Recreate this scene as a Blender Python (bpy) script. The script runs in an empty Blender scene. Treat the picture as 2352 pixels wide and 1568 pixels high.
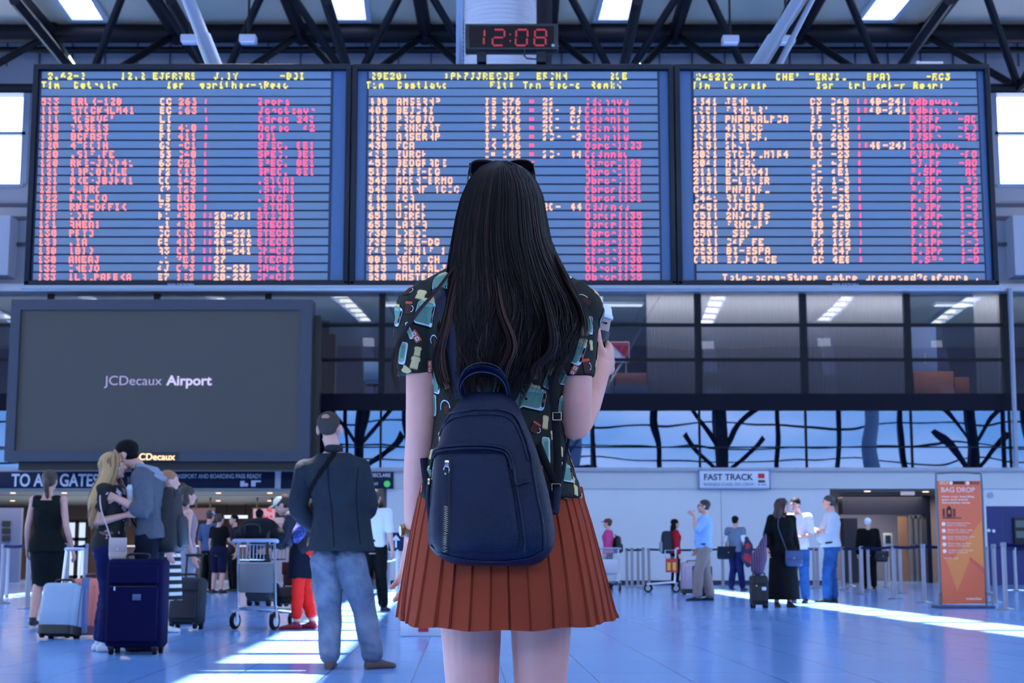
import bpy, bmesh, math, random
from mathutils import Vector, Matrix, Quaternion, noise
from mathutils.bvhtree import BVHTree

C = bpy.context.scene
COL = C.collection
PI = math.pi
R = math.radians
V = Vector

# ------------------------------------------------------------------ camera
F = 3500.0                      # focal length in pixels of the 2352 px wide frame
PITCH = R(8.0)
CAM = V((0.0, 0.0, 0.8))
cd = bpy.data.cameras.new('camera')
cam = bpy.data.objects.new('camera', cd)
COL.objects.link(cam)
cam.location = CAM
cam.rotation_euler = (R(90) + PITCH, 0, 0)
cd.sensor_width = 36.0
cd.lens = 36.0 * F / 2352.0
cd.clip_end = 2000
cd.clip_start = 0.05
cd.dof.use_dof = True
cd.dof.focus_distance = 3.35
cd.dof.aperture_fstop = 12.0
C.camera = cam

def ray(px, py):
    x = (px - 1176.0) / F
    u = (784.0 - py) / F
    return V((x, math.cos(PITCH) - u * math.sin(PITCH), math.sin(PITCH) + u * math.cos(PITCH)))

def at(px, py, Y):
    r = ray(px, py)
    return CAM + r * (Y / r.y)

def fl(px, py):
    r = ray(px, py)
    return CAM + r * (-CAM.z / r.z)

# ------------------------------------------------------------------ exposure, world, sun
C.view_settings.view_transform = 'Standard'
C.view_settings.look = 'None'
C.view_settings.gamma = 1.0
C.view_settings.use_curve_mapping = False
C.view_settings.exposure = 0.18
C.cycles.use_denoising = True
C.cycles.max_bounces = 8
C.cycles.diffuse_bounces = 4
C.cycles.transparent_max_bounces = 12
C.cycles.sample_clamp_indirect = 6.0
C.cycles.caustics_reflective = False
C.cycles.caustics_refractive = False

SKY_STRENGTH = 5.4
w = bpy.data.worlds.new('sky')
C.world = w
w.use_nodes = True
nt = w.node_tree
nt.nodes.clear()
N = nt.nodes.new
wo = N('ShaderNodeOutputWorld'); bg = N('ShaderNodeBackground'); tc = N('ShaderNodeTexCoord')
sep = N('ShaderNodeSeparateXYZ'); ramp = N('ShaderNodeValToRGB'); mp = N('ShaderNodeMapping'); nz = N('ShaderNodeTexNoise')
cr = N('ShaderNodeValToRGB'); mx = N('ShaderNodeMixRGB')
nt.links.new(tc.outputs['Generated'], sep.inputs[0])
nt.links.new(sep.outputs['Z'], ramp.inputs[0])
ramp.color_ramp.elements[0].position = 0.0; ramp.color_ramp.elements[0].color = (0.42, 0.68, 1.02, 1)
ramp.color_ramp.elements[1].position = 0.6; ramp.color_ramp.elements[1].color = (0.17, 0.42, 0.97, 1)
mp.inputs['Scale'].default_value = (1.0, 1.0, 5.0)
nt.links.new(tc.outputs['Generated'], mp.inputs[0])
nt.links.new(mp.outputs[0], nz.inputs['Vector'])
nz.inputs['Scale'].default_value = 3.2; nz.inputs['Detail'].default_value = 7.0
nt.links.new(nz.outputs['Fac'], cr.inputs[0])
cr.color_ramp.elements[0].position = 0.46; cr.color_ramp.elements[0].color = (0, 0, 0, 1)
cr.color_ramp.elements[1].position = 0.62; cr.color_ramp.elements[1].color = (1, 1, 1, 1)
nt.links.new(cr.outputs[0], mx.inputs[0])
nt.links.new(ramp.outputs[0], mx.inputs[1])
mx.inputs[2].default_value = (0.95, 1.0, 1.25, 1)
nt.links.new(mx.outputs[0], bg.inputs[0])
bg.inputs[1].default_value = SKY_STRENGTH
nt.links.new(bg.outputs[0], wo.inputs[0])

SUN_DIR = V((0.104, -0.30, -1.0)).normalized()      # travel direction of the light
sl = bpy.data.lights.new('sun', 'SUN')
sl.energy = 42.0
sl.angle = R(0.55)
sl.color = (1.0, 0.97, 0.93)
so = bpy.data.objects.new('sun', sl)
COL.objects.link(so)
so.location = (0, 0, 40)
so.rotation_euler = SUN_DIR.to_track_quat('-Z', 'Y').to_euler()

def area_light(name, loc, sx, sy, energy, color, direction):
    l = bpy.data.lights.new(name, 'AREA')
    l.shape = 'RECTANGLE'; l.size = sx; l.size_y = sy; l.energy = energy; l.color = color
    o = bpy.data.objects.new(name, l); COL.objects.link(o); o.location = loc
    o.rotation_euler = V(direction).to_track_quat('-Z', 'Y').to_euler()
    return o

# ------------------------------------------------------------------ materials
def lin(c):
    return tuple(((v / 255.0) / 12.92 if v / 255.0 <= 0.04045 else ((v / 255.0 + 0.055) / 1.055) ** 2.4) for v in c[:3]) + (1.0,)

MATS = {}
def mat(name, rgb, rough=0.5, metal=0.0, spec=0.5, vary=None, bump=None, sheen=0.0, coat=0.0, sss=0.0):
    if name in MATS: return MATS[name]
    m = bpy.data.materials.new(name); m.use_nodes = True
    t = m.node_tree; b = t.nodes['Principled BSDF']
    b.inputs['Base Color'].default_value = lin(rgb)
    b.inputs['Roughness'].default_value = rough
    b.inputs['Metallic'].default_value = metal
    b.inputs['Specular IOR Level'].default_value = 0.14 if (rough >= 0.65 and spec == 0.5) else spec
    if sheen: b.inputs['Sheen Weight'].default_value = sheen
    if coat: b.inputs['Coat Weight'].default_value = coat; b.inputs['Coat Roughness'].default_value = 0.15
    if sss:
        b.inputs['Subsurface Weight'].default_value = sss
        b.inputs['Subsurface Radius'].default_value = (0.012, 0.005, 0.003)
    if vary:                       # (scale, darker rgb, amount)
        co = t.nodes.new('ShaderNodeTexCoord'); n = t.nodes.new('ShaderNodeTexNoise'); x = t.nodes.new('ShaderNodeMixRGB'); rr = t.nodes.new('ShaderNodeMapRange')
        n.inputs['Scale'].default_value = vary[0]; n.inputs['Detail'].default_value = 5
        rr.inputs['From Min'].default_value = 0.35; rr.inputs['From Max'].default_value = 0.65
        rr.inputs['To Max'].default_value = vary[2]
        t.links.new(co.outputs['Object'], n.inputs['Vector']); t.links.new(n.outputs['Fac'], rr.inputs[0]); t.links.new(rr.outputs[0], x.inputs[0])
        x.inputs[1].default_value = lin(rgb); x.inputs[2].default_value = lin(vary[1])
        t.links.new(x.outputs[0], b.inputs['Base Color'])
    if bump:                       # (kind, scale, strength, distance)
        co = t.nodes.new('ShaderNodeTexCoord'); bu = t.nodes.new('ShaderNodeBump')
        if bump[0] == 'noise':
            n = t.nodes.new('ShaderNodeTexNoise'); n.inputs['Scale'].default_value = bump[1]; n.inputs['Detail'].default_value = 4; out = n.outputs['Fac']
        elif bump[0] == 'voronoi':
            n = t.nodes.new('ShaderNodeTexVoronoi'); n.feature = 'DISTANCE_TO_EDGE'; n.inputs['Scale'].default_value = bump[1]
            q = t.nodes.new('ShaderNodeMapRange'); q.inputs['From Max'].default_value = 0.18
            t.links.new(n.outputs['Distance'], q.inputs[0]); out = q.outputs[0]
        else:
            n = t.nodes.new('ShaderNodeTexWave'); n.inputs['Scale'].default_value = bump[1]; n.bands_direction = bump[0]; out = n.outputs['Fac']
        t.links.new(co.outputs['Object'], n.inputs['Vector'])
        bu.inputs['Strength'].default_value = bump[2]; bu.inputs['Distance'].default_value = bump[3]
        t.links.new(out, bu.inputs['Height']); t.links.new(bu.outputs[0], b.inputs['Normal'])
    MATS[name] = m
    return m

def emis(name, rgb, strength):
    if name in MATS: return MATS[name]
    m = bpy.data.materials.new(name); m.use_nodes = True
    t = m.node_tree; b = t.nodes['Principled BSDF']
    b.inputs['Base Color'].default_value = (0.02, 0.02, 0.02, 1)
    b.inputs['Emission Color'].default_value = lin(rgb)
    b.inputs['Emission Strength'].default_value = strength
    MATS[name] = m
    return m

def glass(name, tint, refl, rough, wav=0.0, wscale=0.5, gcol=(0.92, 0.97, 1)):
    m = bpy.data.materials.new(name); m.use_nodes = True
    t = m.node_tree; t.nodes.clear()
    o = t.nodes.new('ShaderNodeOutputMaterial'); mx = t.nodes.new('ShaderNodeMixShader'); tr = t.nodes.new('ShaderNodeBsdfTransparent'); gl = t.nodes.new('ShaderNodeBsdfGlossy')
    tr.inputs[0].default_value = tint + (1,); gl.inputs[0].default_value = tuple(gcol) + (1,); gl.inputs['Roughness'].default_value = rough
    mx.inputs[0].default_value = refl
    t.links.new(tr.outputs[0], mx.inputs[1]); t.links.new(gl.outputs[0], mx.inputs[2]); t.links.new(mx.outputs[0], o.inputs[0])
    if wav:
        co = t.nodes.new('ShaderNodeTexCoord'); n = t.nodes.new('ShaderNodeTexNoise'); bu = t.nodes.new('ShaderNodeBump')
        n.inputs['Scale'].default_value = wscale; n.inputs['Detail'].default_value = 1
        t.links.new(co.outputs['Object'], n.inputs['Vector']); t.links.new(n.outputs['Fac'], bu.inputs['Height'])
        bu.inputs['Strength'].default_value = 1.0; bu.inputs['Distance'].default_value = wav
        t.links.new(bu.outputs[0], gl.inputs['Normal'])
    MATS[name] = m
    return m

# ------------------------------------------------------------------ mesh builder
class MB:
    def __init__(s): s.v = []; s.f = []; s.m = []
    def add(s, vs, fs, mi=0, M=None):
        o = len(s.v)
        s.v.extend([(M @ V(p)) if M else V(p) for p in vs])
        for f in fs: s.f.append([i + o for i in f]); s.m.append(mi)
        return s
    def box(s, c, size, mi=0, bev=0.0, M=None, seg=2):
        x, y, z = size[0] / 2, size[1] / 2, size[2] / 2
        c = V(c)
        if bev <= 0:
            vs = [V((sx * x, sy * y, sz * z)) + c for sx in (-1, 1) for sy in (-1, 1) for sz in (-1, 1)]
            fs = [(0, 1, 3, 2), (4, 6, 7, 5), (0, 4, 5, 1), (2, 3, 7, 6), (0, 2, 6, 4), (1, 5, 7, 3)]
            return s.add(vs, fs, mi, M)
        bm = bmesh.new(); bmesh.ops.create_cube(bm, size=1.0)
        for v in bm.verts: v.co = V((v.co.x * 2 * x, v.co.y * 2 * y, v.co.z * 2 * z))
        bmesh.ops.bevel(bm, geom=bm.edges[:], offset=bev, segments=seg, profile=0.5, affect='EDGES')
        bm.verts.index_update()
        s.add([v.co + c for v in bm.verts], [[v.index for v in f.verts] for f in bm.faces], mi, M)
        bm.free(); return s
    def b2(s, lo, hi, mi=0, bev=0.0, M=None):
        lo, hi = V(lo), V(hi)
        return s.box((lo + hi) / 2, hi - lo, mi, bev, M)
    def loft(s, rings, mi=0, cap=True, closed=True, M=None):
        n = len(rings[0]); o = len(s.v)
        for r in rings: s.v.extend([(M @ V(p)) if M else V(p) for p in r])
        for k in range(len(rings) - 1):
            for i in range(n if closed else n - 1):
                j = (i + 1) % n
                s.f.append([o + k * n + i, o + k * n + j, o + (k + 1) * n + j, o + (k + 1) * n + i]); s.m.append(mi)
        if cap and closed:
            s.f.append([o + i for i in range(n)][::-1]); s.m.append(mi)
            q = o + (len(rings) - 1) * n
            s.f.append([q + i for i in range(n)]); s.m.append(mi)
        return s
    def tube(s, pts, rad, n=8, mi=0, round_ends=False, side=None, M=None):
        pts = [V(p) for p in pts]; k = len(pts)
        if not isinstance(rad, (list, tuple)): rad = [rad] * k
        rad = [r if isinstance(r, (list, tuple)) else (r, r) for r in rad]
        rings = []; prev = None
        for i, p in enumerate(pts):
            a = pts[max(i - 1, 0)]; b = pts[min(i + 1, k - 1)]
            d = (b - a).normalized() if (b - a).length > 1e-9 else V((0, 0, 1))
            if prev is None:
                x = V(side) if side is not None else (V((1, 0, 0)) if abs(d.x) < 0.9 else V((0, 1, 0)))
            else: x = prev
            x = (x - d * x.dot(d)).normalized(); y = d.cross(x); prev = x
            def ring(cc, ra, rb): return [cc + x * (ra * math.cos(2 * PI * q / n)) + y * (rb * math.sin(2 * PI * q / n)) for q in range(n)]
            ra, rb = rad[i]
            if round_ends and i == 0:
                for t in (0.97, 0.75, 0.4):
                    cs = math.sqrt(1 - t * t); rings.append(ring(p - d * (t * min(ra, rb)), ra * cs, rb * cs))
            rings.append(ring(p, ra, rb))
            if round_ends and i == k - 1:
                for t in (0.4, 0.75, 0.97):
                    cs = math.sqrt(1 - t * t); rings.append(ring(p + d * (t * min(ra, rb)), ra * cs, rb * cs))
        return s.loft(rings, mi, M=M)
    def cyl(s, a, b, r, n=12, mi=0, r2=None, M=None):
        return s.tube([a, b], [r, r if r2 is None else r2], n, mi, M=M)
    def ell(s, c, rx, ry, rz, ax=None, nu=14, nv=9, mi=0, M=None):
        c = V(c); ax = ax or (V((1, 0, 0)), V((0, 1, 0)), V((0, 0, 1)))
        rings = []
        for j in range(nv):
            t = -PI / 2 + PI * (j + 0.5) / nv
            rings.append([c + ax[0] * (rx * math.cos(t) * math.cos(2 * PI * i / nu)) + ax[1] * (ry * math.cos(t) * math.sin(2 * PI * i / nu)) + ax[2] * (rz * math.sin(t)) for i in range(nu)])
        return s.loft(rings, mi, M=M)
    def lathe(s, prof, c=(0, 0, 0), n=20, mi=0, M=None):
        c = V(c)
        return s.loft([[c + V((r * math.cos(2 * PI * i / n), r * math.sin(2 * PI * i / n), z)) for i in range(n)] for r, z in prof], mi, M=M)
    def mesh(s, name):
        me = bpy.data.meshes.new(name)
        me.from_pydata([tuple(p) for p in s.v], [], s.f)
        me.update()
        return me
    def build(s, name, mats, parent=None, smooth=35, fix=True):
        me = s.mesh(name)
        if not isinstance(mats, (list, tuple)): mats = [mats]
        for m in mats: me.materials.append(m)
        if len(mats) > 1: me.polygons.foreach_set('material_index', s.m)
        if fix:
            bm = bmesh.new(); bm.from_mesh(me); bmesh.ops.recalc_face_normals(bm, faces=bm.faces[:]); bm.to_mesh(me); bm.free()
        if smooth:
            me.shade_smooth(); me.set_sharp_from_angle(angle=R(smooth))
        return link(name, me, parent)

def link(name, data, parent=None):
    o = bpy.data.objects.new(name, data); COL.objects.link(o)
    if parent is not None: o.parent = parent
    return o

def remesh(mb, voxel, iters=3, fn=None):
    """union of the overlapping closed shapes of mb as one continuous surface"""
    me = mb.mesh('tmp')
    bm = bmesh.new(); bm.from_mesh(me); bmesh.ops.recalc_face_normals(bm, faces=bm.faces[:]); bm.to_mesh(me); bm.free()
    o = bpy.data.objects.new('tmp', me); COL.objects.link(o)
    r = o.modifiers.new('r', 'REMESH'); r.mode = 'VOXEL'; r.voxel_size = voxel
    if iters:
        q = o.modifiers.new('s', 'SMOOTH'); q.factor = 0.5; q.iterations = iters
    dg = bpy.context.evaluated_depsgraph_get()
    out = bpy.data.meshes.new_from_object(o.evaluated_get(dg))
    bpy.data.objects.remove(o); bpy.data.meshes.remove(me)
    if fn:
        for v in out.vertices: v.co = fn(v.co.copy())
    out.shade_smooth()
    return out

def blob(name, mb, m, parent, voxel=0.01, iters=3, fn=None):
    me = remesh(mb, voxel, iters, fn); me.name = name
    me.materials.clear(); me.materials.append(m)
    return link(name, me, parent)

def tag(o, label=None, cat=None, group=None, kind=None):
    if label: o['label'] = label
    if cat: o['category'] = cat
    if group: o['group'] = group
    if kind: o['kind'] = kind
    return o

def thing(name, label, cat, loc=(0, 0, 0), rz=0.0, group=None):
    o = link(name, None); o.location = loc; o.rotation_euler = (0, 0, rz)
    return tag(o, label, cat, group)

def struct(name, mb, m, parent=None, smooth=35):
    o = mb.build(name, m, parent, smooth)
    if parent is None: o['kind'] = 'structure'
    return o

def copy_tree(o, parent=None):
    c = o.copy(); COL.objects.link(c)
    if parent is not None: c.parent = parent
    for ch in o.children: copy_tree(ch, c)
    return c

def text(name, s, size, m, parent, loc, bold=0.0, align='LEFT', extrude=0.004, width=None, rz=0.0, shear=0.0, space=1.0):
    cu = bpy.data.curves.new(name, 'FONT'); cu.body = s; cu.size = size; cu.extrude = extrude; cu.offset = bold * size; cu.align_x = align; cu.shear = shear; cu.space_character = space
    o = bpy.data.objects.new(name, cu); COL.objects.link(o)
    dg = bpy.context.evaluated_depsgraph_get()
    me = bpy.data.meshes.new_from_object(o.evaluated_get(dg))
    bpy.data.objects.remove(o); bpy.data.curves.remove(cu)
    if width:
        xs = [v.co.x for v in me.vertices]; k = width / (max(xs) - min(xs))
        for v in me.vertices: v.co.x *= k
    me.name = name; me.materials.clear(); me.materials.append(m)
    t = link(name, me, parent)
    t.location = loc; t.rotation_euler = (R(90), 0, rz)
    return t

random.seed(7)
# ================================================================== THE HALL
WY = 43.0                                            # front face of the far wall
def wx(px, py=1100, Y=WY): return at(px, py, Y).x
def wz(py, Y=WY): return at(1176, py, Y).z

white_wall = mat('white_wall_panel', (205, 207, 214), 0.45, vary=(0.3, (196, 199, 208), 0.5))
fascia_mat = mat('fascia_panel', (186, 189, 196), 0.45)
steel = mat('navy_painted_steel', (8, 11, 22), 0.5, 0.0, 0.2)
grey_steel = mat('grey_painted_steel', (118, 128, 152), 0.35, 0.2)
roof_mat = mat('roof_deck', (238, 228, 206), 0.55, bump=('Y', 2.6, 0.5, 0.05))
white_paint = mat('white_paint', (226, 228, 234), 0.5)
dark_blue = mat('dark_blue_panel', (16, 26, 62), 0.4)
navy_panel = mat('navy_panel', (14, 32, 104), 0.4)
grey_panel = mat('grey_cladding', (122, 126, 142), 0.5)
alu = mat('brushed_aluminium', (190, 194, 204), 0.32, 0.85)
chrome = mat('chrome', (205, 208, 216), 0.18, 1.0)
black = mat('black_plastic', (14, 14, 17), 0.45)
rubber = mat('black_rubber', (22, 23, 28), 0.7)
beige = mat('beige_ceiling', (206, 176, 148), 0.6)
brown = mat('brown_recess_wall', (112, 88, 72), 0.6)
lamp_white = emis('lamp_light', (255, 226, 196), 1.6)

# ---- floor: large polished tiles, joints every 0.6 m
def floor_material():
    m = bpy.data.materials.new('polished_floor_tile'); m.use_nodes = True
    t = m.node_tree; b = t.nodes['Principled BSDF']
    co = t.nodes.new('ShaderNodeTexCoord'); br = t.nodes.new('ShaderNodeTexBrick'); mp = t.nodes.new('ShaderNodeMapping')
    mp.inputs['Rotation'].default_value = (0, 0, R(-1.8)); mp.inputs['Location'].default_value = (0.33, 0.1, 0)
    t.links.new(co.outputs['Object'], mp.inputs[0]); t.links.new(mp.outputs[0], br.inputs['Vector'])
    br.offset = 0.0; br.inputs['Scale'].default_value = 1.0; br.inputs['Brick Width'].default_value = 0.6; br.inputs['Row Height'].default_value = 1.2
    br.inputs['Mortar Size'].default_value = 0.005; br.inputs['Mortar Smooth'].default_value = 0.2
    br.inputs['Color1'].default_value = lin((126, 172, 232)); br.inputs['Color2'].default_value = lin((120, 167, 230)); br.inputs['Mortar'].default_value = lin((70, 92, 140))
    n = t.nodes.new('ShaderNodeTexNoise'); n.inputs['Scale'].default_value = 0.35; n.inputs['Detail'].default_value = 4
    x = t.nodes.new('ShaderNodeMixRGB'); x.blend_type = 'MULTIPLY'; rr = t.nodes.new('ShaderNodeMapRange')
    rr.inputs['From Min'].default_value = 0.3; rr.inputs['From Max'].default_value = 0.7; rr.inputs['To Max'].default_value = 0.35
    t.links.new(co.outputs['Object'], n.inputs['Vector']); t.links.new(n.outputs['Fac'], rr.inputs[0]); t.links.new(rr.outputs[0], x.inputs[0])
    t.links.new(br.outputs['Color'], x.inputs[1]); x.inputs[2].default_value = (0.72, 0.8, 0.92, 1)
    t.links.new(x.outputs[0], b.inputs['Base Color'])
    b.inputs['Roughness'].default_value = 0.17; b.inputs['Specular IOR Level'].default_value = 0.7
    return m
mb = MB(); mb.b2((-40, -14, -0.3), (40, 57, 0.0))
struct('floor', mb, floor_material())
mb = MB(); mb.b2((-160, -220, -0.6), (160, -14, -0.31))
struct('ground_bounce', mb, mat('bounce_concrete', (150, 150, 152), 0.8))  # unseen ground outside, added to bounce daylight into the hall

# ---- far wall, lower storey
zl = wz(1122); zt = wz(1074)                         # underside and top of the fascia
x0, x1 = wx(889), wx(1905); x2 = wx(2168); x3 = wx(2262)
xs = wx(1655)
mb = MB(); mb.b2((x0, WY, 0), (xs - 0.01, WY + 0.25, zl)); mb.b2((xs + 0.01, WY, 0), (x1, WY + 0.25, zl)); struct('wall_back', mb, white_wall)
mb = MB(); mb.b2((x2, WY, 0), (x3, WY + 0.25, zl)); mb.b2((x3, WY, wz(1162)), (40, WY + 0.25, zl)); struct('wall_back_right', mb, white_wall)
mb = MB(); mb.b2((x3, WY + 0.02, 0), (wx(2298), WY + 0.2, wz(1161.5))); mb.b2((wx(2298) + 0.02, WY + 0.02, 0), (40, WY + 0.2, wz(1161.5))); struct('wall_navy_panels', mb, navy_panel)
mb = MB(); mb.b2((-40, WY - 0.05, zl), (40, WY + 0.4, zt - 0.12)); struct('wall_fascia', mb, fascia_mat)
mb = MB(); mb.b2((-40, WY - 0.12, zt - 0.12), (40, WY + 0.5, zt), bev=0.01); struct('trim_fascia_ledge', mb, mat('fascia_trim', (150, 154, 168), 0.4, 0.3))
mb = MB(); mb.b2((x0, WY - 0.03, 0), (x1, WY, 0.12)); struct('baseboard_back', mb, dark_blue)
# navy notice screen on the right hand panel
t = thing('wall_screen', 'dark wall display with two teal lines on the navy wall panel behind the orange stand', 'screen', (0, 0, 0))
mb = MB(); mb.b2((wx(2322), WY - 0.08, wz(1262)), (wx(2322) + 1.3, WY + 0.02, wz(1188)), bev=0.01); mb.build('screen_frame', black, t)
scr = emis('teal_screen', (54, 84, 110), 0.7)
for py in (1195, 1219):
    mb = MB(); mb.b2((wx(2326), WY - 0.095, wz(py + 16)), (wx(2326) + 1.2, WY - 0.078, wz(py))); mb.build('screen_line', scr, t)
for q, py in ((2266, 1218), (2277, 1219)):
    t = tag(MB().cyl((wx(q), WY - 0.02, wz(py)), (wx(q), WY + 0.02, wz(py)), 0.045, 14).build('door_knob', white_paint), 'small round white knob on the navy panel, %s of the two beside the orange stand' % ('nearer' if q == 2266 else 'farther'), 'knob')
t = tag(MB().cyl((wx(2273), WY - 0.03, wz(1137)), (wx(2273), WY + 0.0, wz(1137)), 0.085, 20).build('ceiling_speaker', mat('grey_disc', (150, 154, 180), 0.5)), 'round grey disc on the white wall just above the navy panels', 'speaker')

# ---- opening on the right with its navy lintel and passage
mb = MB(); mb.b2((x1, WY + 0.3, zl - 0.02), (x2 + 1.1, 50, zl + 0.1)); struct('ceiling_passage', mb, mat('passage_ceiling', (140, 124, 118), 0.6))
mb = MB(); mb.b2((x1, 49.9, 0), (x2 + 1.1, 50.1, zl)); struct('wall_passage_back', mb, mat('passage_back', (124, 128, 150), 0.5))
mb = MB(); mb.b2((x1 - 0.2, WY + 0.25, 0), (x1, 50, zl)); mb.b2((x2 + 0.9, WY + 0.25, 0), (x2 + 1.1, 50, zl)); struct('wall_passage_sides', mb, mat('passage_side', (120, 112, 116), 0.6))
Yp = 46.0
xa, xb, xc = wx(1928, Y=Yp), wx(2128, Y=Yp), wx(2060, Y=Yp)
mb = MB(); mb.b2((xa, Yp - 0.3, wz(1181, Yp)), (xb, Yp + 0.3, wz(1138, Yp))); mb.b2((wx(2118, Y=Yp), Yp - 0.3, 0), (xb, Yp + 0.3, wz(1181, Yp))); mb.b2((wx(1930, Y=Yp), Yp - 0.25, 0), (wx(1962, Y=Yp), Yp + 0.25, wz(1190, Yp))); struct('wall_gate_portal', mb, mat('navy_portal', (10, 16, 46), 0.5))
t = thing('passage_door', 'brown wooden door standing open inside the passage behind the belt posts', 'door', (0, 0, 0))
MB().b2((wx(2060, Y=48), 48, 0), (wx(2080, Y=48), 48.06, wz(1186, 48))).build('door_leaf', mat('brown_door', (148, 112, 92), 0.5), t)
MB().cyl((wx(2077, Y=48), 47.96, 1.0), (wx(2072, Y=48), 47.96, 1.0), 0.02).build('door_handle', alu, t)
t = thing('glass_door', 'pair of glazed metal doors at the back of the passage beside the brown door', 'door', (0, 0, 0))
mb = MB()
for q in (2088, 2100, 2112, 2124, 2136): mb.b2((wx(q, Y=48.4) - 0.04, 48.4, 0), (wx(q, Y=48.4) + 0.04, 48.5, wz(1184, 48.4)))
mb.b2((wx(2088, Y=48.4), 48.4, wz(1190, 48.4)), (wx(2136, Y=48.4), 48.5, wz(1182, 48.4))); mb.b2((wx(2088, Y=48.4), 48.4, 1.05), (wx(2136, Y=48.4), 48.5, 1.15))
mb.build('door_frame', alu, t)
MB().b2((wx(2088, Y=48.45), 48.44, 0.02), (wx(2136, Y=48.45), 48.46, wz(1184, 48.45))).build('glass_pane', glass('door_glass', (0.55, 0.62, 0.75), 0.12, 0.02), t)
t = thing('wall_notice', 'white framed notice panel on the passage wall beside the white-haired person', 'notice', (0, 0, 0))
MB().b2((wx(2025, Y=47), 47, wz(1255, 47)), (wx(2045, Y=47), 47.05, wz(1224, 47)), bev=0.01).build('notice_frame', white_paint, t)
MB().b2((wx(2029, Y=47), 46.98, wz(1248, 47)), (wx(2041, Y=47), 47.01, wz(1229, 47))).build('notice_sheet', mat('dark_teal_sheet', (36, 66, 84), 0.5), t)
MB().b2((wx(2033, Y=47), 47.02, 0), (wx(2037, Y=47), 47.06, wz(1255, 47))).build('post', alu, t)
t = tag(MB().b2((wx(2067, Y=44.5), 44.4, wz(1137, 44.5)), (wx(2098, Y=44.5), 44.5, wz(1123, 44.5)), bev=0.01).build('ceiling_sign_box', emis('pale_sign', (168, 172, 206), 0.8)), 'small pale sign box hanging under the passage ceiling above the navy portal', 'sign')
for i, (q, p) in enumerate(((1992, 44.0), (2126, 44.3), (2104, 47.5))):
    tag(MB().cyl((wx(q, 1124, p), p, zl - 0.045), (wx(q, 1124, p), p, zl - 0.02), 0.09, 16).build('downlight', lamp_white), 'small round downlight in the passage ceiling behind the orange stand', 'downlight', 'passage downlights')

# ---- deep recess on the left: gate hall with brown ceiling
mb = MB(); mb.b2((-40, WY + 0.4, zl - 0.06), (x0, 56, zl + 0.1)); struct('ceiling_recess', mb, beige)
mb = MB(); mb.b2((-40, 55.9, 0), (x0, 56.1, zl)); struct('wall_recess_back', mb, brown)
mb = MB(); mb.b2((x0 - 0.12, WY + 0.25, 0), (x0, 56, zl)); struct('wall_recess_side', mb, mat('recess_side', (96, 92, 100), 0.6))
mb = MB(); mb.b2((-40, 46.0, wz(1136, 46)), (x0 - 0.12, 46.25, zl - 0.06)); struct('beam_recess', mb, mat('recess_beam', (60, 48, 46), 0.6))
k = 0
for q in range(30, 890, 118):
    for p in (44.2, 50.5):
        X = wx(q, 1124, 44.2) * p / 44.2
        tag(MB().cyl((X, p, zl - 0.085), (X, p, zl - 0.06), 0.075, 14).build('downlight', lamp_white), 'small round downlight in the brown recess ceiling beneath the dark gate signs', 'downlight', 'recess downlights')
# bright glazed doors and wall pieces in the recess
t = thing('glazed_door', 'bright white-paned glazed door seen at the back of the recess behind the woman in green', 'door', (0, 0, 0))
Yd = 55.0
mb = MB(); xq0, xq1 = wx(152, 1230, Yd), wx(200, 1230, Yd)
for i in range(3): X = xq0 + (xq1 - xq0) * i / 2; mb.b2((X - 0.07, Yd, 0), (X + 0.07, Yd + 0.1, wz(1196, Yd)))
for z in (0.05, wz(1238, Yd), wz(1196, Yd)): mb.b2((xq0, Yd, z - 0.06), (xq1, Yd + 0.1, z + 0.06))
mb.build('door_frame', black, t)
MB().b2((xq0, Yd + 0.04, 0.1), (xq1, Yd + 0.06, wz(1196, Yd))).build('glass_pane', emis('daylit_glass', (196, 214, 245), 1.1), t)
t = thing('info_panel', 'blue-grey wall panel with dark signs at the left end of the recess', 'panel', (0, 0, 0))
MB().b2((-19, 46.5, 0), (wx(48, 1200, 46.5), 46.7, wz(1166, 46.5))).build('panel_board', mat('bluegrey_panel', (92, 106, 146), 0.5), t)
for py in (1196, 1213, 1230): MB().b2((wx(6, py, 46.5), 46.44, wz(py + 12, 46.5)), (wx(24, py, 46.5), 46.5, wz(py, 46.5))).build('sign_plate', black, t)
pink = emis('pink_screen', (205, 150, 190), 0.8)
for i, (qa, qb, pa, pb, lab) in enumerate(((580, 634, 1166, 1195, 'pink ceiling-hung screen with small red marks above the bun-haired traveller'), (440, 492, 1166, 1196, 'dim purple ceiling-hung screen above the traveller in the pale cap'))):
    t = thing('ceiling_screen', lab, 'screen', (0, 0, 0))
    Ys = 48.0
    MB().b2((wx(qa, pa, Ys), Ys, wz(pb, Ys)), (wx(qb, pa, Ys), Ys + 0.12, wz(pa, Ys)), bev=0.01).build('screen_frame', black, t)
    MB().b2((wx(qa, pa, Ys) + 0.03, Ys - 0.012, wz(pb, Ys) + 0.03), (wx(qb, pa, Ys) - 0.03, Ys, wz(pa, Ys) - 0.03)).build('screen_face', pink if i == 0 else emis('purple_screen', (98, 64, 92), 0.7), t)
    for q in (qa + 10, qb - 10): MB().cyl((wx(q, pa, Ys), Ys + 0.06, wz(pa, Ys)), (wx(q, pa, Ys), Ys + 0.06, zl), 0.03, 8).build('hanger', black, t)
    if i == 0:
        mb = MB()
        for q, py in ((596, 1173), (616, 1171), (622, 1173), (606, 1186), (614, 1188), (623, 1186)): mb.cyl((wx(q, py, Ys), Ys - 0.02, wz(py, Ys)), (wx(q, py, Ys), Ys - 0.012, wz(py, Ys)), 0.05, 10)
        mb.build('screen_mark', mat('red_mark', (190, 40, 60), 0.5), t)
t = thing('service_counter', 'long dark counter at the back of the recess with pale top', 'counter', (0, 0, 0))
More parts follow.
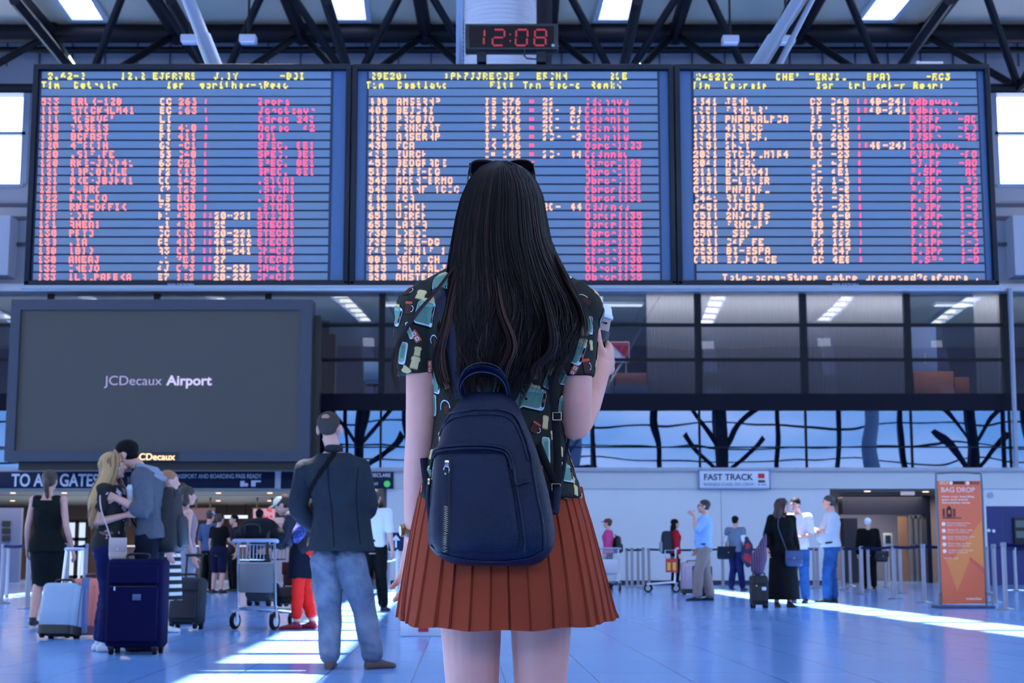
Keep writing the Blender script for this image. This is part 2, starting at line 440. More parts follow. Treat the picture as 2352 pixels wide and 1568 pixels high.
MB().b2((wx(250, 1240, 52), 52, 0), (wx(640, 1240, 52), 52.7, 1.1)).build('counter_front', mat('counter_front', (58, 52, 64), 0.5), t)
MB().b2((wx(248, 1240, 52), 51.95, 1.1), (wx(642, 1240, 52), 52.75, 1.15)).build('counter_top', white_paint, t)
t = thing('security_arch', 'tall grey partition standing in the recess behind the loaded trolley', 'partition', (0, 0, 0))
MB().b2((wx(624, 1240, 47), 47, 0), (wx(664, 1240, 47), 47.1, wz(1188, 47))).build('partition_board', mat('grey_partition', (140, 140, 166), 0.5), t)
mb = MB()
for j in range(9): mb.b2((wx(630, 1240, 47), 46.985, wz(1204 + j * 7, 47)), (wx(656, 1240, 47), 47.0, wz(1202 + j * 7, 47)))
mb.build('printed_line', mat('print_red', (150, 90, 110), 0.5), t)
t = thing('strip_lamp', 'bright strip light across the back of the recess above the counter', 'lamp', (0, 0, 0))
for q in (520, 563): MB().cyl((wx(q, 1183, 54), 54.05, wz(1184, 54)), (wx(q, 1183, 54), 54.05, zl), 0.02, 6).build('hanger', black, t)
MB().b2((wx(515, 1180, 54), 54, wz(1190, 54)), (wx(568, 1180, 54), 54.1, wz(1183, 54))).build('lamp_tube', emis('strip', (190, 205, 240), 1.6), t)

# ---- glazed upper storey
zb, zm0, zm1, zg = zt, wz(940), wz(905), wz(668)
mb = MB(); mb.b2((-40, WY + 0.55, zb), (40, WY + 0.7, zm0)); struct('wall_spandrel', mb, mat('spandrel_back', (9, 14, 34), 0.6))
mb = MB(); mb.b2((-40, WY + 0.2, zm0), (40, 50, zm1)); struct('floor_mezzanine', mb, mat('slab_edge', (12, 17, 40), 0.5))
mb = MB(); mb.b2((-40, 49.9, zm1), (40, 50.1, zg + 0.6)); struct('wall_mezzanine_back', mb, mat('mezz_back', (72, 72, 84), 0.6))
mb = MB(); mb.b2((-40, WY + 0.6, zg + 0.2), (40, 50, zg + 0.4)); struct('ceiling_mezzanine', mb, mat('mezz_ceiling', (86, 86, 94), 0.6))
lower_glass = glass('reflective_glass', (0.55, 0.62, 0.75), 0.085, 0.0, 0.011, 0.42, (0.42, 0.63, 0.95))
upper_glass = glass('clear_glass', (0.80, 0.84, 0.90), 0.12, 0.0, 0.006, 0.35)
bays = [-1000, -700, -430, -165, 105, 352, 610, 875, 1112, 1358, 1606, 1850, 2092, 2318, 2580, 2840, 3100, 3400]
hz = [wz(745), wz(825)]
for i in range(len(bays) - 1):
    xa, xb = wx(bays[i], 900), wx(bays[i + 1], 900)
    w_ = thing('window_%d' % (i + 1), None, None); w_['kind'] = 'structure'
    mb = MB(); mb.b2((xa, WY + 0.10, zb), (xb, WY + 0.12, zm0)); mb.build('pane', lower_glass, w_)
    mb = MB(); mb.b2((xa, WY + 0.10, zm1), (xb, WY + 0.12, zg)); mb.build('pane', upper_glass, w_)
    mb = MB()
    mb.b2((xb - 0.085, WY + 0.04, zm1), (xb + 0.085, WY + 0.28, zg)); mb.b2((xb - 0.03, WY + 0.06, zb), (xb + 0.03, WY + 0.2, zm0))
    for z in hz: mb.b2((xa, WY + 0.05, z - 0.045), (xb, WY + 0.2, z + 0.045))
    mb.b2((xa, WY + 0.06, wz(1026) - 0.018), (xb, WY + 0.2, wz(1026) + 0.018))
    mb.build('frame', steel, w_)
mb = MB(); mb.b2((-40, WY + 0.0, zm0 - 0.02), (40, WY + 0.2, zm1 + 0.02)); struct('beam_slab_edge', mb, mat('slab_cover', (5, 8, 28), 0.5, 0.0, 0.12))  # spandrel band; its dark colour also stands in for the mirrored rear beam
mb = MB(); mb.b2((-40, WY - 0.35, wz(669, WY - 0.35)), (40, WY + 0.3, wz(651, WY - 0.35)), bev=0.02); struct('beam_light_rail', mb, mat('pale_rail', (150, 154, 166), 0.4, 0.2))
mb = MB(); mb.cyl((wx(2326, 900, 42.6), 42.6, zt), (wx(2320, 670, 42.6), 42.6, zg), 0.07, 10); struct('column_pale_pipe', mb, grey_steel)
# pleated blinds behind the upper glass, each bay its own
blind = mat('pleated_blind', (134, 126, 122), 0.7)
for i, (qa, qb, za, lab) in enumerate(((1486, 1601, zm1, 'grey pleated blind behind the upper glass, nearest the coffee cup'), (1613, 1846, zm1, 'wide grey pleated blind behind the upper glass, second from the coffee cup'), (1856, 2084, zm1, 'wide grey pleated blind behind the upper glass, third from the coffee cup'), (2240, 2312, zm1, 'narrow grey pleated blind behind the upper glass next to the pale pipe'))):
    xa, xb = wx(qa, 800, 44), wx(qb, 800, 44)
    n = int((xb - xa) / 0.035); pts = [(xa + (xb - xa) * j / n, 44.0 + 0.035 * (j % 2)) for j in range(n + 1)]
    mb = MB(); mb.loft([[V((x, y, zm1 + 0.02)) for x, y in pts], [V((x, y, zg + 0.1)) for x, y in pts], [V((x, y + 0.006, zg + 0.1)) for x, y in pts], [V((x, y + 0.006, zm1 + 0.02)) for x, y in pts]], cap=False, closed=False)
    tag(mb.build('pleated_blind', blind, None, smooth=0, fix=False), lab, 'blind', 'pleated blinds')
card = mat('cardboard', (176, 112, 88), 0.7)
for i, (qa, qb, pa, pb, Y, lab) in enumerate(((1338, 1400, 856, 884, 43.7, 'brown cardboard box behind the glass directly beside the raised hand'), (1414, 1484, 856, 884, 43.7, 'brown cardboard box behind the glass, between the raised hand and the first blind'), (2098, 2190, 852, 900, 44.2, 'large brown cardboard box behind the glass past the last wide blind'), (2192, 2226, 866, 900, 44.4, 'small brown cardboard box beside a larger one behind the glass'))):
    t = thing('cardboard_box', lab, 'box', (0, 0, 0), 0, 'cardboard boxes in the upper office')
    xa, xb = wx(qa, pa, Y), wx(qb, pa, Y)
    zb_c = wz(pb, Y) if pb < 900 else zm1
    MB().b2((xa, Y, zb_c), (xb, Y + 0.6, wz(pa, Y)), bev=0.01).build('carton', card, t)
    MB().b2((xa, Y + 0.26, wz(pa, Y)), (xb, Y + 0.34, wz(pa, Y) + 0.004)).build('tape', mat('tape', (200, 170, 140), 0.4), t)
    if pb < 900:
        tt = tag(MB().b2((xa - 0.05, Y, zm1), (xb + 0.05, Y + 0.65, wz(pb, Y)), bev=0.01).build('storage_cabinet', mat('grey_cabinet', (88, 92, 108), 0.5)), 'grey office cabinet behind the glass under the %s cardboard box by the raised hand' % ('nearer' if i == 0 else 'farther'), 'cabinet')
t = thing('red_notice', 'red and white triangular notice behind the glass beside the raised hand', 'notice', (0, 0, 0))
x_, z_ = wx(1422, 808, 44), wz(808, 44)
for q in (-0.2, 0.2): MB().cyl((x_ + q, 44.015, zm1), (x_ + q, 44.015, z_ - 0.28), 0.015, 6).build('stand_leg', alu, t)
MB().loft([[V((x_ - 0.28, 44.0, z_ - 0.3)), V((x_ + 0.3, 44.0, z_ - 0.3)), V((x_ + 0.3, 44.0, z_ + 0.3)), V((x_ - 0.28, 44.0, z_ + 0.3))], [V((x_ - 0.28, 44.03, z_ - 0.3)), V((x_ + 0.3, 44.03, z_ - 0.3)), V((x_ + 0.3, 44.03, z_ + 0.3)), V((x_ - 0.28, 44.03, z_ + 0.3))]]).build('notice_board', white_paint, t)
MB().loft([[V((x_ - 0.26, 43.98, z_ + 0.28)), V((x_ + 0.28, 43.98, z_ - 0.28)), V((x_ + 0.28, 43.98, z_ + 0.28))], [V((x_ - 0.26, 44.0, z_ + 0.28)), V((x_ + 0.28, 44.0, z_ - 0.28)), V((x_ + 0.28, 44.0, z_ + 0.28))]]).build('red_half', mat('notice_red', (170, 30, 44), 0.5), t)
t = thing('document_cabinet', 'pale blue-grey cupboard behind the glass above the large cardboard box', 'cabinet', (0, 0, 0))
MB().b2((wx(2092, 760, 45.5), 45.5, zm1), (wx(2150, 760, 45.5), 46.1, wz(748, 45.5)), bev=0.01).build('cabinet_body', mat('pale_cupboard', (120, 136, 172), 0.5), t)
MB().b2((wx(2120, 760, 45.5), 45.46, zm1 + 1.2), (wx(2122, 760, 45.5), 45.5, zm1 + 1.5)).build('cabinet_handle', alu, t)
t = thing('office_chair', 'pale office chair with high back behind the glass above the jacketed man', 'chair', (0, 0, 0))
X, Z = wx(860, 890, 44.2), zm1
MB().box((X, 44.3, Z + 0.45), (0.5, 0.48, 0.09), bev=0.03).build('seat', mat('pale_chair', (150, 176, 196), 0.6), t)
MB().box((X, 44.08, Z + 0.8), (0.62, 0.08, 0.62), bev=0.04).build('backrest', MATS['pale_chair'], t)
mb = MB().cyl((X, 44.3, Z + 0.06), (X, 44.3, Z + 0.42), 0.03)
for a in range(5): mb.tube([(X, 44.3, Z + 0.1), (X + 0.28 * math.cos(a * 1.257), 44.3 + 0.28 * math.sin(a * 1.257), Z + 0.04)], 0.02, 6)
mb.build('base', black, t)

# ---- wall above the rail, clerestory and roof
zr = wz(80)                                          # underside of the roof at the wall
cw = [(-800, -545), (-520, -270), (-245, 57), (2286, 2480), (2510, 2760), (2790, 3040)]
mb = MB()
zq = [zg + 0.05, wz(421), wz(308), wz(301), wz(212), zr]
mb.b2((-40, WY + 0.1, zq[0]), (40, WY + 0.5, zq[1])); mb.b2((-40, WY + 0.1, zq[4]), (40, WY + 0.5, zr - 0.01))
e = [-40.0]
for a, b in cw: e += [wx(a, 300), wx(b, 300)]
e.append(40.0)
for i in range(0, len(e), 2): mb.b2((e[i], WY + 0.1, zq[1]), (e[i + 1], WY + 0.5, zq[4]))
struct('wall_upper', mb, grey_panel)
mb = MB()
for i in range(1, len(e) - 1, 2):
    a, b = e[i], e[i + 1]
    mb.b2((a, WY + 0.05, zq[2]), (b, WY + 0.3, zq[3]))
    for X in (a, (a + b) / 2 + (0.9 if a > 0 else -0.9), b): mb.b2((X - 0.1, WY + 0.05, zq[1]), (X + 0.1, WY + 0.3, zq[4]))
    mb.b2((a, WY + 0.05, zq[1] - 0.1), (b, WY + 0.25, zq[1])); mb.b2((a, WY + 0.05, zq[4]), (b, WY + 0.25, zq[4] + 0.12))
struct('window_frames_clerestory', mb, grey_steel)
mb = MB()                                            # cladding joints and rails on the upper wall
for z in (wz(470), wz(500), wz(560)): mb.b2((-40, WY + 0.02, z - 0.05), (40, WY + 0.1, z + 0.05))
for q in range(-60, 2500, 75): mb.b2((wx(q, 110) - 0.02, WY + 0.06, wz(150)), (wx(q, 110) + 0.02, WY + 0.1, wz(92)))
mb.b2((-40, WY - 0.05, wz(92)), (40, WY + 0.1, wz(86)))
struct('trim_upper_wall', mb, mat('joint_dark', (50, 54, 74), 0.5))
mb = MB()
for sx in (-1, 1):
    X = wx(20 if sx < 0 else 2330, 580)
    mb.b2((min(X + sx * -0.2, X + sx * 4), WY - 0.6, wz(640)), (max(X + sx * -0.2, X + sx * 4), WY + 0.1, wz(505)))
struct('wall_bay_panels', mb, mat('bay_panel', (150, 154, 172), 0.5))

PX = [(-4.57 + 7.45 * i) for i in range(-4, 6)]        # centre lines of the skylight rows
SW, PITCHY, YEND = 1.02, 2.0, 41.5
def skew(mb): mb.v = [V((p[0] + (YEND - p[1]) * 0.045, p[1], p[2])) for p in mb.v]
RT = 0.30
mb = MB()
e = [-40.0]
for X in PX: e += [X - SW / 2, X + SW / 2]
e.append(40.0)
for i in range(0, len(e), 2): mb.b2((e[i], -14, zr), (e[i + 1], WY + 0.6, zr + RT))
ends = []
y = YEND
while y > -13:
    ends.append(y); y -= PITCHY
for X in PX:
    mb.b2((X - SW / 2, YEND, zr), (X + SW / 2, WY + 0.6, zr + RT))
    for y in ends[1:]: mb.b2((X - SW / 2, y, zr), (X + SW / 2, y + 0.22, zr + RT))
skew(mb)
struct('ceiling', mb, roof_mat, smooth=0)
for i, X in enumerate(PX):                           # each row of skylights: white kerbs round the openings
    mb = MB()
    for s in (-1, 1): mb.b2((X + s * SW / 2 - 0.07, -13.5, zr - 0.10), (X + s * SW / 2 + 0.07, YEND, zr + RT + 0.15))
    mb.b2((X - SW / 2 - 0.07, YEND - 0.03, zr - 0.10), (X + SW / 2 + 0.07, YEND + 0.22, zr + RT + 0.05))
    for y in ends[1:]: mb.b2((X - SW / 2, y + 0.04, zr - 0.05), (X + SW / 2, y + 0.18, zr + RT + 0.1))
    skew(mb)
    struct('window_frame_skylight_%d' % (i + 1), mb, white_paint)
# steel trusses: top chord along the wall, rafters towards the viewer, V-shaped webs
XN = [-13.15 + 3.56 * i for i in range(-6, 14)]
zt_, zlow = zr - 0.35, zr - 2.75
YU, YL = 41.9, 39.4
mb = MB()
mb.cyl((-36, YU, zt_), (36, YU, zt_), 0.27, 12)
mb.cyl((-36, YU + 0.4, zt_ - 0.35), (36, YU + 0.4, zt_ - 0.35), 0.10, 8)
struct('beam_truss_chord', mb, steel)
for i, X in enumerate(XN):
    mb = MB()
    mb.cyl((X, YU, zt_), (X, YU - 14, zt_), 0.19, 10)
    xl = X + 1.78
    for (ax_, ay_) in ((X, YU), (X + 3.56, YU), (X, YU - 5), (X + 3.56, YU - 5)):
        mb.cyl((xl, YL, zlow), (ax_, ay_, zt_), 0.105, 8)
    mb.cyl((xl, YL, zlow), (xl - 3.56, YL, zlow), 0.13, 8)
    mb.cyl((xl, YL, zlow), (xl, YL - 6, zlow + 0.2), 0.13, 8)
    mb.ell((X, YU, zt_), 0.33, 0.33, 0.33)
    struct('beam_truss_%d' % (i + 1), mb, steel)

# ---- ceiling lamps of the office behind the glass and of the recesses, plus an added fill light
for i in range(-5, 6):
    t = thing('office_lamp', 'flat ceiling lamp inside the upper office behind the glass', 'lamp', (i * 3.4, 46.2, zg + 0.125), 0, 'office ceiling lamps')
    MB().box((0, 0, 0.03), (1.3, 0.4, 0.07), bev=0.01).build('lamp_housing', white_paint, t)
    MB().box((0, 0, -0.02), (1.2, 0.3, 0.02)).build('lamp_diffuser', emis('office_fill', (235, 240, 255), 1.3), t)
area_light('office_fill', (0, 43.6, zg - 0.1), 34, 0.5, 420, (0.95, 0.97, 1.0), (0, 0.75, -1))  # unseen area light added in front of the blinds to brighten them
area_light('recess_light', (-12, 48, zl - 0.12), 12, 6, 620, (1.0, 0.78, 0.58), (0, 0, -1))
area_light('passage_light', (11, 46.8, zl - 0.12), 2.5, 4, 150, (1.0, 0.86, 0.74), (0, 0, -1))
# ---- rear glazed wall behind the camera (seen mirrored in the far glass)
mb = MB()
for i in range(-10, 11):
    X = i * 4.0 + 1.2
    mb.b2((X - 0.12, -12.2, 0), (X + 0.12, -11.9, 10.4))
for z in (3.2, 6.9, 7.9, 9.2): mb.b2((-40, -12.15, z - 0.05), (40, -11.95, z + 0.05))
struct('window_frame_rear', mb, steel)
mb = MB(); mb.b2((-40, -12.4, 0), (40, -12.2, 5.6)); struct('wall_rear_light_block', mb, mat('light_block_grey', (84, 88, 98), 0.6))  # unseen solid wall added to block low daylight from behind
mb = MB(); mb.b2((-40, -13, 10.3), (40, -11.6, 14.2)); struct('beam_rear', mb, dark_blue)
mb = MB(); mb.b2((-40, -13, 14.2), (40, -12.6, zr + 0.5)); struct('wall_rear_top', mb, grey_panel)
for i, X in enumerate((-27.0, -9.5, 13.4, 29.2)):
    mb = MB()
    mb.cyl((X, -10.5, 0), (X, -10.5, 10.2), 0.42, 14)
    for s in (-1, 1):
        for z in (5.6, 7.6): mb.cyl((X, -10.5, z), (X + s * 2.6, -10.5, z + 2.9), 0.15, 8)
    struct('column_tree_%d' % (i + 1), mb, steel)
for i, X in enumerate((3.5, 22.6)):
    mb = MB(); mb.cyl((X, -9.0, 0), (X, -9.0, 10.2), 0.55, 16); struct('column_white_%d' % (i + 1), mb, white_paint)
# side walls: solid below, added to cut low daylight; open glazing above
for s, nm in ((-1, 'left'), (1, 'right')):
    mb = MB(); mb.b2((min(s * 38, s * 38.4), -13, 0), (max(s * 38, s * 38.4), 43, 5.0)); mb.b2((min(s * 38, s * 38.4), -13, 12.5), (max(s * 38, s * 38.4), 43, zr))
    for y in range(-13, 44, 4): mb.b2((min(s * 38, s * 38.4), y - 0.15, 5.0), (max(s * 38, s * 38.4), y + 0.15, 12.5))
    struct('wall_%s' % nm, mb, grey_panel)
# ================================================================== DEPARTURE BOARDS
BY = 12.5
KB = BY / 22.0
F57 = {}
_t = ("0000000000 00005F0000 0007000700 147F147F14 242A7F2A12 2313086462 3649552250 0005030000 001C224100 0041221C00 082A1C2A08 08083E0808 0050300000 0808080808 0060600000 2010080402 "
      "3E5149453E 00427F4000 4261514946 2141454B31 1814127F10 2745454539 3C4A494930 0171090503 3649494936 064949291E 0036360000 0056360000 0008142241 1414141414 4122140800 0201510906 324979413E "
      "7E1111117E 7F49494936 3E41414122 7F4141221C 7F49494941 7F09090101 3E41415132 7F0808087F 00417F4100 2040413F01 7F08142241 7F40404040 7F0204027F 7F0408107F 3E4141413E 7F09090906 3E4151215E 7F09192946 4649494931 01017F0101 3F4040403F 1F2040201F 7F2018207F 6314081463 0304780403 6151494543")
for i, h in enumerate(_t.split()): F57[chr(32 + i)] = [int(h[j:j + 2], 16) for j in range(0, 10, 2)]
_l = "2054545478 7F48444438 3844444420 384444487F 3854545418 087E090102 081454543C 7F08040478 00447D4000 2040443D00 007F102844 00417F4000 7C04180478 7C08040478 3844444438 7C14141408 081414187C 7C08040408 4854545420 043F444020 3C4040207C 1C2040201C 3C4030403C 4428102844 0C5050503C 4464544C44"
for i, h in enumerate(_l.split()): F57[chr(97 + i)] = [int(h[j:j + 2], 16) for j in range(0, 10, 2)]
led_y = emis('led_yellow', (240, 228, 104), 1.05)
led_a = emis('led_amber', (255, 186, 156), 1.3)
led_r = emis('led_coral', (255, 136, 138), 1.25)
led_p = emis('led_pink', (255, 96, 146), 1.2)
LEDS = [led_y, led_a, led_r, led_p]
board_face = mat('board_face', (72, 100, 136), 0.4, 0.0, 0.4, vary=(0.6, (52, 92, 142), 0.9))
board_strip = mat('board_strip', (122, 132, 144), 0.42, 0.0, 0.35, vary=(0.6, (102, 128, 158), 0.9))
board_gap = mat('board_gap', (26, 44, 78), 0.5)
frame_navy = mat('board_frame', (11, 18, 34), 0.4, 0.0, 0.3)

def glyphs(mb, s, px, py, pitch, cw, ch, mi, rng, drop=0.03):
    for k, c in enumerate(s):
        g = F57.get(c)
        if not g: continue
        x0 = px + k * pitch - cw / 2
        cr_ = random.Random(int(px * 7 + k * 131)); sk = cr_.choice(((), (0,), (4,), (2,), (3, 4), (0, 1), (), (1,), (3,)))
        for i in range(5):
            for j in range(7):
                if not (g[i] >> j) & 1: continue
                if rng.random() < drop or i in sk: continue
                a = at(x0 + cw * i / 4.0, py - ch / 2 + ch * j / 6.0, BY - 0.022)
                r, h = 0.0100 * KB, 0.0118 * KB
                mb.b2((a.x - r, a.y - 0.006, a.z - h), (a.x + r, a.y + 0.012, a.z + h), mi)

def board(name, label, x0, x1, xtl, xtr, rows, heads, foot):
    p00 = at(x0, 655, BY); p11 = at(x1, 158, BY)
    zb_, zt2 = at(1176, 655, BY).z, at(1176, 158, BY).z
    xa, xb = p00.x, at(x1, 655, BY).x
    t = thing(name, label, 'departure board', ((xa + xb) / 2, BY, zb_), 0, 'departure board panels')
    T = Matrix.Translation(-V(t.location))
    def put(mb, nm, m, smooth=35, par=t):
        mb.v = [T @ V(p) for p in mb.v]
        return mb.build(nm, m, par, smooth)
    fw = 0.045
    mb = MB()
    mb.b2((xa, BY - 0.05, zb_), (xa + fw, BY + 0.1, zt2), bev=0.006); mb.b2((xb - fw, BY - 0.05, zb_), (xb, BY + 0.1, zt2), bev=0.01)
    mb.b2((xa, BY - 0.05, zb_ - 0.012), (xb, BY + 0.1, zb_ + 0.035), bev=0.01); mb.b2((xa, BY - 0.05, zt2 - 0.02), (xb, BY + 0.1, zt2 + 0.03), bev=0.01)
    put(mb, 'frame', frame_navy)
    put(MB().b2((xa + fw, BY, zb_ + 0.03), (xb - fw, BY + 0.09, zt2 - 0.01)), 'face', board_face)
    xl, xr = at(xtl, 400, BY).x, at(xtr, 400, BY).x
    mb = MB(); mb.b2((xl - 0.02, BY - 0.006, at(0, 646, BY).z), (xr + 0.02, BY, at(0, 165, BY).z)); put(mb, 'backing', board_gap)
    mb = MB()
    ys = [174.5, 195.0, 214.0] + [233 + 20.15 * i for i in range(21)]
    for y in ys: mb.b2((xl, BY - 0.022, at(0, y + 7.8, BY).z), (xr, BY - 0.004, at(0, y - 8.2, BY).z))
    put(mb, 'led_strips', board_strip)
    rng = random.Random(len(label))
    for y, segs in heads:
        mb = MB()
        for px, s in segs: glyphs(mb, s, px, y, 14.75, 7.4, 11.8, 0, rng, 0.14)
        put(mb, 'header_text', led_y, 0)
    for i, segs in enumerate(rows):
        y = 233 + 20.15 * i
        mb = MB()
        for px, s, c in segs: glyphs(mb, s, px + (200 - y) * 0.02 * (1176 - px) / 1100.0, y, 14.75, 7.6, 12.2, c, rng)
        if mb.v:
            used = sorted(set(mb.m)); mb.m = [used.index(m) for m in mb.m]
            put(mb, 'row_text', [LEDS[c] for c in used], 0)
    if foot:
        mb = MB(); glyphs(mb, foot, 1665, 637, 14.9, 7.6, 12.2, 0, rng); put(mb, 'row_text', led_a, 0)
    return t

Aa, Rr, Pp = 1, 2, 3
def r1(tm, de, f1, f2, g, rem, c=Rr):
    out = [(101, tm, c), (171, de, c), (374, f1, Aa), (417, f2, c), (475, ':', Pp), (600, rem, Pp)]
    if g: out += [(488, ':', Pp), (502, g, Aa)]
    return out
B1 = [r1(*a) for a in (("533", "BRUX-120", "CC", "263", "", "Zpora"), ("113", "STOCKHLM41", "EC", "263", "", "Jcnctzavr"), ("111", "MOSKVA'", "LI", "", "", "Odrec 243"), ("115", "393E13", "EI", "410", "", "Odrec  42"), ("120", "BCFAST", "FI", "411", "", "Odl"), ("120", "4TACIN", "63", "-C1", "", "SPEC. 8E1"), ("120", ".SIF.FE", "63", "C40", "", "SPEC. 8E1"), ("120", "RKE-JBJK41", "63", "C21", "", "SPEC. 8E1"), ("121", "10PJ8TJLE", "F2", "C15", "", "SPEC. 8E1"), ("121", "RKE-JBJK41", "CC", "142", "", ".STCA1"), ("121", "41BRC", "K7", "T23", "", ".STCA1"), ("122", "PNJLCO", "LS", "EC1", "", ".STCA1"), ("122", "RKE-DAFIK", "F2", "C30", "", ".STCA1"), ("121", "1DTA", "K1", "450", "20-221", "STEC01"), ("121", "ANEA1", "L1", "420", "25", "STEC01"), ("130", "PRTO", "CC", "C13", "20-221", "STEC01"), ("130", ".IA", "A5", "413", "40-212", "STEC01"), ("130", "1BID", "A3", "C17", "40-241", "CM=C14"), ("130", "ANEAJ", "L1", "7E3", "27", "STEC01"), ("132", "INEJO", "4J", "C73", "22-231", "CM=C14"), ("133", "1LALPAREKA", "E7", "1E2", "20-232", "CM=C14"))]
H1 = [(174.5, ((116, "2.62-2"), (283, "12.2 EJAR7RE"), (497, "J.IY"), (649, "-BOI"))), (195.0, ((101, "Tim"), (176, "Detrair"), (388, "Isn"), (464, "gorithek-n"), (612, "Reac")))]
def r2(tm, de, f1, f2, g, g2, rem):
    out = [(854, tm, Aa), (917, de, Aa), (1119, f1, Aa), (1160, f2, Aa), (1221, '=', Pp), (1349, rem, Pp)]
    if g: out += [(1252, g, Aa)]
    if g2: out += [(1315, g2, Aa)]
    return out
B2 = [r2(*a) for a in (("400", "AMSERNP", "IS", "376", "22", "", "(djnnvu]"[:7]), ("400", "BEJC4I", "IS", "37C", "2C-", "24", "Cdjnnku"), ("410", "PA30JO", "IP", "476", "2C-", "C2", "Cdjnnku"), ("415", "FRNKFRT", "IF", "316", "2C-", "44", "Cdjnnku"), ("425", "AMSERNP", "IL", "126", "2C-", "-2", "Cdjnnku"), ("430", "FCA", "IK", "446", "", "", "ObrcrI123"), ("435", "ZURCH", "I=", "142", "2C-", "44", "Cdjnnku"), ("455", "BEOGRADE", "", "", "", "", "ObrcrI123"), ("510", "PARE-DG", "", "", "", "", "ObrcrI121"), ("545", "MCANTERMO", "", "", "", "", "ObrcrI131"), ("545", "FR1NF_1CIC", "", "", "", "", "ObrcrI131"), ("640", "FCA", "", "", "", "", "ObrcrI131"), ("645", "M-NCH", "", "", "2C-", "44", "Cdjnnku"), ("650", "VERAN", "", "", "", "", "ObrcrI135"), ("655", "LARFA", "", "", "", "", "ObrcrI133"), ("730", "LDEDI", "", "", "", "", "ObrcrI135"), ("735", "PARE-DG", "", "", "", "", "ObrcrI133"), ("745", "MCAN1F_1", "", "", "", "", "ObrcrI131"), ("800", "KENK_CH", "", "", "", "", "ObrcrI130"), ("805", "PALAFALJ", "", "", "", "", "ObrcrI130"), ("830", "AMSTERN", "", "", "", "", "ObrcrI135"))]
H2 = [(174.5, ((857, "29E20:"), (1026, ":PN7JJRE"), (1146, "COE'"), (1238, "ERCNN"), (1405, "2CE"))), (195.0, ((846, "Tim"), (919, "Destiato"), (1131, "Flt:"), (1207, "Tmn"), (1268, "Sec-a"), (1362, "Remk<")))]
def r3(tm, de, f1, f2, g, rem, e):
    out = [(1597, tm, Aa), (1671, de, Aa), (1866, f1, Aa), (1913, f2, Aa), (1972, ':', Pp), (2094, rem, Pp)]
    if g: out += [(1988, ':', Pp), (2002, g, Aa)]
    if e: out += [(2205, e, Pp)]
    return out
B3 = [r3(*a) for a in (("134i", "JENN", "C3", "C40", "40-241", "Odbavov.", ""), ("135i", "FRNCLR'", "TP", "125", "40-241", "Odbavov.", ""), ("131i", "PNRAMALMCA", "63", "-55", "", "PJSPr", "-AC"), ("133i", "413BKC", "AF", "C13", "", "PJSPr", "-AO"), ("134i", "PNBKCR.", "TO", "265", "", "PJSPr", "-A2"), ("135i", "2NJI", "LC", "453", "40-241", "Odbavov.", ""), ("203i", "STCCKLMTR4", "EC", "-23", "", "PJSPr", "-AO"), ("204i", "MNEAJ", "LO", "425", "", "PJ.Pr", "-AO"), ("211i", "ENCEC4I", "I-", "4E1", "", "P.SPr", " AC"), ("215i", "E-LEJER", "IF", "1-3", "", "P.SPr", " AC"), ("C44i", "PNPAMAL", "CC", "2-0", "", "P.SPr", "1-2"), ("C44i", "RIJE:", "CC", "-23", "", "P.SPr", "1-2"), ("C45i", "DJFC30", "CC", "-23", "", "P.SPr", "1-2"), ("C51i", "2NJ4KES", "CC", "4-0", "", "P.SPr", "1-2"), ("C50i", "FRNCLR'", "E0", "3E5", "", "P.SPr", "1-C"), ("C50i", "_SEN", "TP", "2C7", "", "P.SPr", "1-2"), ("C51i", "C4F_FE", "F2", "122", "", "P.SPr", "1-C"), ("C53i", "BI-ESPA", "64", "C47", "", "P.SPr", "1-O"), ("C55i", "EJLKO-CE", "CC", "4E0", "", "P.SPr", "1-O"))]
H3 = [(176.0, ((1604, "24S2I2"), (1788, "ONE'"), (1864, "TERJIL"), (1997, "EPAT"), (2132, "-EC3"))), (196.0, ((1595, "Tim"), (1669, "Detraim"), (1880, "Isn"), (1954, "tri"), (2015, "kek-r"), (2103, "Remr:")))]
board('departure_board', 'leftmost of the three blue flight boards, with coral rows over the billboard', 58, 801, 88, 757, B1, H1, '')
board('departure_board', 'middle blue flight board of three, behind the long-haired woman and under the clock', 803, 1553, 845, 1512, B2, H2, '')
board('departure_board', 'rightmost of the three blue flight boards, with a single message line at the bottom', 1555, 2292, 1596, 2250, B3, H3, "Tote-borg-Strep catre uncepted?cafarra .")
# carrier beam behind and above the boards
t = thing('board_carrier', 'dark horizontal beam along the top of the flight boards', 'beam')
MB().b2((at(176, 150, BY).x, BY + 0.11, at(0, 153, BY).z + 0.005), (at(2170, 150, BY).x, BY + 0.3, at(0, 137, BY).z), bev=0.02).build('beam', frame_navy, t)
mb = MB()
for q in (560, 1186, 1740): mb.cyl((at(q, 150, BY).x, BY + 0.10, at(0, 147, BY).z), (at(q, 150, BY).x, BY + 0.12, at(0, 147, BY).z), 0.012, 10)
mb.build('bolt', alu, t)
p = at(2105, 150, BY)
mb = MB().box((p.x + 0.12, BY + 0.0, p.z), (0.2, 0.07, 0.05), bev=0.006); mb.box((p.x + 0.01, BY + 0.0, p.z - 0.005), (0.03, 0.06, 0.07)); mb.build('sensor', alu, t)
MB().b2((at(50, 658, BY).x, BY - 0.052, at(0, 663, BY - 0.05).z), (at(2298, 658, BY).x, BY + 0.02, at(0, 657, BY).z), bev=0.003).build('bottom_rail', mat('board_rail', (150, 152, 160), 0.45, 0.2), t)
for q in (415, 1942): 
    a = at(q, 654, BY - 0.055); text('maker_plate', 'SIGNAL ELEKTRONIKA', 0.03, mat('plate_print', (170, 180, 205), 0.5), t, (a.x - 0.11, a.y - 0.0, a.z - 0.008), width=0.22, extrude=0.001)
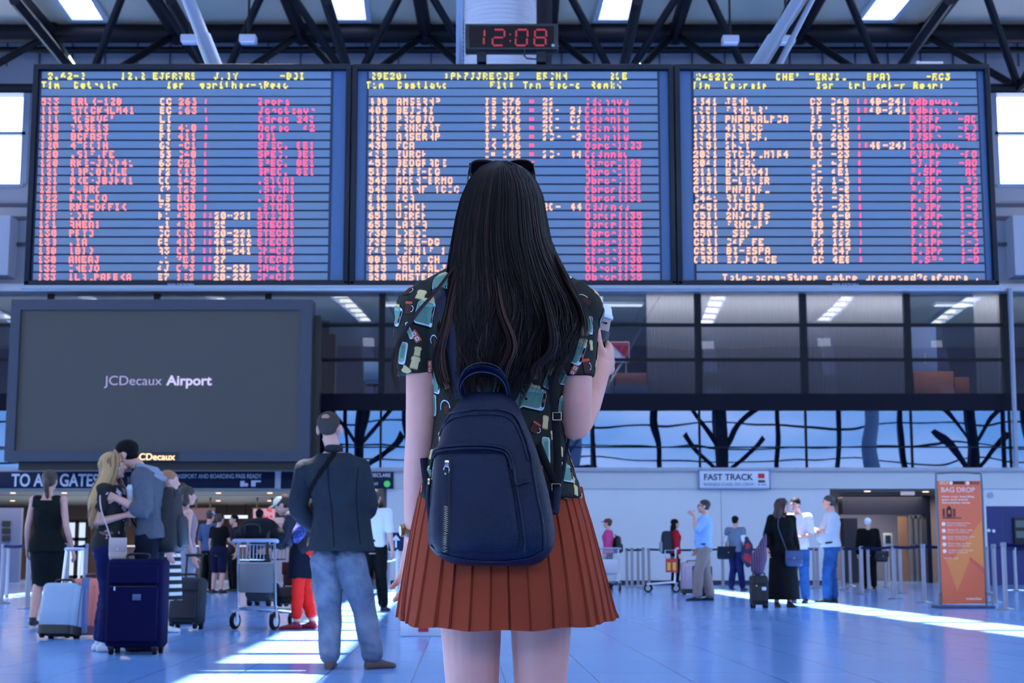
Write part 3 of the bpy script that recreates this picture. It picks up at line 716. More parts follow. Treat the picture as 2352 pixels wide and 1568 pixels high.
# hanger struts up to the roof
for nm, lab, (xa, ya), (xb, yb), r in (('hanger_strut', 'thick slanted pale steel tube rising from the left flight board to the roof', (488, 140), (421, -30), 0.058), ('hanger_strut', 'thick slanted pale steel tube rising from the right flight board to the roof', (1748, 140), (1853, -30), 0.058), ('hanger_strut', 'slim bright slanted pipe beside the thick tube above the right flight board', (1794, 140), (1880, -30), 0.024)):
    t = thing(nm, lab, 'strut', (0, 0, 0), 0, 'board hanger struts')
    a, b = at(xa, ya, BY + 0.38), at(xb, yb, BY + 0.46)
    d = (b - a); a = a - d.normalized() * 0.25; b2 = a + d * ((zr + 0.05 - a.z) / d.z)
    MB().box((a.x, BY + 0.3, a.z), (0.12, 0.3, 0.08)).build('bracket', grey_steel, t)
    MB().cyl(a, b2, r, 16).build('tube', grey_steel, t)
    MB().cyl(a - d.normalized() * 0.02, a + d.normalized() * 0.5, r * 1.2, 16).build('socket', grey_steel, t)
# clock on top
CY = 12.4
t = thing('digital_clock', 'black digital clock with red digits mounted above the middle flight board', 'clock', (0, 0, 0))
a, b = at(1068, 114, CY), at(1282, 54, CY)
MB().b2((a.x, CY, a.z), (b.x, CY + 0.14, b.z), bev=0.008).build('case', mat('clock_case', (16, 20, 30), 0.35), t)
fa, fb = at(1078, 109, CY), at(1272, 60, CY)
MB().b2((fa.x, CY - 0.008, fa.z), (fb.x, CY + 0.01, fb.z)).build('face', mat('clock_face', (16, 4, 10), 0.2), t)
red = emis('clock_red', (180, 14, 48), 0.8)
SEG = {'1': 'bc', '2': 'abged', '0': 'abcdef', '8': 'abcdefg'}
def seg_digit(ch, cx, cy, w_, h_, par):
    mb = MB(); th = 3.8
    P_ = {'a': (0, -h_, 1), 'g': (0, 0, 1), 'd': (0, h_, 1), 'f': (-w_, -h_ / 2, 0), 'b': (w_, -h_ / 2, 0), 'e': (-w_, h_ / 2, 0), 'c': (w_, h_ / 2, 0)}
    for s_ in SEG[ch]:
        x, y, hor = P_[s_]
        sl_ = -0.08 * y
        if hor: q0, q1 = at(cx + x - w_ + 2.5 + sl_, cy + y + th / 2, CY - 0.012), at(cx + x + w_ - 2.5 + sl_, cy + y - th / 2, CY - 0.012)
        else: q0, q1 = at(cx + x - th / 2 + sl_, cy + y + h_ / 2 - 2, CY - 0.012), at(cx + x + th / 2 + sl_, cy + y - h_ / 2 + 2, CY - 0.012)
        mb.b2((q0.x, CY - 0.012, q0.z), (q1.x, CY - 0.007, q1.z))
    mb.build('digit', red, par, 0)
seg_digit('1', 1100, 85, 12, 18, t); seg_digit('2', 1145, 86, 13, 18, t); seg_digit('0', 1198, 86, 13, 18, t); seg_digit('8', 1241, 86, 13, 18, t)
mb = MB()
for py in (79, 94): q = at(1172, py, CY - 0.012); mb.box(q, (0.012, 0.006, 0.012))
mb.build('colon', red, t)
q = at(1270, 104, CY - 0.01); MB().cyl(q, q + V((0, 0.01, 0)), 0.013, 12).build('maker_mark', mat('mark_grey', (150, 160, 190), 0.4), t)
for px in (1106, 1243): MB().b2((at(px - 11, 125, CY).x, CY + 0.03, at(0, 139, CY).z), (at(px + 11, 125, CY).x, CY + 0.13, at(0, 113, CY).z)).build('foot', frame_navy, t)
c0 = at(1205, 113, CY); MB().tube([c0, c0 + V((0.0, 0.03, -0.05)), c0 + V((0.02, 0.035, -0.07)), c0 + V((0.17, 0.035, -0.08))], 0.007, 8).build('cable', black, t)
# tall corrugated silo-like duct behind the clock, and its pipes
t = thing('ventilation_duct', 'pale ribbed vertical duct behind the clock', 'duct', (0, 0, 0))
DY = 31.0
xa, xb = at(1066, 60, DY).x, at(1232, 60, DY).x
rd = (xb - xa) / 2; xc_ = (xa + xb) / 2
pr = []
z = at(0, 150, DY).z - 1.5; k = 0
while z < zr: pr.append((rd + (0.012 if k % 2 else -0.012), z)); z += 0.05; k += 1
MB().lathe(pr, (xc_, DY, 0), 28).build('shell', mat('pale_duct', (176, 178, 192), 0.4, 0.1), t)
mb = MB(); mb.cyl((at(1249, 60, DY - 0.9).x, DY - 0.9, pr[0][1]), (at(1252, 60, DY - 0.9).x, DY - 0.9, zr), 0.16, 12); mb.build('side_post', steel, t)
t = tag(MB().cyl((at(1053, 140, BY).x, BY + 0.25, at(0, 160, BY).z), (at(1048, -40, BY).x, BY + 0.25, zr), 0.03, 12).build('service_pipe', mat('pale_blue_pipe', (120, 140, 180), 0.35, 0.3)), 'slim pale blue vertical pipe beside the clock', 'pipe')
for px, py, lab in ((436, 91, 'grey box floodlight, first from the left pale tube'), (570, 91, 'grey box floodlight, between the left pale tube and the clock'), (1677, 93, 'grey box floodlight above the right flight board, on the clock side of the thick tube'), (1806, 93, 'grey box floodlight above the right flight board, beyond the bright pipe')):
    t = thing('floodlight', lab, 'floodlight', at(px, py, 30.0), 0, 'floodlights under the roof')
    MB().box((0, 0, 0), (0.34, 0.25, 0.16), bev=0.02).build('housing', mat('floodlight_case', (150, 154, 178), 0.4), t)
    MB().box((0, -0.05, -0.085), (0.28, 0.14, 0.02)).build('lens', mat('lens', (206, 212, 235), 0.2), t)
    MB().cyl((0, 0, 0.08), (0, 0, zr - at(px, py, 30).z), 0.025, 8).build('hanger_rod', steel, t)

# ================================================================== BILLBOARD AND SIGNS
JY = 41.0
t = thing('billboard', 'huge dark video billboard in a slate frame beneath the left flight board', 'billboard', (0, 0, 0))
za, zb2 = wz(1060, JY), wz(690, JY)
xa, xb = at(22, 900, JY).x, at(716, 900, JY).x
ia, ib = at(44, 900, JY).x, at(688, 900, JY).x
iz0, iz1 = wz(1036, JY), wz(714, JY)
slate = mat('slate_frame', (46, 54, 74), 0.4, 0.1)
mb = MB()
for lo, hi in (((xa, za), (ia, zb2)), ((ib, za), (xb, zb2)), ((ia, za), (ib, iz0)), ((ia, iz1), (ib, zb2))): mb.b2((lo[0], JY - 0.2, lo[1]), (hi[0], JY + 0.5, hi[1]))
mb.build('frame', slate, t, 0)
MB().b2((ia, JY - 0.08, iz0), (ib, JY + 0.4, iz1)).build('screen', emis('dark_screen', (40, 46, 60), 0.7), t)
jl = emis('screen_logo', (176, 170, 232), 0.85); jb = emis('screen_logo_bold', (206, 200, 250), 1.0)
b = at(241, 884, JY - 0.09)
text('logo_light', 'JCDecaux', 0.36, jl, t, (b.x, JY - 0.1, b.z), bold=-0.006, width=at(375, 884, JY).x - b.x, extrude=0.004)
b2_ = at(383, 884, JY - 0.09)
text('logo_bold', 'Airport', 0.37, jb, t, (b2_.x, JY - 0.1, b.z), bold=0.022, width=at(489, 884, JY).x - b2_.x, extrude=0.004)
b = at(314, 1056, JY - 0.2)
MB().b2((at(330, 1050, JY).x - 0.4, JY - 0.215, wz(1060, JY)), (at(414, 1050, JY).x, JY - 0.2, wz(1040, JY))).build('nameplate', black, t)
text('nameplate_text', 'JCDecaux', 0.25, emis('warm_letters', (255, 214, 170), 1.6), t, (b.x, JY - 0.23, b.z), bold=0.012, width=at(408, 1056, JY).x - b.x, extrude=0.01)
mb = MB()
for q in (100, 330, 560): mb.cyl((at(q, 1062, JY).x, JY + 0.3, za), (at(q, 1062, JY).x, WY, za - 0.05), 0.07, 8)
mb.b2((at(40, 1062, JY).x, JY + 0.1, za - 0.22), (at(700, 1062, JY).x, JY + 0.6, za))
mb.build('support', black, t)
MB().b2((at(716, 720, JY).x, JY + 0.2, wz(1060, JY)), (at(735, 720, JY).x, JY + 0.5, wz(722, JY))).build('side_housing', black, t)

sign_blue = mat('sign_blue', (9, 22, 56), 0.55, 0.0, 0.25)
sign_white = mat('sign_letter', (224, 228, 244), 0.5)
SYY = WY - 0.14
def sign(name, label, qa, qb, pa, pb, m):
    t = thing(name, label, 'sign', (0, 0, 0))
    a, b = at(qa, pb, SYY), at(qb, pa, SYY)
    MB().b2((a.x, SYY, wz(pb, SYY)), (b.x, WY - 0.05, wz(pa, SYY)), bev=0.008).build('sign_board', m, t)
    return t
def sgtext(t, s, qa, qb, base, h, m, bold=0.0, nm='lettering'):
    a, b = at(qa, base, SYY), at(qb, base, SYY)
    size = (wz(base - h, SYY) - wz(base, SYY)) / 0.70
    return text(nm, s, size, m, t, (a.x, SYY - 0.006, wz(base, SYY)), bold=bold, width=(b.x - a.x) if qb else None, extrude=0.003)
t = sign('gate_sign', 'long dark blue sign reading to all gates over the recess', -150, 632, 1083, 1121, sign_blue)
sgtext(t, 'TO ALL GATES', 26, 226, 1116, 28, sign_white, 0.02)
sgtext(t, 'HAVE YOUR PASSPORT AND BOARDING PASS READY', 340, 600, 1098, 10, sign_white, 0.014)
mb = MB()
mb.b2((at(552, 1110, SYY).x, SYY - 0.01, wz(1117, SYY)), (at(562, 1110, SYY).x, SYY, wz(1104, SYY))); mb.b2((at(577, 1110, SYY).x, SYY - 0.01, wz(1117, SYY)), (at(587, 1110, SYY).x, SYY, wz(1103, SYY))); mb.b2((at(587, 1110, SYY).x, SYY - 0.01, wz(1107, SYY)), (at(599, 1110, SYY).x, SYY, wz(1103, SYY)))
mb.ell((at(566, 1113, SYY).x, SYY - 0.004, wz(1113, SYY)), 0.05, 0.006, 0.05)
mb.build('pictogram', sign_white, t)
t = tag(MB().b2((at(632, 1100, SYY).x, SYY - 0.03, wz(1121, SYY)), (at(645, 1100, SYY).x, WY - 0.05, wz(1081, SYY))).build('sign_post', mat('pale_post', (170, 174, 192), 0.4)), 'short pale post between the two dark blue signs', 'post')
t = sign('customs_sign', 'shorter dark blue sign with a green dot behind the jacketed man', 645, 904, 1083, 1122, sign_blue)
sgtext(t, 'NOTHING TO DECLARE', 778, 896, 1095, 8, sign_white, 0.004)
sgtext(t, 'EXIT', 852, 868, 1114, 6, sign_white, 0.004)
q = at(889, 1111, SYY); MB().cyl((q.x, SYY - 0.008, q.z), (q.x, SYY, q.z), 0.09, 24).build('green_dot', emis('green_dot', (60, 190, 110), 0.8), t)
t = sign('fast_lane_sign', 'white sign reading fast track on the fascia above the man in the blue shirt', 1606, 1768, 1080, 1121, mat('sign_white_board', (206, 212, 226), 0.4))
for lo, hi in (((1604, 1078), (1770, 1081)), ((1604, 1120), (1770, 1123)), ((1604, 1078), (1607, 1123)), ((1767, 1078), (1770, 1123))):
    MB().b2((at(lo[0], 1100, SYY).x, SYY - 0.012, wz(hi[1], SYY)), (at(hi[0], 1100, SYY).x, WY - 0.06, wz(lo[1], SYY))).build('frame', mat('sign_edge', (120, 138, 180), 0.4), t)
sgtext(t, 'FAST TRACK', 1616, 1729, 1102, 14, mat('sign_navy_letter', (24, 48, 92), 0.5), 0.02)
sgtext(t, 'BUSINESS CLASS, OD, CREW', 1616, 1731, 1115, 6.5, mat('sign_grey_letter', (110, 128, 170), 0.5), 0.0)
MB().b2((at(1741, 1092, SYY).x, SYY - 0.006, wz(1098, SYY)), (at(1756, 1092, SYY).x, SYY, wz(1087, SYY))).build('red_emblem', mat('emblem_red', (200, 20, 40), 0.5), t)
MB().b2((at(1741, 1092, SYY).x, SYY - 0.006, wz(1108, SYY)), (at(1757, 1092, SYY).x, SYY, wz(1102, SYY))).build('dark_emblem', mat('emblem_dark', (60, 64, 80), 0.5), t)
mb = MB(); mb.cyl((at(1743, 1113, SYY).x, SYY - 0.006, wz(1113, SYY)), (at(1743, 1113, SYY).x, SYY, wz(1113, SYY)), 0.025, 12); mb.b2((at(1748, 1113, SYY).x, SYY - 0.005, wz(1114, SYY)), (at(1760, 1113, SYY).x, SYY, wz(1111.5, SYY))); mb.build('emblem_line', mat('emblem_line', (120, 134, 190), 0.5), t)
# ================================================================== LUGGAGE, TROLLEYS, POSTS: builders
def rbox_loft(w, d, zs, e=0.5, n=28):
    """rings of a rounded box: zs = [(z, inset)]"""
    out = []
    for z, ins in zs:
        rg = []
        for q in range(n):
            t = 2 * PI * (q + 0.5) / n; c_, s_ = math.cos(t), math.sin(t)
            rg.append(V(((w / 2 - ins) * math.copysign(abs(c_) ** e, c_), (d / 2 - ins) * math.copysign(abs(s_) ** e, s_), z)))
        out.append(rg)
    return out

def suitcase(label, x, y, rz, w, d, h, m, trim=None, handle=0.0, soft=True, tilt=0.0, badge=None, ribs=True, group=None, z=0.0, band=None, name='suitcase'):
    t = thing(name, label, 'suitcase', (x, y, z), rz, group); t.rotation_euler = (tilt, 0, rz)
    trim = trim or black; b = 0.055; r = 0.035
    mb = MB(); mb.loft(rbox_loft(w, d, [(b, 0.03), (b + 0.01, 0.012), (b + r, 0), (h - r, 0), (h - 0.01, 0.012), (h, 0.03)], 0.28))
    mb.build('shell', m, t, 50)
    if soft:
        MB().loft(rbox_loft(w * 0.86, 0.05, [(b + 0.05, 0.012), (b + 0.06, 0), (h * 0.70, 0), (h * 0.71, 0.012)], 0.25), M=Matrix.Translation((0, -d / 2 - 0.012, 0))).build('front_pocket', m, t, 50)
        MB().b2((-w * 0.40, -d / 2 - 0.042, h * 0.705), (w * 0.40, -d / 2 - 0.006, h * 0.715)).build('zipper', trim, t)
        MB().loft(rbox_loft(w * 0.86, 0.03, [(h * 0.74, 0.01), (h * 0.75, 0), (h * 0.92, 0), (h * 0.93, 0.01)], 0.25), M=Matrix.Translation((0, -d / 2 - 0.004, 0))).build('upper_pocket', m, t, 50)
        MB().cyl((-w * 0.30, -d / 2 - 0.05, h * 0.67), (-w * 0.30, -d / 2 - 0.05, h * 0.71), 0.008, 8).build('zipper_pull', alu, t)
    else:
        mb = MB()
        for q in range(5 if ribs else 0): X = (q - 2) * w / 6; mb.tube([(X, -d / 2 - 0.002, b + 0.06), (X, -d / 2 - 0.006, h * 0.5), (X, -d / 2 - 0.002, h - 0.06)], 0.006, 6)
        if ribs: mb.build('shell_rib', m, t)
        mb = MB(); mb.loft(rbox_loft(w + 0.006, d * 0.05, [(b + 0.004, 0.03), (b + r, 0), (h - r, 0), (h + 0.004, 0.03)], 0.28)); mb.build('zipper_band', trim, t)
        MB().loft(rbox_loft(w + 0.012, d + 0.012, [(0.03, 0.025), (0.04, 0), (0.12, 0), (0.125, 0.008)], 0.3)).build('base_guard', trim, t)
    if band: MB().loft(rbox_loft(0.075, d + 0.016, [(b - 0.002, 0), (h + 0.006, 0)], 0.2), M=Matrix.Translation((-w * 0.2, 0, 0))).build('luggage_strap', band, t)
    MB().tube(spline([(-0.09, -0.02, h), (-0.08, -0.02, h + 0.035), (0.08, -0.02, h + 0.035), (0.09, -0.02, h)], 4), 0.012, 8).build('top_handle', trim, t)
    if handle:
        mb = MB()
        for q in (-1, 1): mb.cyl((q * w * 0.24, d * 0.36, h - 0.03), (q * w * 0.24, d * 0.36, h + handle), 0.013, 8)
        mb.tube([(-w * 0.26, d * 0.36, h + handle), (w * 0.26, d * 0.36, h + handle)], 0.017, 8, round_ends=True)
        mb.build('pull_handle', alu if not soft else trim, t)
    for q in (-1, 1):
        for e in (-1, 1):
            wm = MB().cyl((q * (w * 0.38) - 0.014, e * d * 0.34, 0.034), (q * (w * 0.38) + 0.014, e * d * 0.34, 0.034), 0.034, 14).build('wheel', rubber, t)
            MB().box((q * w * 0.38, e * d * 0.34, 0.058), (0.05, 0.06, 0.03), bev=0.008).build('wheel_housing', trim, wm)
    if badge: MB().box((0.04, -d / 2 - 0.042, h * 0.60), (0.07, 0.01, 0.05), bev=0.003).build('badge', badge, t)
    return t

def backpack_thing(label, loc, rz, w, d, h, m, m2=None, straps=None, tilt=0.0, name='backpack', group=None):
    t = thing(name, label, 'backpack', loc, rz, group); t.rotation_euler = (tilt, 0, rz)
    mb = MB(); mb.loft([[V((p.x * (1 if z < 0.75 * h else 0.9), p.y + (0.0), p.z)) for p in rg] for (z, _), rg in zip([(0.0, 0.04), (0.02 * h, 0.012), (0.15 * h, 0), (0.5 * h, 0.0), (0.8 * h, 0.012), (0.94 * h, 0.04), (h, 0.075)], rbox_loft(w, d, [(0.0, 0.04), (0.02 * h, 0.012), (0.15 * h, 0), (0.5 * h, 0.0), (0.8 * h, 0.012), (0.94 * h, 0.04), (h, 0.075)], 0.55))])
    mb.build('pack_body', m, t, 60)
    MB().loft(rbox_loft(w * 0.8, 0.07, [(0.06 * h, 0.02), (0.10 * h, 0), (0.48 * h, 0.0), (0.54 * h, 0.02)], 0.5), M=Matrix.Translation((0, -d / 2, 0))).build('front_pocket', m2 or m, t, 60)
    MB().tube(spline([(-w * 0.36, -d * 0.3, h * 0.55), (-w * 0.3, -d * 0.36, h * 0.86), (0, -d * 0.38, h * 0.96), (w * 0.3, -d * 0.36, h * 0.86), (w * 0.36, -d * 0.3, h * 0.55)], 5), 0.006, 6).build('zipper', black, t)
    MB().tube(spline([(-0.04, d * 0.3, h * 0.97), (-0.03, d * 0.3, h * 1.06), (0.03, d * 0.3, h * 1.06), (0.04, d * 0.3, h * 0.97)], 4), 0.009, 6).build('grab_handle', black, t)
    for q, pts in enumerate(straps or []): MB().tube(spline(pts, 5), [(0.028, 0.008)] * ((len(pts) - 1) * 5 + 1), 8, side=(1, 0, 0)).build('shoulder_strap', black, t)
    return t

def handbag(label, loc, rz, w, d, h, m, strap=None, name='shoulder_bag', flap=None, cat='bag'):
    t = thing(name, label, cat, loc, rz)
    MB().loft(rbox_loft(w, d, [(0, 0.03), (0.02, 0.008), (h * 0.3, 0), (h * 0.85, 0.006), (h, 0.02)], 0.4)).build('bag_body', m, t, 60)
    MB().loft(rbox_loft(w * 0.98, 0.012, [(h * 0.45, 0.012), (h * 0.5, 0), (h, 0.0)], 0.3), M=Matrix.Translation((0, -d / 2 - 0.002, 0))).build('flap', flap or m, t, 60)
    MB().cyl((0, -d / 2 - 0.012, h * 0.52), (0, -d / 2 - 0.004, h * 0.52), 0.010, 10).build('clasp', alu, t)
    if strap: MB().tube(spline(strap, 5), [(0.006, 0.003)] * ((len(strap) - 1) * 5 + 1), 6).build('strap', flap or m, t)
    return t

def trolley(label, x, y, rz, board_m, group='airport luggage trolleys'):
    t = thing('luggage_trolley', label, 'trolley', (x, y, 0), rz, group)
    mb = MB()                                           # handle side at y = 0, deck runs to +y
    for q in (-1, 1):
        mb.tube(spline([(q * 0.24, 0.02, 0.20), (q * 0.235, 0.0, 0.5), (q * 0.23, -0.02, 0.95)], 4), 0.014, 8)
        mb.tube([(q * 0.24, 0.02, 0.22), (q * 0.20, 0.62, 0.17)], 0.014, 8)
    mb.tube([(-0.24, 0.02, 0.24), (0.24, 0.02, 0.24)], 0.014, 8); mb.tube([(-0.20, 0.62, 0.17), (0.20, 0.62, 0.17)], 0.014, 8)
    mb.tube([(-0.235, 0.0, 0.72), (0.235, 0.0, 0.72)], 0.010, 8)
    mb.build('frame', chrome, t)
    mb = MB()
    for q in range(7): X = (q - 3) * 0.066; mb.tube([(X * 1.1, 0.04, 0.235), (X * 0.92, 0.62, 0.185)], 0.010, 6)
    mb.build('deck', mat('pale_deck_bar', (206, 208, 216), 0.4), t)
    MB().tube(spline([(-0.27, -0.03, 0.955), (-0.23, -0.06, 0.965), (0.23, -0.06, 0.965), (0.27, -0.03, 0.955)], 4), 0.020, 10, round_ends=True).build('handle', mat('grey_grip', (150, 162, 190), 0.4), t)
    mb = MB()
    for z in (0.76, 0.92):
        mb.tube([(-0.23, -0.01, z), (-0.23, 0.22, z), (0.23, 0.22, z), (0.23, -0.01, z)], 0.006, 6)
    mb.tube([(-0.23, -0.01, 0.92), (0.23, -0.01, 0.92)], 0.006, 6)
    for q in range(11): X = (q - 5) * 0.045; mb.tube([(X, -0.01, 0.925), (X, -0.012, 0.78), (X, 0.0, 0.755), (X, 0.22, 0.76), (X, 0.22, 0.92)], 0.0045, 6)
    mb.build('basket', chrome, t)
    MB().b2((-0.215, -0.015, 0.40), (0.215, 0.005, 0.72), bev=0.008).build('notice_board', board_m, t)
    for (X, Y_) in ((-0.25, -0.02), (0.25, -0.02), (-0.12, 0.60), (0.12, 0.60)):
        wm = MB().lathe([(0.055, -0.018), (0.085, -0.020), (0.092, -0.010), (0.092, 0.010), (0.085, 0.020), (0.055, 0.018)], n=22, M=Matrix.Translation((X, Y_, 0.092)) @ Matrix.Rotation(PI / 2, 4, 'Y')).build('wheel', rubber, t)
        MB().cyl((X - 0.022, Y_, 0.092), (X + 0.022, Y_, 0.092), 0.056, 16).build('hub', alu, wm)
        mb = MB()
        for e in (-1, 1): mb.b2((X + e * 0.027 - 0.004, Y_ - 0.022, 0.08), (X + e * 0.027 + 0.004, Y_ + 0.022, 0.21))
        mb.b2((X - 0.031, Y_ - 0.03, 0.20), (X + 0.031, Y_ + 0.03, 0.215)); mb.build('caster_fork', alu, wm)
    return t

belt_blue = mat('belt_blue', (8, 14, 62), 0.8, spec=0.1); belt_teal = mat('belt_teal', (20, 34, 56), 0.8, spec=0.1)
def stanchion(label, x, y, to=None, bm=None, h=1.0):
    t = thing('belt_post', label, 'belt post', (x, y, 0), 0, 'queue barrier posts')
    MB().lathe([(0.0, 0.0), (0.145, 0.0), (0.15, 0.008), (0.12, 0.02), (0.05, 0.034), (0.034, 0.05)], n=22).build('base', alu, t)
    MB().cyl((0, 0, 0.02), (0, 0, h - 0.07), 0.038, 16).build('post', mat('satin_post', (150, 144, 156), 0.4, 0.4), t)
    MB().lathe([(0.036, h - 0.075), (0.043, h - 0.07), (0.043, h - 0.01), (0.036, h), (0.0, h)], n=16).build('belt_head', mat('belt_head_grey', (120, 124, 140), 0.4), t)
    if to:
        a = V((0, 0, 0)); b = V((to[0] - x, to[1] - y, 0)); d = b.normalized(); n = V((-d.y, d.x, 0)) * 0.003
        rings = []
        for i in range(9):
            u = i / 8; c_ = a.lerp(b, u) ; sag = 0.02 * math.sin(PI * u)
            if i == 0: c_ = a + d * 0.04
            if i == 8: c_ = b - d * 0.04
            rings.append([c_ + n + V((0, 0, h - 0.062 - sag)), c_ - n + V((0, 0, h - 0.062 - sag)), c_ - n + V((0, 0, h - 0.012 - sag)), c_ + n + V((0, 0, h - 0.012 - sag))])
        MB().loft(rings).build('belt', bm or belt_blue, t)
    return t
# ================================================================== PEOPLE: builder
skin_a = mat('skin_light', (206, 154, 140), 0.5, vary=(14, (194, 138, 126), 0.5))
skin_b = mat('skin_tanned', (178, 124, 104), 0.5)
hair_black = mat('hair_black', (11, 9, 10), 0.68)
hair_brown = mat('hair_brown', (62, 40, 30), 0.45, bump=('Z', 40, 0.3, 0.004))
hair_ginger = mat('hair_ginger', (146, 96, 66), 0.45)
hair_blonde = mat('hair_blonde', (178, 138, 92), 0.5)
hair_grey = mat('hair_grey', (66, 57, 53), 0.8, bump=('noise', 160, 0.5, 0.004))
hair_white = mat('hair_white', (222, 222, 226), 0.5)
eye_white = mat('eye_white', (230, 230, 230), 0.2); eye_dark = mat('eye_dark', (30, 22, 18), 0.2); lip = mat('lip', (170, 90, 86), 0.45)

def cr(p0, p1, p2, p3, t):
    return p1 + ((p2 - p0) * 0.5) * t + (p0 - p1 * 2.5 + p2 * 2 - p3 * 0.5) * t * t + ((p1 - p2) * 1.5 + (p3 - p0) * 0.5) * t ** 3
def spline(pts, n):
    P = [V(p) for p in pts]; P = [P[0] * 2 - P[1]] + P + [P[-1] * 2 - P[-2]]; out = []
    for i in range(1, len(P) - 2):
        for j in range(n): out.append(cr(P[i - 1], P[i], P[i + 1], P[i + 2], j / n))
    out.append(P[-2]); return out
def lerp_list(vals, n):
    out = []
    for i in range(len(vals) - 1):
        for j in range(n): t = j / n; t = t * t * (3 - 2 * t); out.append(vals[i] * (1 - t) + vals[i + 1] * t)
    out.append(vals[-1]); return out

def hand_prims(mb, W, d, pn, k=1.0, thumb=1, curl=(20, 25, 20), thick=1.0, spread=0.10, thumb_open=0.75):
    """palm and five fingers. d: wrist to fingers, pn: the way the palm faces, thumb: +1/-1 side on which the thumb sits"""
    d = V(d).normalized(); pn = (V(pn) - d * V(pn).dot(d)).normalized(); s = d.cross(pn) * thumb; W = V(W)
    kn = []
    for i, (o, L, r) in enumerate(((0.030, 0.092, 0.0105), (0.010, 0.096, 0.0105), (-0.011, 0.091, 0.0100), (-0.030, 0.082, 0.0092))):
        a = W + s * (o * 0.45 * k) ; b = W + d * (L * k) + s * (o * k)
        mb.tube([a, a * 0.5 + b * 0.5 - pn * 0.002, b], [0.016 * k, 0.0145 * k, 0.0125 * k * thick], 8, round_ends=True)
        L3 = ((0.042, 0.026, 0.021), (0.046, 0.029, 0.022), (0.043, 0.027, 0.021), (0.033, 0.020, 0.018))[i]
        p = b; dd = (d + s * (spread * (1.5 - i) * 0.66)).normalized(); pts = [p]; an = 0
        for q in range(3):
            an += R(curl[q] * (1 + 0.10 * i))
            p = p + (dd * math.cos(an) + pn * math.sin(an)) * (L3[q] * k); pts.append(p)
        mb.tube(spline(pts, 2), lerp_list([r * k * thick * f for f in (1.05, 0.98, 0.9, 0.74)], 2), 8, round_ends=True)
        kn.append(pts)
    t0 = W + d * (0.022 * k) + s * (0.020 * k); td = (d * (1 - 0.5 * thumb_open) + s * thumb_open + pn * 0.35).normalized()
    t1 = t0 + td * (0.045 * k); t2 = t1 + (td + d * 0.5).normalized() * (0.034 * k); t3 = t2 + (td + d * 0.9).normalized() * (0.026 * k)
    mb.tube(spline([t0, t1, t2, t3], 2), lerp_list([0.0155 * k, 0.0125 * k, 0.0105 * k, 0.0085 * k], 2), 8, round_ends=True)
    return kn

def creases(amp, fx=13.0, fz=20.0, seed=0.0):
    def fn(v):
        n1 = noise.noise(V((v.x * fx + seed, v.y * fx, v.z * fz + v.x * 9))); n2 = noise.noise(V((v.x * fx + 7, v.y * fx + seed, v.z * fz * 0.45)))
        return V((v.x + amp * 0.6 * n2, v.y + amp * n1, v.z))
    return fn

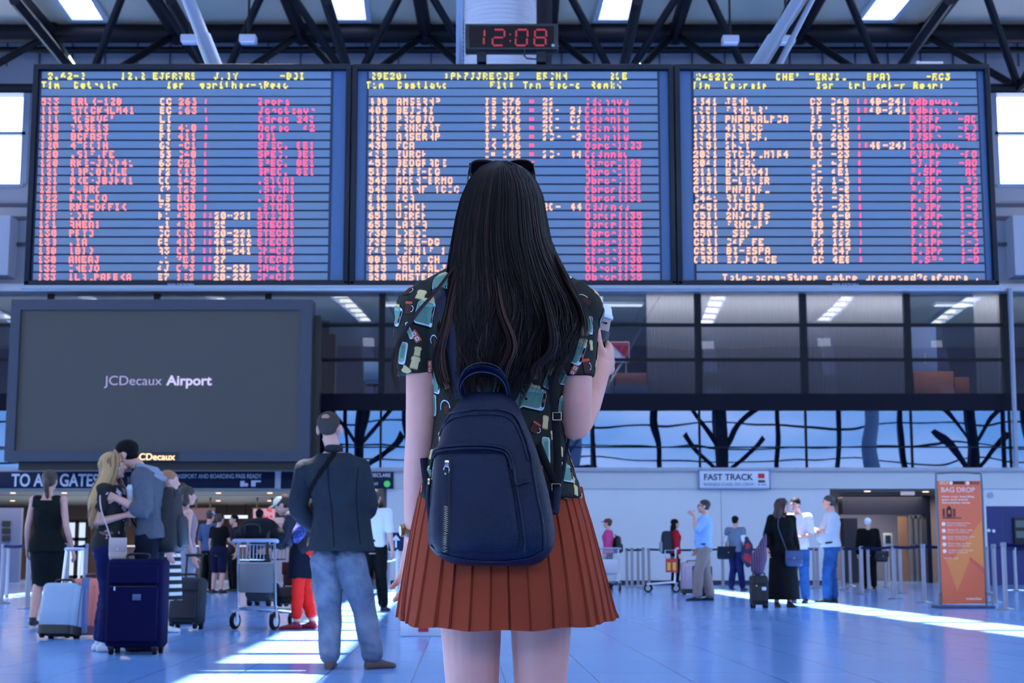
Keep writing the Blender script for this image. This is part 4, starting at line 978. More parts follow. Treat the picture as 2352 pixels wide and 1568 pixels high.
class Fig:
    """a standing figure in its own frame: x to its right, y forward, z up; unit stature 1.75 m"""
    def __init__(s, H, J=None, female=False, bulk=1.0, belly=0.0, head=(0, 0, 0)):
        k = H / 1.75; s.k = k; s.female = female; s.bulk = bulk; s.belly = belly
        sw = 0.165 if female else 0.19; hw = 0.092 if female else 0.09
        D = dict(pelvis=(0, 0, 0.93), waist=(0, 0.005, 1.09), chest=(0, 0, 1.28), neck=(0, -0.015, 1.47), ls=(-sw, -0.01, 1.415), rs=(sw, -0.01, 1.415), le=(-sw - 0.05, -0.04, 1.125), re=(sw + 0.05, -0.04, 1.125),
                 lw=(-sw - 0.07, 0.03, 0.885), rw=(sw + 0.07, 0.03, 0.885), lh=(-hw, 0, 0.90), rh=(hw, 0, 0.90), lk=(-hw - 0.01, 0.015, 0.50), rk=(hw + 0.01, 0.015, 0.50), la=(-hw - 0.015, -0.03, 0.085), ra=(hw + 0.015, -0.03, 0.085), lf=0.15, rf=-0.15)
        if J: D.update(J)
        s.J = {q: (V(v) * k if isinstance(v, (tuple, list, Vector)) else v) for q, v in D.items()}
        J = s.J
        yaw, pit, rol = [R(a) for a in head]
        q = Matrix.Rotation(-yaw, 3, 'Z') @ Matrix.Rotation(pit, 3, 'X') @ Matrix.Rotation(rol, 3, 'Y')
        s.hr, s.hf, s.hu = q @ V((1, 0, 0)), q @ V((0, 1, 0)), q @ V((0, 0, 1))
        s.C = (J['head'] if 'head' in J else J['neck'] + V((0, 0.012 * k, 0)) + s.hu * (0.162 * k) + s.hf * (0.022 * k))
        up1 = (J['waist'] - J['pelvis']).normalized()
        f = female
        s.K = [(J['pelvis'] - up1 * 0.11 * k, 0.125, 0.10), (J['pelvis'], 0.172 if f else 0.165, 0.118), (J['waist'], 0.122 if f else 0.148, 0.098), (J['chest'], 0.142 if f else 0.162, 0.118 if f else 0.118), (J['chest'].lerp(J['neck'], 0.62), 0.135 if f else 0.155, 0.098), (J['neck'], 0.075, 0.062)]
        s.hips = (J['rh'] - J['lh']).normalized(); s.shou = (J['rs'] - J['ls']).normalized()
    def torso(s, mb, s0, s1, inf=0.0, n=24, extra=None, mi=0):
        k = s.k; rings = []; m = 16
        for i in range(m + 1):
            t = s0 + (s1 - s0) * i / m
            tt = max(t, 0.0); a = min(int(tt), 4); fr = tt - a; Kp = s.K
            P = [Kp[max(a - 1, 0)], Kp[a], Kp[a + 1], Kp[min(a + 2, 5)]]
            p = cr(P[0][0], P[1][0], P[2][0], P[3][0], fr)
            sm = fr * fr * (3 - 2 * fr)
            A = P[1][1] * (1 - sm) + P[2][1] * sm; B = P[1][2] * (1 - sm) + P[2][2] * sm
            if t < 0: p = Kp[0][0] + (Kp[0][0] - Kp[1][0]) * (-t); A = Kp[1][1]; B = Kp[1][2]
            elif t < 1 and extra: A = Kp[1][1] * 1.0; B = Kp[1][2]
            w = min(max(tt / 5.0 * 1.4 - 0.3, 0), 1); side = s.hips.lerp(s.shou, w).normalized()
            up = (Kp[min(a + 1, 5)][0] - Kp[a][0]).normalized(); fw = up.cross(side).normalized()
            bl = s.belly * max(0, 1 - abs(tt - 1.9) / 1.3)
            A = (A * s.bulk + inf) * k; B = (B * s.bulk + inf) * k
            r_ = []
            for q in range(n):
                c_, s_ = math.cos(2 * PI * q / n), math.sin(2 * PI * q / n)
                e_ = 0.82
                cx = math.copysign(abs(c_) ** e_, c_); sy = math.copysign(abs(s_) ** e_, s_)
                bust = 0.0
                if s.female and sy > 0: bust = 0.028 * k * max(0, 1 - abs(tt - 3.15) / 0.8) * max(0, sy)
                r_.append(p + side * (A * cx) + fw * (B * sy + (bl * k + bust if sy > 0 else 0) * sy))
            rings.append(r_)
        mb.loft(rings, mi)
    def limb(s, mb, names, rad, frac=2.0, inf=0.0, n=20, root=None):
        k = s.k; a, b, c = [s.J[q] for q in names]
        pts = [a, a.lerp(b, 0.5), b, b.lerp(c, 0.35), c]; ts = [0, 0.5, 1, 1.35, 2]
        bm = (a - b).normalized() + (c - b).normalized()
        P = []; Rr = []
        m = 10
        for i in range(m + 1):
            t = frac * i / m
            for j in range(4):
                if t <= ts[j + 1] + 1e-9: break
            u = (t - ts[j]) / (ts[j + 1] - ts[j])
            P.append(pts[j].lerp(pts[j + 1], u)); Rr.append((rad[j] * (1 - u) + rad[j + 1] * u + inf) * k)
        mb.tube(P, Rr, n, round_ends=True)
    ARM = (0.056, 0.046, 0.040, 0.041, 0.026); LEG = (0.090, 0.080, 0.058, 0.058, 0.040)
    def head_prims(s, mb):
        k, C, f, u, r = s.k, s.C, s.hf, s.hu, s.hr; A = (r, f, u)
        P = lambda x, y, z: C + r * (x * k) + f * (y * k) + u * (z * k)
        mb.ell(P(0, -0.012, 0.034), 0.076 * k, 0.097 * k, 0.082 * k, A, 18, 12)
        mb.ell(P(0, 0.022, -0.040), 0.058 * k, 0.064 * k, 0.074 * k, A, 16, 10)
        mb.ell(P(0, 0.062, -0.094), 0.026 * k, 0.022 * k, 0.018 * k, A)
        mb.tube([P(0, 0.084, 0.012), P(0, 0.100, -0.012), P(0, 0.104, -0.026)], [0.008 * k, 0.011 * k, 0.014 * k], 8, round_ends=True)
        mb.ell(P(0, 0.078, 0.026), 0.050 * k, 0.014 * k, 0.010 * k, A)
        mb.ell(P(0, 0.082, -0.056), 0.022 * k, 0.011 * k, 0.006 * k, A); mb.ell(P(0, 0.080, -0.066), 0.019 * k, 0.011 * k, 0.006 * k, A)
        for q in (-1, 1):
            mb.ell(P(q * 0.038, 0.058, -0.026), 0.022 * k, 0.022 * k, 0.022 * k, A)
            mb.ell(P(q * 0.078, -0.010, -0.006), 0.009 * k, 0.019 * k, 0.032 * k, A)
        nk = s.J['neck']
        mb.tube([P(0, -0.022, -0.05), C.lerp(nk, 0.68) - f * (0.012 * k), nk - V((0, 0, 0.03 * k))], [0.050 * k * (0.9 if s.female else 1.08)] * 2 + [0.066 * k], 14)
    def body(s, mb, hands=None, feet=True):
        k, J = s.k, s.J
        s.torso(mb, 0, 5)
        s.head_prims(mb)
        for q, sd in (('l', -1), ('r', 1)):
            mb.ell(J[q + 's'], 0.058 * k, 0.056 * k, 0.058 * k)
            mb.tube([J[q + 's'], J['chest'].lerp(J['neck'], 0.6)], [0.055 * k, 0.075 * k], 12)
            s.limb(mb, (q + 's', q + 'e', q + 'w'), [v * (0.88 if s.female else 1.0) for v in s.ARM])
            s.limb(mb, (q + 'h', q + 'k', q + 'a'), s.LEG)
            h = (hands or {}).get(q, {})
            d = h.get('d', (J[q + 'w'] - J[q + 'e'])); pn = h.get('pn', (-sd, 0.15, 0)); th = h.get('thumb')
            dv = V(d).normalized(); pv = V(pn); pv = (pv - dv * pv.dot(dv)).normalized()
            if th is None:
                want = V(h.get('tdir', (0, 1, 0.2))); th = 1 if dv.cross(pv).dot(want) >= 0 else -1
            hand_prims(mb, J[q + 'w'], d, pn, k * (0.92 if s.female else 1.0), th, h.get('curl', (18, 22, 16)), spread=h.get('spread', 0.10))
            if feet:
                a = J[q + 'a']; fd = s.footdir(q)
                mb.tube([a, V((a.x, a.y, 0.05 * k)) - fd * 0.02 * k, V((a.x, a.y, 0.03 * k)) + fd * 0.13 * k], [0.038 * k, 0.034 * k, 0.022 * k], 10, round_ends=True)
    def footdir(s, q):
        a = s.J[q + 'f']; return V((-math.sin(a), math.cos(a), 0))
    def shoe(s, q, inf=0.0, high=0.09):
        k = s.k; a = s.J[q + 'a']; fd = s.footdir(q); sd = V((fd.y, -fd.x, 0)); g = V((a.x, a.y, a.z - 0.085 * k)); mb = MB()
        rings = []
        for y, w, h in ((-0.075, 0.020, 0.045), (-0.062, 0.034, 0.062), (-0.02, 0.038, 0.078), (0.03, 0.038, 0.078), (0.08, 0.043, 0.058), (0.13, 0.046, 0.045), (0.17, 0.038, 0.036), (0.195, 0.018, 0.026)):
            c_ = g + fd * ((y + 0.012) * k)
            rg = []
            for i in range(14):
                t = 2 * PI * i / 14; x = math.cos(t); z = math.sin(t)
                rg.append(c_ + sd * ((w + inf) * k * math.copysign(abs(x) ** 0.75, x)) + V((0, 0, k * (h * 0.5 + h * 0.5 * math.copysign(abs(z) ** 0.7, z)))))
            rings.append(rg)
        mb.loft(rings)
        mb.tube([g + V((0, 0, 0.05 * k)), g + V((0, 0, high * k))], [(0.040 + inf) * k, (0.042 + inf) * k], 12)
        return mb
    def cap_hair(s, mb, grow=0.0, back=0.0, low=0.0):
        k, C, f, u, r = s.k, s.C, s.hf, s.hu, s.hr; A = (r, f, u)
        P = lambda x, y, z: C + r * (x * k) + f * (y * k) + u * (z * k)
        mb.ell(P(0, -0.024 - back, 0.048), (0.083 + grow) * k, (0.101 + grow) * k, (0.084 + grow) * k, A, 20, 14)
        mb.ell(P(0, -0.045 - back, 0.0 - low), (0.070 + grow) * k, (0.066 + grow) * k, (0.066 + low) * k, A, 16, 10)
        return P, A

def eyes(fig, parent, glasses=False):
    k = fig.k; P = lambda x, y, z: fig.C + fig.hr * (x * k) + fig.hf * (y * k) + fig.hu * (z * k)
    for q in (-1, 1):
        mb = MB(); A = (fig.hr, fig.hf, fig.hu)
        mb.ell(P(q * 0.031, 0.076, 0.010), 0.014 * k, 0.010 * k, 0.008 * k, A, 12, 8, 0); mb.ell(P(q * 0.031, 0.084, 0.010), 0.0065 * k, 0.004 * k, 0.0065 * k, A, 10, 6, 1)
        mb.build('eye', [eye_white, eye_dark], parent)
    mb = MB()
    for q in (-1, 1): mb.tube([P(q * 0.014, 0.088, 0.030), P(q * 0.032, 0.088, 0.034), P(q * 0.050, 0.074, 0.028)], [0.004 * k] * 3, 6, round_ends=True)
    mb.build('eyebrow', hair_black, parent)
    MB().ell(P(0, 0.090, -0.060), 0.020 * k, 0.006 * k, 0.007 * k, (fig.hr, fig.hf, fig.hu)).build('lips', lip, parent)
    if glasses:
        mb = MB()
        for q in (-1, 1):
            pts = [P(q * 0.032 + 0.023 * math.cos(a), 0.098, 0.008 + 0.018 * math.sin(a)) for a in [i * PI / 8 for i in range(17)]]
            mb.tube(pts, 0.0025 * k, 6); mb.tube([P(q * 0.055, 0.097, 0.012), P(q * 0.082, 0.0, 0.010)], 0.0025 * k, 6)
        mb.tube([P(-0.009, 0.098, 0.012), P(0.009, 0.098, 0.012)], 0.0025 * k, 6)
        mb.build('spectacles', black, parent)

def person(label, px, py, H, face, J=None, female=False, bulk=1.0, belly=0.0, head=(0, 0, 0), skin=None, hands=None, vox=0.010, top=None, pants=None, skirt=None, shoes=None, hair=None, face_detail=False, glasses=False, group=None, Y=None, lower=True):
    """top = (name, material, hem, sleeve, inflate); pants = (name, material, leg, inflate); skirt = (name, material, top, bottom z, half width, half depth)"""
    g = fl(px, py) if Y is None else V(((px - 1176) / F * (Y * math.cos(PITCH) - 0.8 * math.sin(PITCH)), Y, 0))
    t = thing('person', label, 'person', (g.x, g.y, 0), -R(face), group)
    fg = Fig(H, J, female, bulk, belly, head); k = fg.k
    mb = MB(); fg.body(mb, hands); blob('body', mb, skin or skin_a, t, vox, 2)
    if top:
        nm, m, hem, sl, inf = top[:5]
        mb = MB(); fg.torso(mb, hem, 4.86 if len(top) < 6 else top[5], inf, extra=True)
        for q in 'lr':
            sh = fg.J[q + 's']
            mb.tube([sh, fg.J['chest'].lerp(fg.J['neck'], 0.55)], [(0.058 + inf) * k, (0.078 + inf) * k], 12) if sl > 0.05 else None
            if sl > 0.05:
                mb.ell(sh, (0.058 + inf) * k, (0.058 + inf) * k, (0.058 + inf) * k)
                fg.limb(mb, (q + 's', q + 'e', q + 'w'), [v * (0.92 if female else 1.04) for v in fg.ARM], sl, inf)
        blob(nm, mb, m, t, vox, 3, creases(0.008, seed=H) if vox < 0.0105 else None)
    if pants:
        nm, m, lg, inf = pants
        mb = MB(); fg.torso(mb, 0.15, 1.75, inf * 0.8)
        for q in 'lr': fg.limb(mb, (q + 'h', q + 'k', q + 'a'), [v + e for v, e in zip(fg.LEG, (0.004, 0.004, 0.010, 0.010, 0.018))], lg, inf)
        blob(nm, mb, m, t, vox, 2, creases(0.010, 15, 24, H) if vox < 0.0105 else None)
    if skirt:
        nm, m, tp, zb_, ax_, ay_ = skirt
        mb = MB(); c0 = fg.J['waist'].lerp(fg.J['pelvis'], tp); kn = (fg.J['lk'] + fg.J['rk']) * 0.5; rings = []
        for i in range(13):
            u = i / 12; z = c0.z * (1 - u) + zb_ * u; c_ = V((c0.x + (kn.x - c0.x) * min(1, u * 1.2), c0.y + (kn.y - c0.y) * min(1, u * 1.2), z))
            hb = 0.172 * bulk + 0.024; f1 = min(1, u / 0.3); f2 = max(0, (u - 0.3) / 0.7); w_ = (0.142 * bulk * (1 - f1) + hb * f1) * (1 - f2) + ax_ * f2; hip = 0.0; d_ = (0.112 * bulk * (1 - f1) + (0.118 * bulk + 0.030) * f1) * (1 - f2) + ay_ * f2
            rings.append([c_ + V(((w_ + hip) * k * math.cos(2 * PI * q / 30), (d_ + hip * 0.5) * k * math.sin(2 * PI * q / 30), 0)) * (1 + 0.02 * u * math.sin(5 * 2 * PI * q / 30)) - V((0, 0, z)) * (0.02 * u * math.sin(5 * 2 * PI * q / 30)) for q in range(30)])
        mb.loft(rings); mb.build(nm, m, t, 60)
    if shoes:
        for q in 'lr': fg.shoe(q).build('shoe', shoes, t)
    if hair:
        mb = MB(); st = hair[0]; P, A = fg.cap_hair(mb, 0.004 if st != 'short' else 0.0)
        if st == 'long':
            L = hair[2]
            for q in (-1, 0, 1): mb.tube(spline([P(q * 0.055, -0.05, 0.03), P(q * 0.075, -0.085 + abs(q) * 0.03, -0.08), P(q * 0.085, -0.095 + abs(q) * 0.02, -0.08 - L * 0.5), P(q * 0.07, -0.085, -0.08 - L)], 4), lerp_list([0.045 * k, 0.05 * k, 0.046 * k, 0.018 * k], 4), 10, round_ends=True)
        if st == 'bun': mb.ell(P(0, -0.09, 0.10), 0.045 * k, 0.045 * k, 0.045 * k)
        if st == 'pony': mb.tube(spline([P(0, -0.11, 0.01), P(0.0, -0.135, -0.05), P(0.01, -0.12, -0.15), P(0.015, -0.11, -0.21)], 4), lerp_list([0.03 * k, 0.032 * k, 0.024 * k, 0.008 * k], 4), 10, round_ends=True)
        blob('hair', mb, hair[1], t, vox * 0.7, 1, creases(0.004, 55, 40) if vox < 0.0105 else None)
        if st == 'cap':
            mb = MB(); mb.ell(P(0, -0.012, 0.062), 0.088 * k, 0.106 * k, 0.070 * k, A, 18, 10)
            mb.ell(P(0, 0.10, 0.050), 0.062 * k, 0.075 * k, 0.010 * k, A, 16, 6)
            blob('cap', mb, hair[2], t, vox * 0.7, 2)
    if face_detail: eyes(fg, t, glasses)
    return t, fg
# ================================================================== THE CROWD
denim = mat('denim_pale', (112, 118, 134), 0.85, spec=0.2, vary=(5, (72, 82, 104), 0.95), bump=('noise', 9, 0.6, 0.03))
denim_dark = mat('denim_navy', (20, 30, 84), 0.75, vary=(8, (14, 20, 62), 0.8))
denim_mid = mat('denim_blue', (44, 84, 136), 0.75, vary=(9, (34, 66, 116), 0.9))
jacket_m = mat('charcoal_jacket', (38, 44, 52), 0.85, vary=(5, (30, 36, 46), 0.8), bump=('noise', 7, 0.5, 0.03))
hoodie_m = mat('grey_hoodie', (88, 92, 102), 0.85, vary=(60, (76, 80, 92), 0.7), bump=('noise', 9, 0.5, 0.03))
black_cloth = mat('black_cloth', (8, 8, 12), 0.8)
green_dress = mat('dark_green_dress', (18, 26, 25), 0.8, vary=(5, (12, 17, 19), 0.8))
white_cloth = mat('white_cloth', (214, 214, 220), 0.8)
def floral(name, base, flower, sc, th):
    m = bpy.data.materials.new(name); m.use_nodes = True; t = m.node_tree; b = t.nodes['Principled BSDF']; b.inputs['Roughness'].default_value = 0.8
    co = t.nodes.new('ShaderNodeTexCoord'); v = t.nodes.new('ShaderNodeTexVoronoi'); v.inputs['Scale'].default_value = sc
    n = t.nodes.new('ShaderNodeTexNoise'); n.inputs['Scale'].default_value = sc * 2.2; add = t.nodes.new('ShaderNodeMixRGB'); add.inputs[0].default_value = 0.12
    r = t.nodes.new('ShaderNodeValToRGB'); r.color_ramp.interpolation = 'CONSTANT'
    r.color_ramp.elements[0].color = lin(flower); r.color_ramp.elements[1].position = th; r.color_ramp.elements[1].color = lin(base)
    t.links.new(co.outputs['Object'], n.inputs['Vector']); t.links.new(co.outputs['Object'], add.inputs[1]); t.links.new(n.outputs['Color'], add.inputs[2]); t.links.new(add.outputs[0], v.inputs['Vector'])
    t.links.new(v.outputs['Distance'], r.inputs[0]); t.links.new(r.outputs[0], b.inputs['Base Color']); MATS[name] = m; return m
def striped(name, c1, c2, sc, axis='Z', ratio=0.5):
    m = bpy.data.materials.new(name); m.use_nodes = True; t = m.node_tree; b = t.nodes['Principled BSDF']; b.inputs['Roughness'].default_value = 0.8
    co = t.nodes.new('ShaderNodeTexCoord'); v = t.nodes.new('ShaderNodeTexWave'); v.bands_direction = axis; v.inputs['Scale'].default_value = sc
    r = t.nodes.new('ShaderNodeValToRGB'); r.color_ramp.interpolation = 'CONSTANT'; r.color_ramp.elements[0].color = lin(c1); r.color_ramp.elements[1].position = ratio; r.color_ramp.elements[1].color = lin(c2)
    t.links.new(co.outputs['Object'], v.inputs['Vector']); t.links.new(v.outputs['Fac'], r.inputs[0]); t.links.new(r.outputs[0], b.inputs['Base Color']); MATS[name] = m; return m
shoe_white = mat('shoe_white', (218, 220, 228), 0.5); shoe_black = mat('shoe_black', (14, 14, 18), 0.4); shoe_brown = mat('shoe_brown', (96, 78, 74), 0.7)
nav_case = mat('navy_suitcase', (8, 8, 50), 0.85, spec=0.12, bump=('noise', 220, 0.2, 0.002))

def local(px0, py0, face, H, Y=None):
    """turns photo positions plus a depth offset into a figure's own unit frame"""
    g = fl(px0, py0) if Y is None else V(((px0 - 1176) / F * (Y * math.cos(PITCH) - 0.8 * math.sin(PITCH)), Y, 0))
    Mi = Matrix.Rotation(R(face), 3, 'Z'); k = H / 1.75
    return lambda px, py, dy=0.0: (Mi @ (at(px, py, g.y + dy) - V((g.x, g.y, 0)))) / k

# ---- man in the charcoal jacket, seen from behind, looking up at the boards
q = local(778, 1536, 0, 1.80)
Jm = dict(la=q(757, 1514, -0.02), ra=q(856, 1512, 0.0), lk=q(758, 1408, 0.03), rk=q(838, 1405, 0.05), lh=q(748, 1288, 0), rh=q(806, 1288, 0), pelvis=(0.0, 0, 0.93), waist=(-0.01, 0.0, 1.09), chest=(-0.03, -0.01, 1.30), neck=(-0.055, -0.02, 1.50),
          ls=q(702, 1079, 0), rs=q(825, 1075, 0), le=q(682, 1165, 0.02), re=q(848, 1165, 0.02), lw=q(722, 1208, 0.24), rw=q(806, 1208, 0.24), lf=0.05, rf=-0.75, head=q(757, 984, 0.0))
for s in ('l', 'r'):
    v = Jm[s + 'a']; Jm[s + 'a'] = V((v.x, v.y, 0.085))
t, jm = person('person in a charcoal jacket and pale jeans seen from behind, looking up at the boards', 778, 1536, 1.80, 0, Jm, bulk=1.06, head=(8, 14, 0), hands={'l': dict(d=(1, 0.2, -0.2), pn=(0, -1, 0)), 'r': dict(d=(-1, 0.2, -0.2), pn=(0, -1, 0))}, vox=0.008,
               pants=('jeans', denim, 1.93, 0.016), shoes=shoe_brown)
k = jm.k
mb = MB(); jm.torso(mb, 0.02, 4.9, 0.030, extra=True)
mb.loft([[V((0.005 + (0.198 + 0.04 * u) * k * math.cos(2 * PI * i / 28), -0.01 + (0.142 + 0.028 * u) * k * math.sin(2 * PI * i / 28), (1.06 - 0.25 * u) * k)) for i in range(28)] for u in (-0.5, -0.2, 0.3, 0.6, 1.0)])
for sd in 'lr':
    sh = jm.J[sd + 's']; mb.tube([sh, jm.J['chest'].lerp(jm.J['neck'], 0.6)], [0.070 * k, 0.092 * k], 14); mb.ell(sh, 0.068 * k, 0.070 * k, 0.068 * k)
    jm.limb(mb, (sd + 's', sd + 'e', sd + 'w'), (0.066, 0.060, 0.058, 0.056, 0.048), 1.85, 0.014)
jk = blob('jacket', mb, jacket_m, t, 0.009, 3, creases(0.010, 11, 9, 2.0))
MB().tube([jm.J['neck'] + V((0.055 * k * math.cos(a), -0.01 + 0.06 * k * math.sin(a), 0.022)) for a in [i * PI / 12 for i in range(25)]], [(0.030, 0.012)] * 25, 8, side=(0, 0, 1)).build('collar', jacket_m, t)
mb = MB(); jm.cap_hair(mb, -0.003, 0.0, -0.012); blob('hair', mb, hair_grey, t, 0.006, 1, creases(0.003, 60, 60))
for sx in (-1, 1): MB().ell(jm.C + jm.hr * (sx * 0.083 * k) - jm.hf * (0.006 * k) - jm.hu * (0.008 * k), 0.012 * k, 0.024 * k, 0.036 * k, (jm.hr, jm.hf, jm.hu)).build('ear', skin_a, t)
P = lambda x, y, z: jm.C + jm.hr * (x * k) + jm.hf * (y * k) + jm.hu * (z * k)
MB().ell(P(0.0, -0.088, 0.088), 0.032 * k, 0.018 * k, 0.030 * k, (jm.hr, jm.hf, jm.hu)).build('bald_spot', mat('bald_skin', (168, 116, 104), 0.5), t)
def drape(path, obj, off, n=6, y0=-1.2, up=True):
    """lays a path (x, z) on the back of obj and returns points off its surface"""
    bt = BVHTree.FromPolygons([v.co for v in obj.data.vertices], [p.vertices for p in obj.data.polygons]); out = []; last = None
    for p in spline([(x, 0, z) for x, z in path], n):
        h = bt.ray_cast(V((p.x, y0, p.z)), V((0, 1, 0)))
        if h[0] is not None: last = h[0] + h[1] * off
        elif last is not None: last = V((p.x, last.y, p.z))
        else: last = V((p.x, 0, p.z))
        out.append(last.copy())
    return out
ql = local(778, 1536, 0, 1.80)
for nm_, pp in (('back_seam', ((757, 1030), (760, 1100), (768, 1180), (774, 1256))), ('side_seam', ((826, 1075), (822, 1140), (826, 1200), (832, 1250)))):
    sm_ = drape([(ql(x, y).x * k, ql(x, y).z * k) for x, y in pp], jk, 0.001); MB().tube(sm_, [(0.0035, 0.002)] * len(sm_), 6).build(nm_, mat('seam_dark', (14, 16, 22), 0.9), t)
tb = thing('crossbody_bag', 'black messenger bag worn across the charcoal jacket by a diagonal strap', 'bag', t.location)
ql = local(778, 1536, 0, 1.80)
pth = [(ql(x, y).x * k, ql(x, y).z * k) for x, y in ((784, 1030), (768, 1052), (745, 1085), (724, 1118), (712, 1142))]
sp = drape(pth, jk, 0.006)
MB().tube(sp, [(0.017, 0.004)] * len(sp), 6, side=(1, 0, 0.6)).build('strap', black_cloth, tb)
MB().loft(rbox_loft(0.24, 0.07, [(1.0, 0.02), (1.02, 0), (1.18, 0), (1.2, 0.02)], 0.4), M=Matrix.Translation((-0.14, 0.27, 0))).build('bag_body', black_cloth, tb, 60)

# ---- kissing couple
q = local(238, 1492, 90, 1.68, 13.0)
fl_top = floral('black_floral', (10, 10, 15), (196, 176, 192), 10.0, 0.30)
Jw = dict(pelvis=(0, 0.0, 0.94), waist=(0, 0.03, 1.09), chest=(0, 0.03, 1.28), neck=(0, 0.02, 1.46), rs=(0.15, -0.015, 1.40), ls=(-0.15, 0.03, 1.40), re=(0.19, -0.06, 1.12), rw=(0.13, 0.19, 1.19), le=(-0.19, 0.10, 1.20), lw=(-0.12, 0.30, 1.30), la=(-0.07, -0.06, 0.085), ra=(0.07, 0.02, 0.085), lk=(-0.075, 0.0, 0.5), rk=(0.075, 0.05, 0.5), rf=0.0, lf=0.05)
t, cw_ = person('blonde person in a black floral top and dark jeans, kissing the one in a hoodie', 238, 1492, 1.68, 90, Jw, female=True, head=(0, 8, 0), hands={'r': dict(d=(0.15, 1, 0.15), pn=(-1, 0, 0)), 'l': dict(d=(0.1, 1, 0.1), pn=(1, 0, 0))}, vox=0.008, Y=13.12,
                top=('blouse', fl_top, 0.55, 0.52, 0.018), pants=('jeans', denim_dark, 1.88, 0.008), shoes=shoe_white, face_detail=True)
k = cw_.k
MB().tube([cw_.J['waist'].lerp(cw_.J['pelvis'], 0.45) + V((0.158 * k * math.cos(a), 0.118 * k * math.sin(a), 0)) for a in [i * PI / 14 for i in range(29)]], [(0.022, 0.006)] * 29, 8, side=(0, 0, 1)).build('belt', mat('tan_belt', (110, 70, 58), 0.6), t)
def strand_hair(fig, parent, m, m_low, L, seed, n, width=0.095, wave=0.012, base_r=(0.05, 0.06, 0.05, 0.02), fringe=True, back=0.0, side=0.0):
    """long loose hair: a core volume plus many separate locks"""
    k = fig.k; mb = MB(); P, A = fig.cap_hair(mb, 0.006)
    for qx in (-1, 0, 1): mb.tube(spline([P(qx * 0.05, -0.05, 0.04), P(qx * 0.075, -0.075 + abs(qx) * 0.03, -0.08), P(qx * (0.085 + side), -0.085 - back * 0.8 + abs(qx) * 0.03, -0.08 - L * 0.45), P(qx * (0.07 + side), -0.085 - back, -0.08 - L * 0.92)], 4), lerp_list([b * k for b in base_r], 4), 10, round_ends=True)
    h = blob('hair', mb, m, parent, 0.008, 3)
    rng = random.Random(seed); mb = MB()
    for i in range(n):
        a = rng.uniform(-2.6, 2.6); rr = rng.uniform(0.97, 1.05)
        sx, cy = math.sin(a), -math.cos(a)
        top = P(0.03 * sx, 0.01 + 0.03 * cy, 0.134)
        ph = rng.uniform(0, 6.28); Lx = L * rng.uniform(0.7, 1.05)
        p1 = P(0.088 * sx * rr, -0.02 + 0.106 * cy * rr, 0.055); p2 = P(0.093 * sx * rr, -0.035 + 0.095 * cy * rr, -0.05)
        p3 = P(((0.10 + side * 0.9) * sx + wave * math.sin(ph)) * rr, -0.045 - back * 0.7 + 0.085 * cy * rr + wave * math.cos(ph), -0.08 - Lx * 0.5); p4 = P(width * sx * rng.uniform(0.6, 1.1) + wave * math.sin(ph + 2), -0.05 - back + 0.06 * cy + wave * math.cos(ph + 2), -0.08 - Lx)
        r0 = rng.uniform(0.004, 0.008) * k
        mb.tube(spline([top, p1, p2, p3, p4], 4), lerp_list([r0 * 0.5, r0, r0, r0 * 0.9, r0 * 0.25], 4), 5, mi=0 if rng.random() < 0.6 else 1)
    mb.build('hair_locks', [m, m_low], h, 60)
    return h
strand_hair(cw_, t, hair_blonde, mat('hair_dark_blonde', (112, 78, 50), 0.5), 0.44, 5, 340, width=0.24, wave=0.022, back=0.125, side=0.10)
hb_l = local(238, 1492, 90, 1.68, 13.0)
handbag('small beige shoulder bag on a thin strap at the hip of the blonde one', at(270, 1290, 12.87) + V((0, 0, 0.0)), R(8), 0.15, 0.06, 0.20, mat('beige_leather', (196, 170, 164), 0.5), strap=[(-0.06, 0.02, 0.18), (-0.10, 0.0, 0.30), (-0.145, 0.0, 0.42), (-0.17, 0.06, 0.55), (-0.16, 0.2, 0.70)])
Jh = dict(pelvis=(0.0, -0.02, 0.95), waist=(0, 0.0, 1.10), chest=(0, 0.03, 1.29), neck=(0, 0.095, 1.455), ls=(-0.185, 0.05, 1.395), rs=(0.185, 0.07, 1.40), le=(-0.235, 0.0, 1.11), lw=(-0.235, 0.235, 1.22), re=(0.20, 0.20, 1.15), rw=(0.10, 0.28, 1.33), la=(-0.10, -0.02, 0.085), ra=(0.10, 0.1, 0.085), head=(0, 0.235, 1.575))
t, cm_ = person('person in a grey hoodie with a black backpack, leaning in to kiss the blonde one', 338, 1490, 1.84, -90, Jh, head=(0, -14, 0), hands={'l': dict(d=(0.12, 1, 0.28), pn=(0.9, 0.1, 0), curl=(8, 10, 8)), 'r': dict(d=(-0.2, 0.5, 0.8), pn=(-0.8, 0.3, 0), curl=(28, 30, 20))}, vox=0.008, Y=13.20,
                top=('hoodie', hoodie_m, 0.55, 1.28, 0.026), pants=('jeans', mat('denim_black', (16, 20, 38), 0.75), 1.93, 0.012), shoes=shoe_black, hair=('short', hair_black), face_detail=True)
k = cm_.k; Cn = cm_.J['neck']
mb = MB()
for i in range(3): mb.tube([Cn + V(((0.085 + 0.012 * i) * k * math.cos(a), -0.045 * k - 0.02 * i + (0.075 + 0.012 * i) * k * math.sin(a), (0.02 - 0.035 * i) * k + 0.02 * math.sin(a))) for a in [j * PI / 12 for j in range(25)]], [0.028 * k] * 25, 8)
blob('hood', mb, mat('hood_grey', (136, 142, 162), 0.85), t, 0.008, 2)
mb = MB(); mb.tube(spline([(-0.05, 0.20, 1.40 * k), (-0.06, 0.185, 1.2 * k), (-0.05, 0.175, 1.0 * k)], 4), 0.006, 6); mb.build('zipper', alu, t)
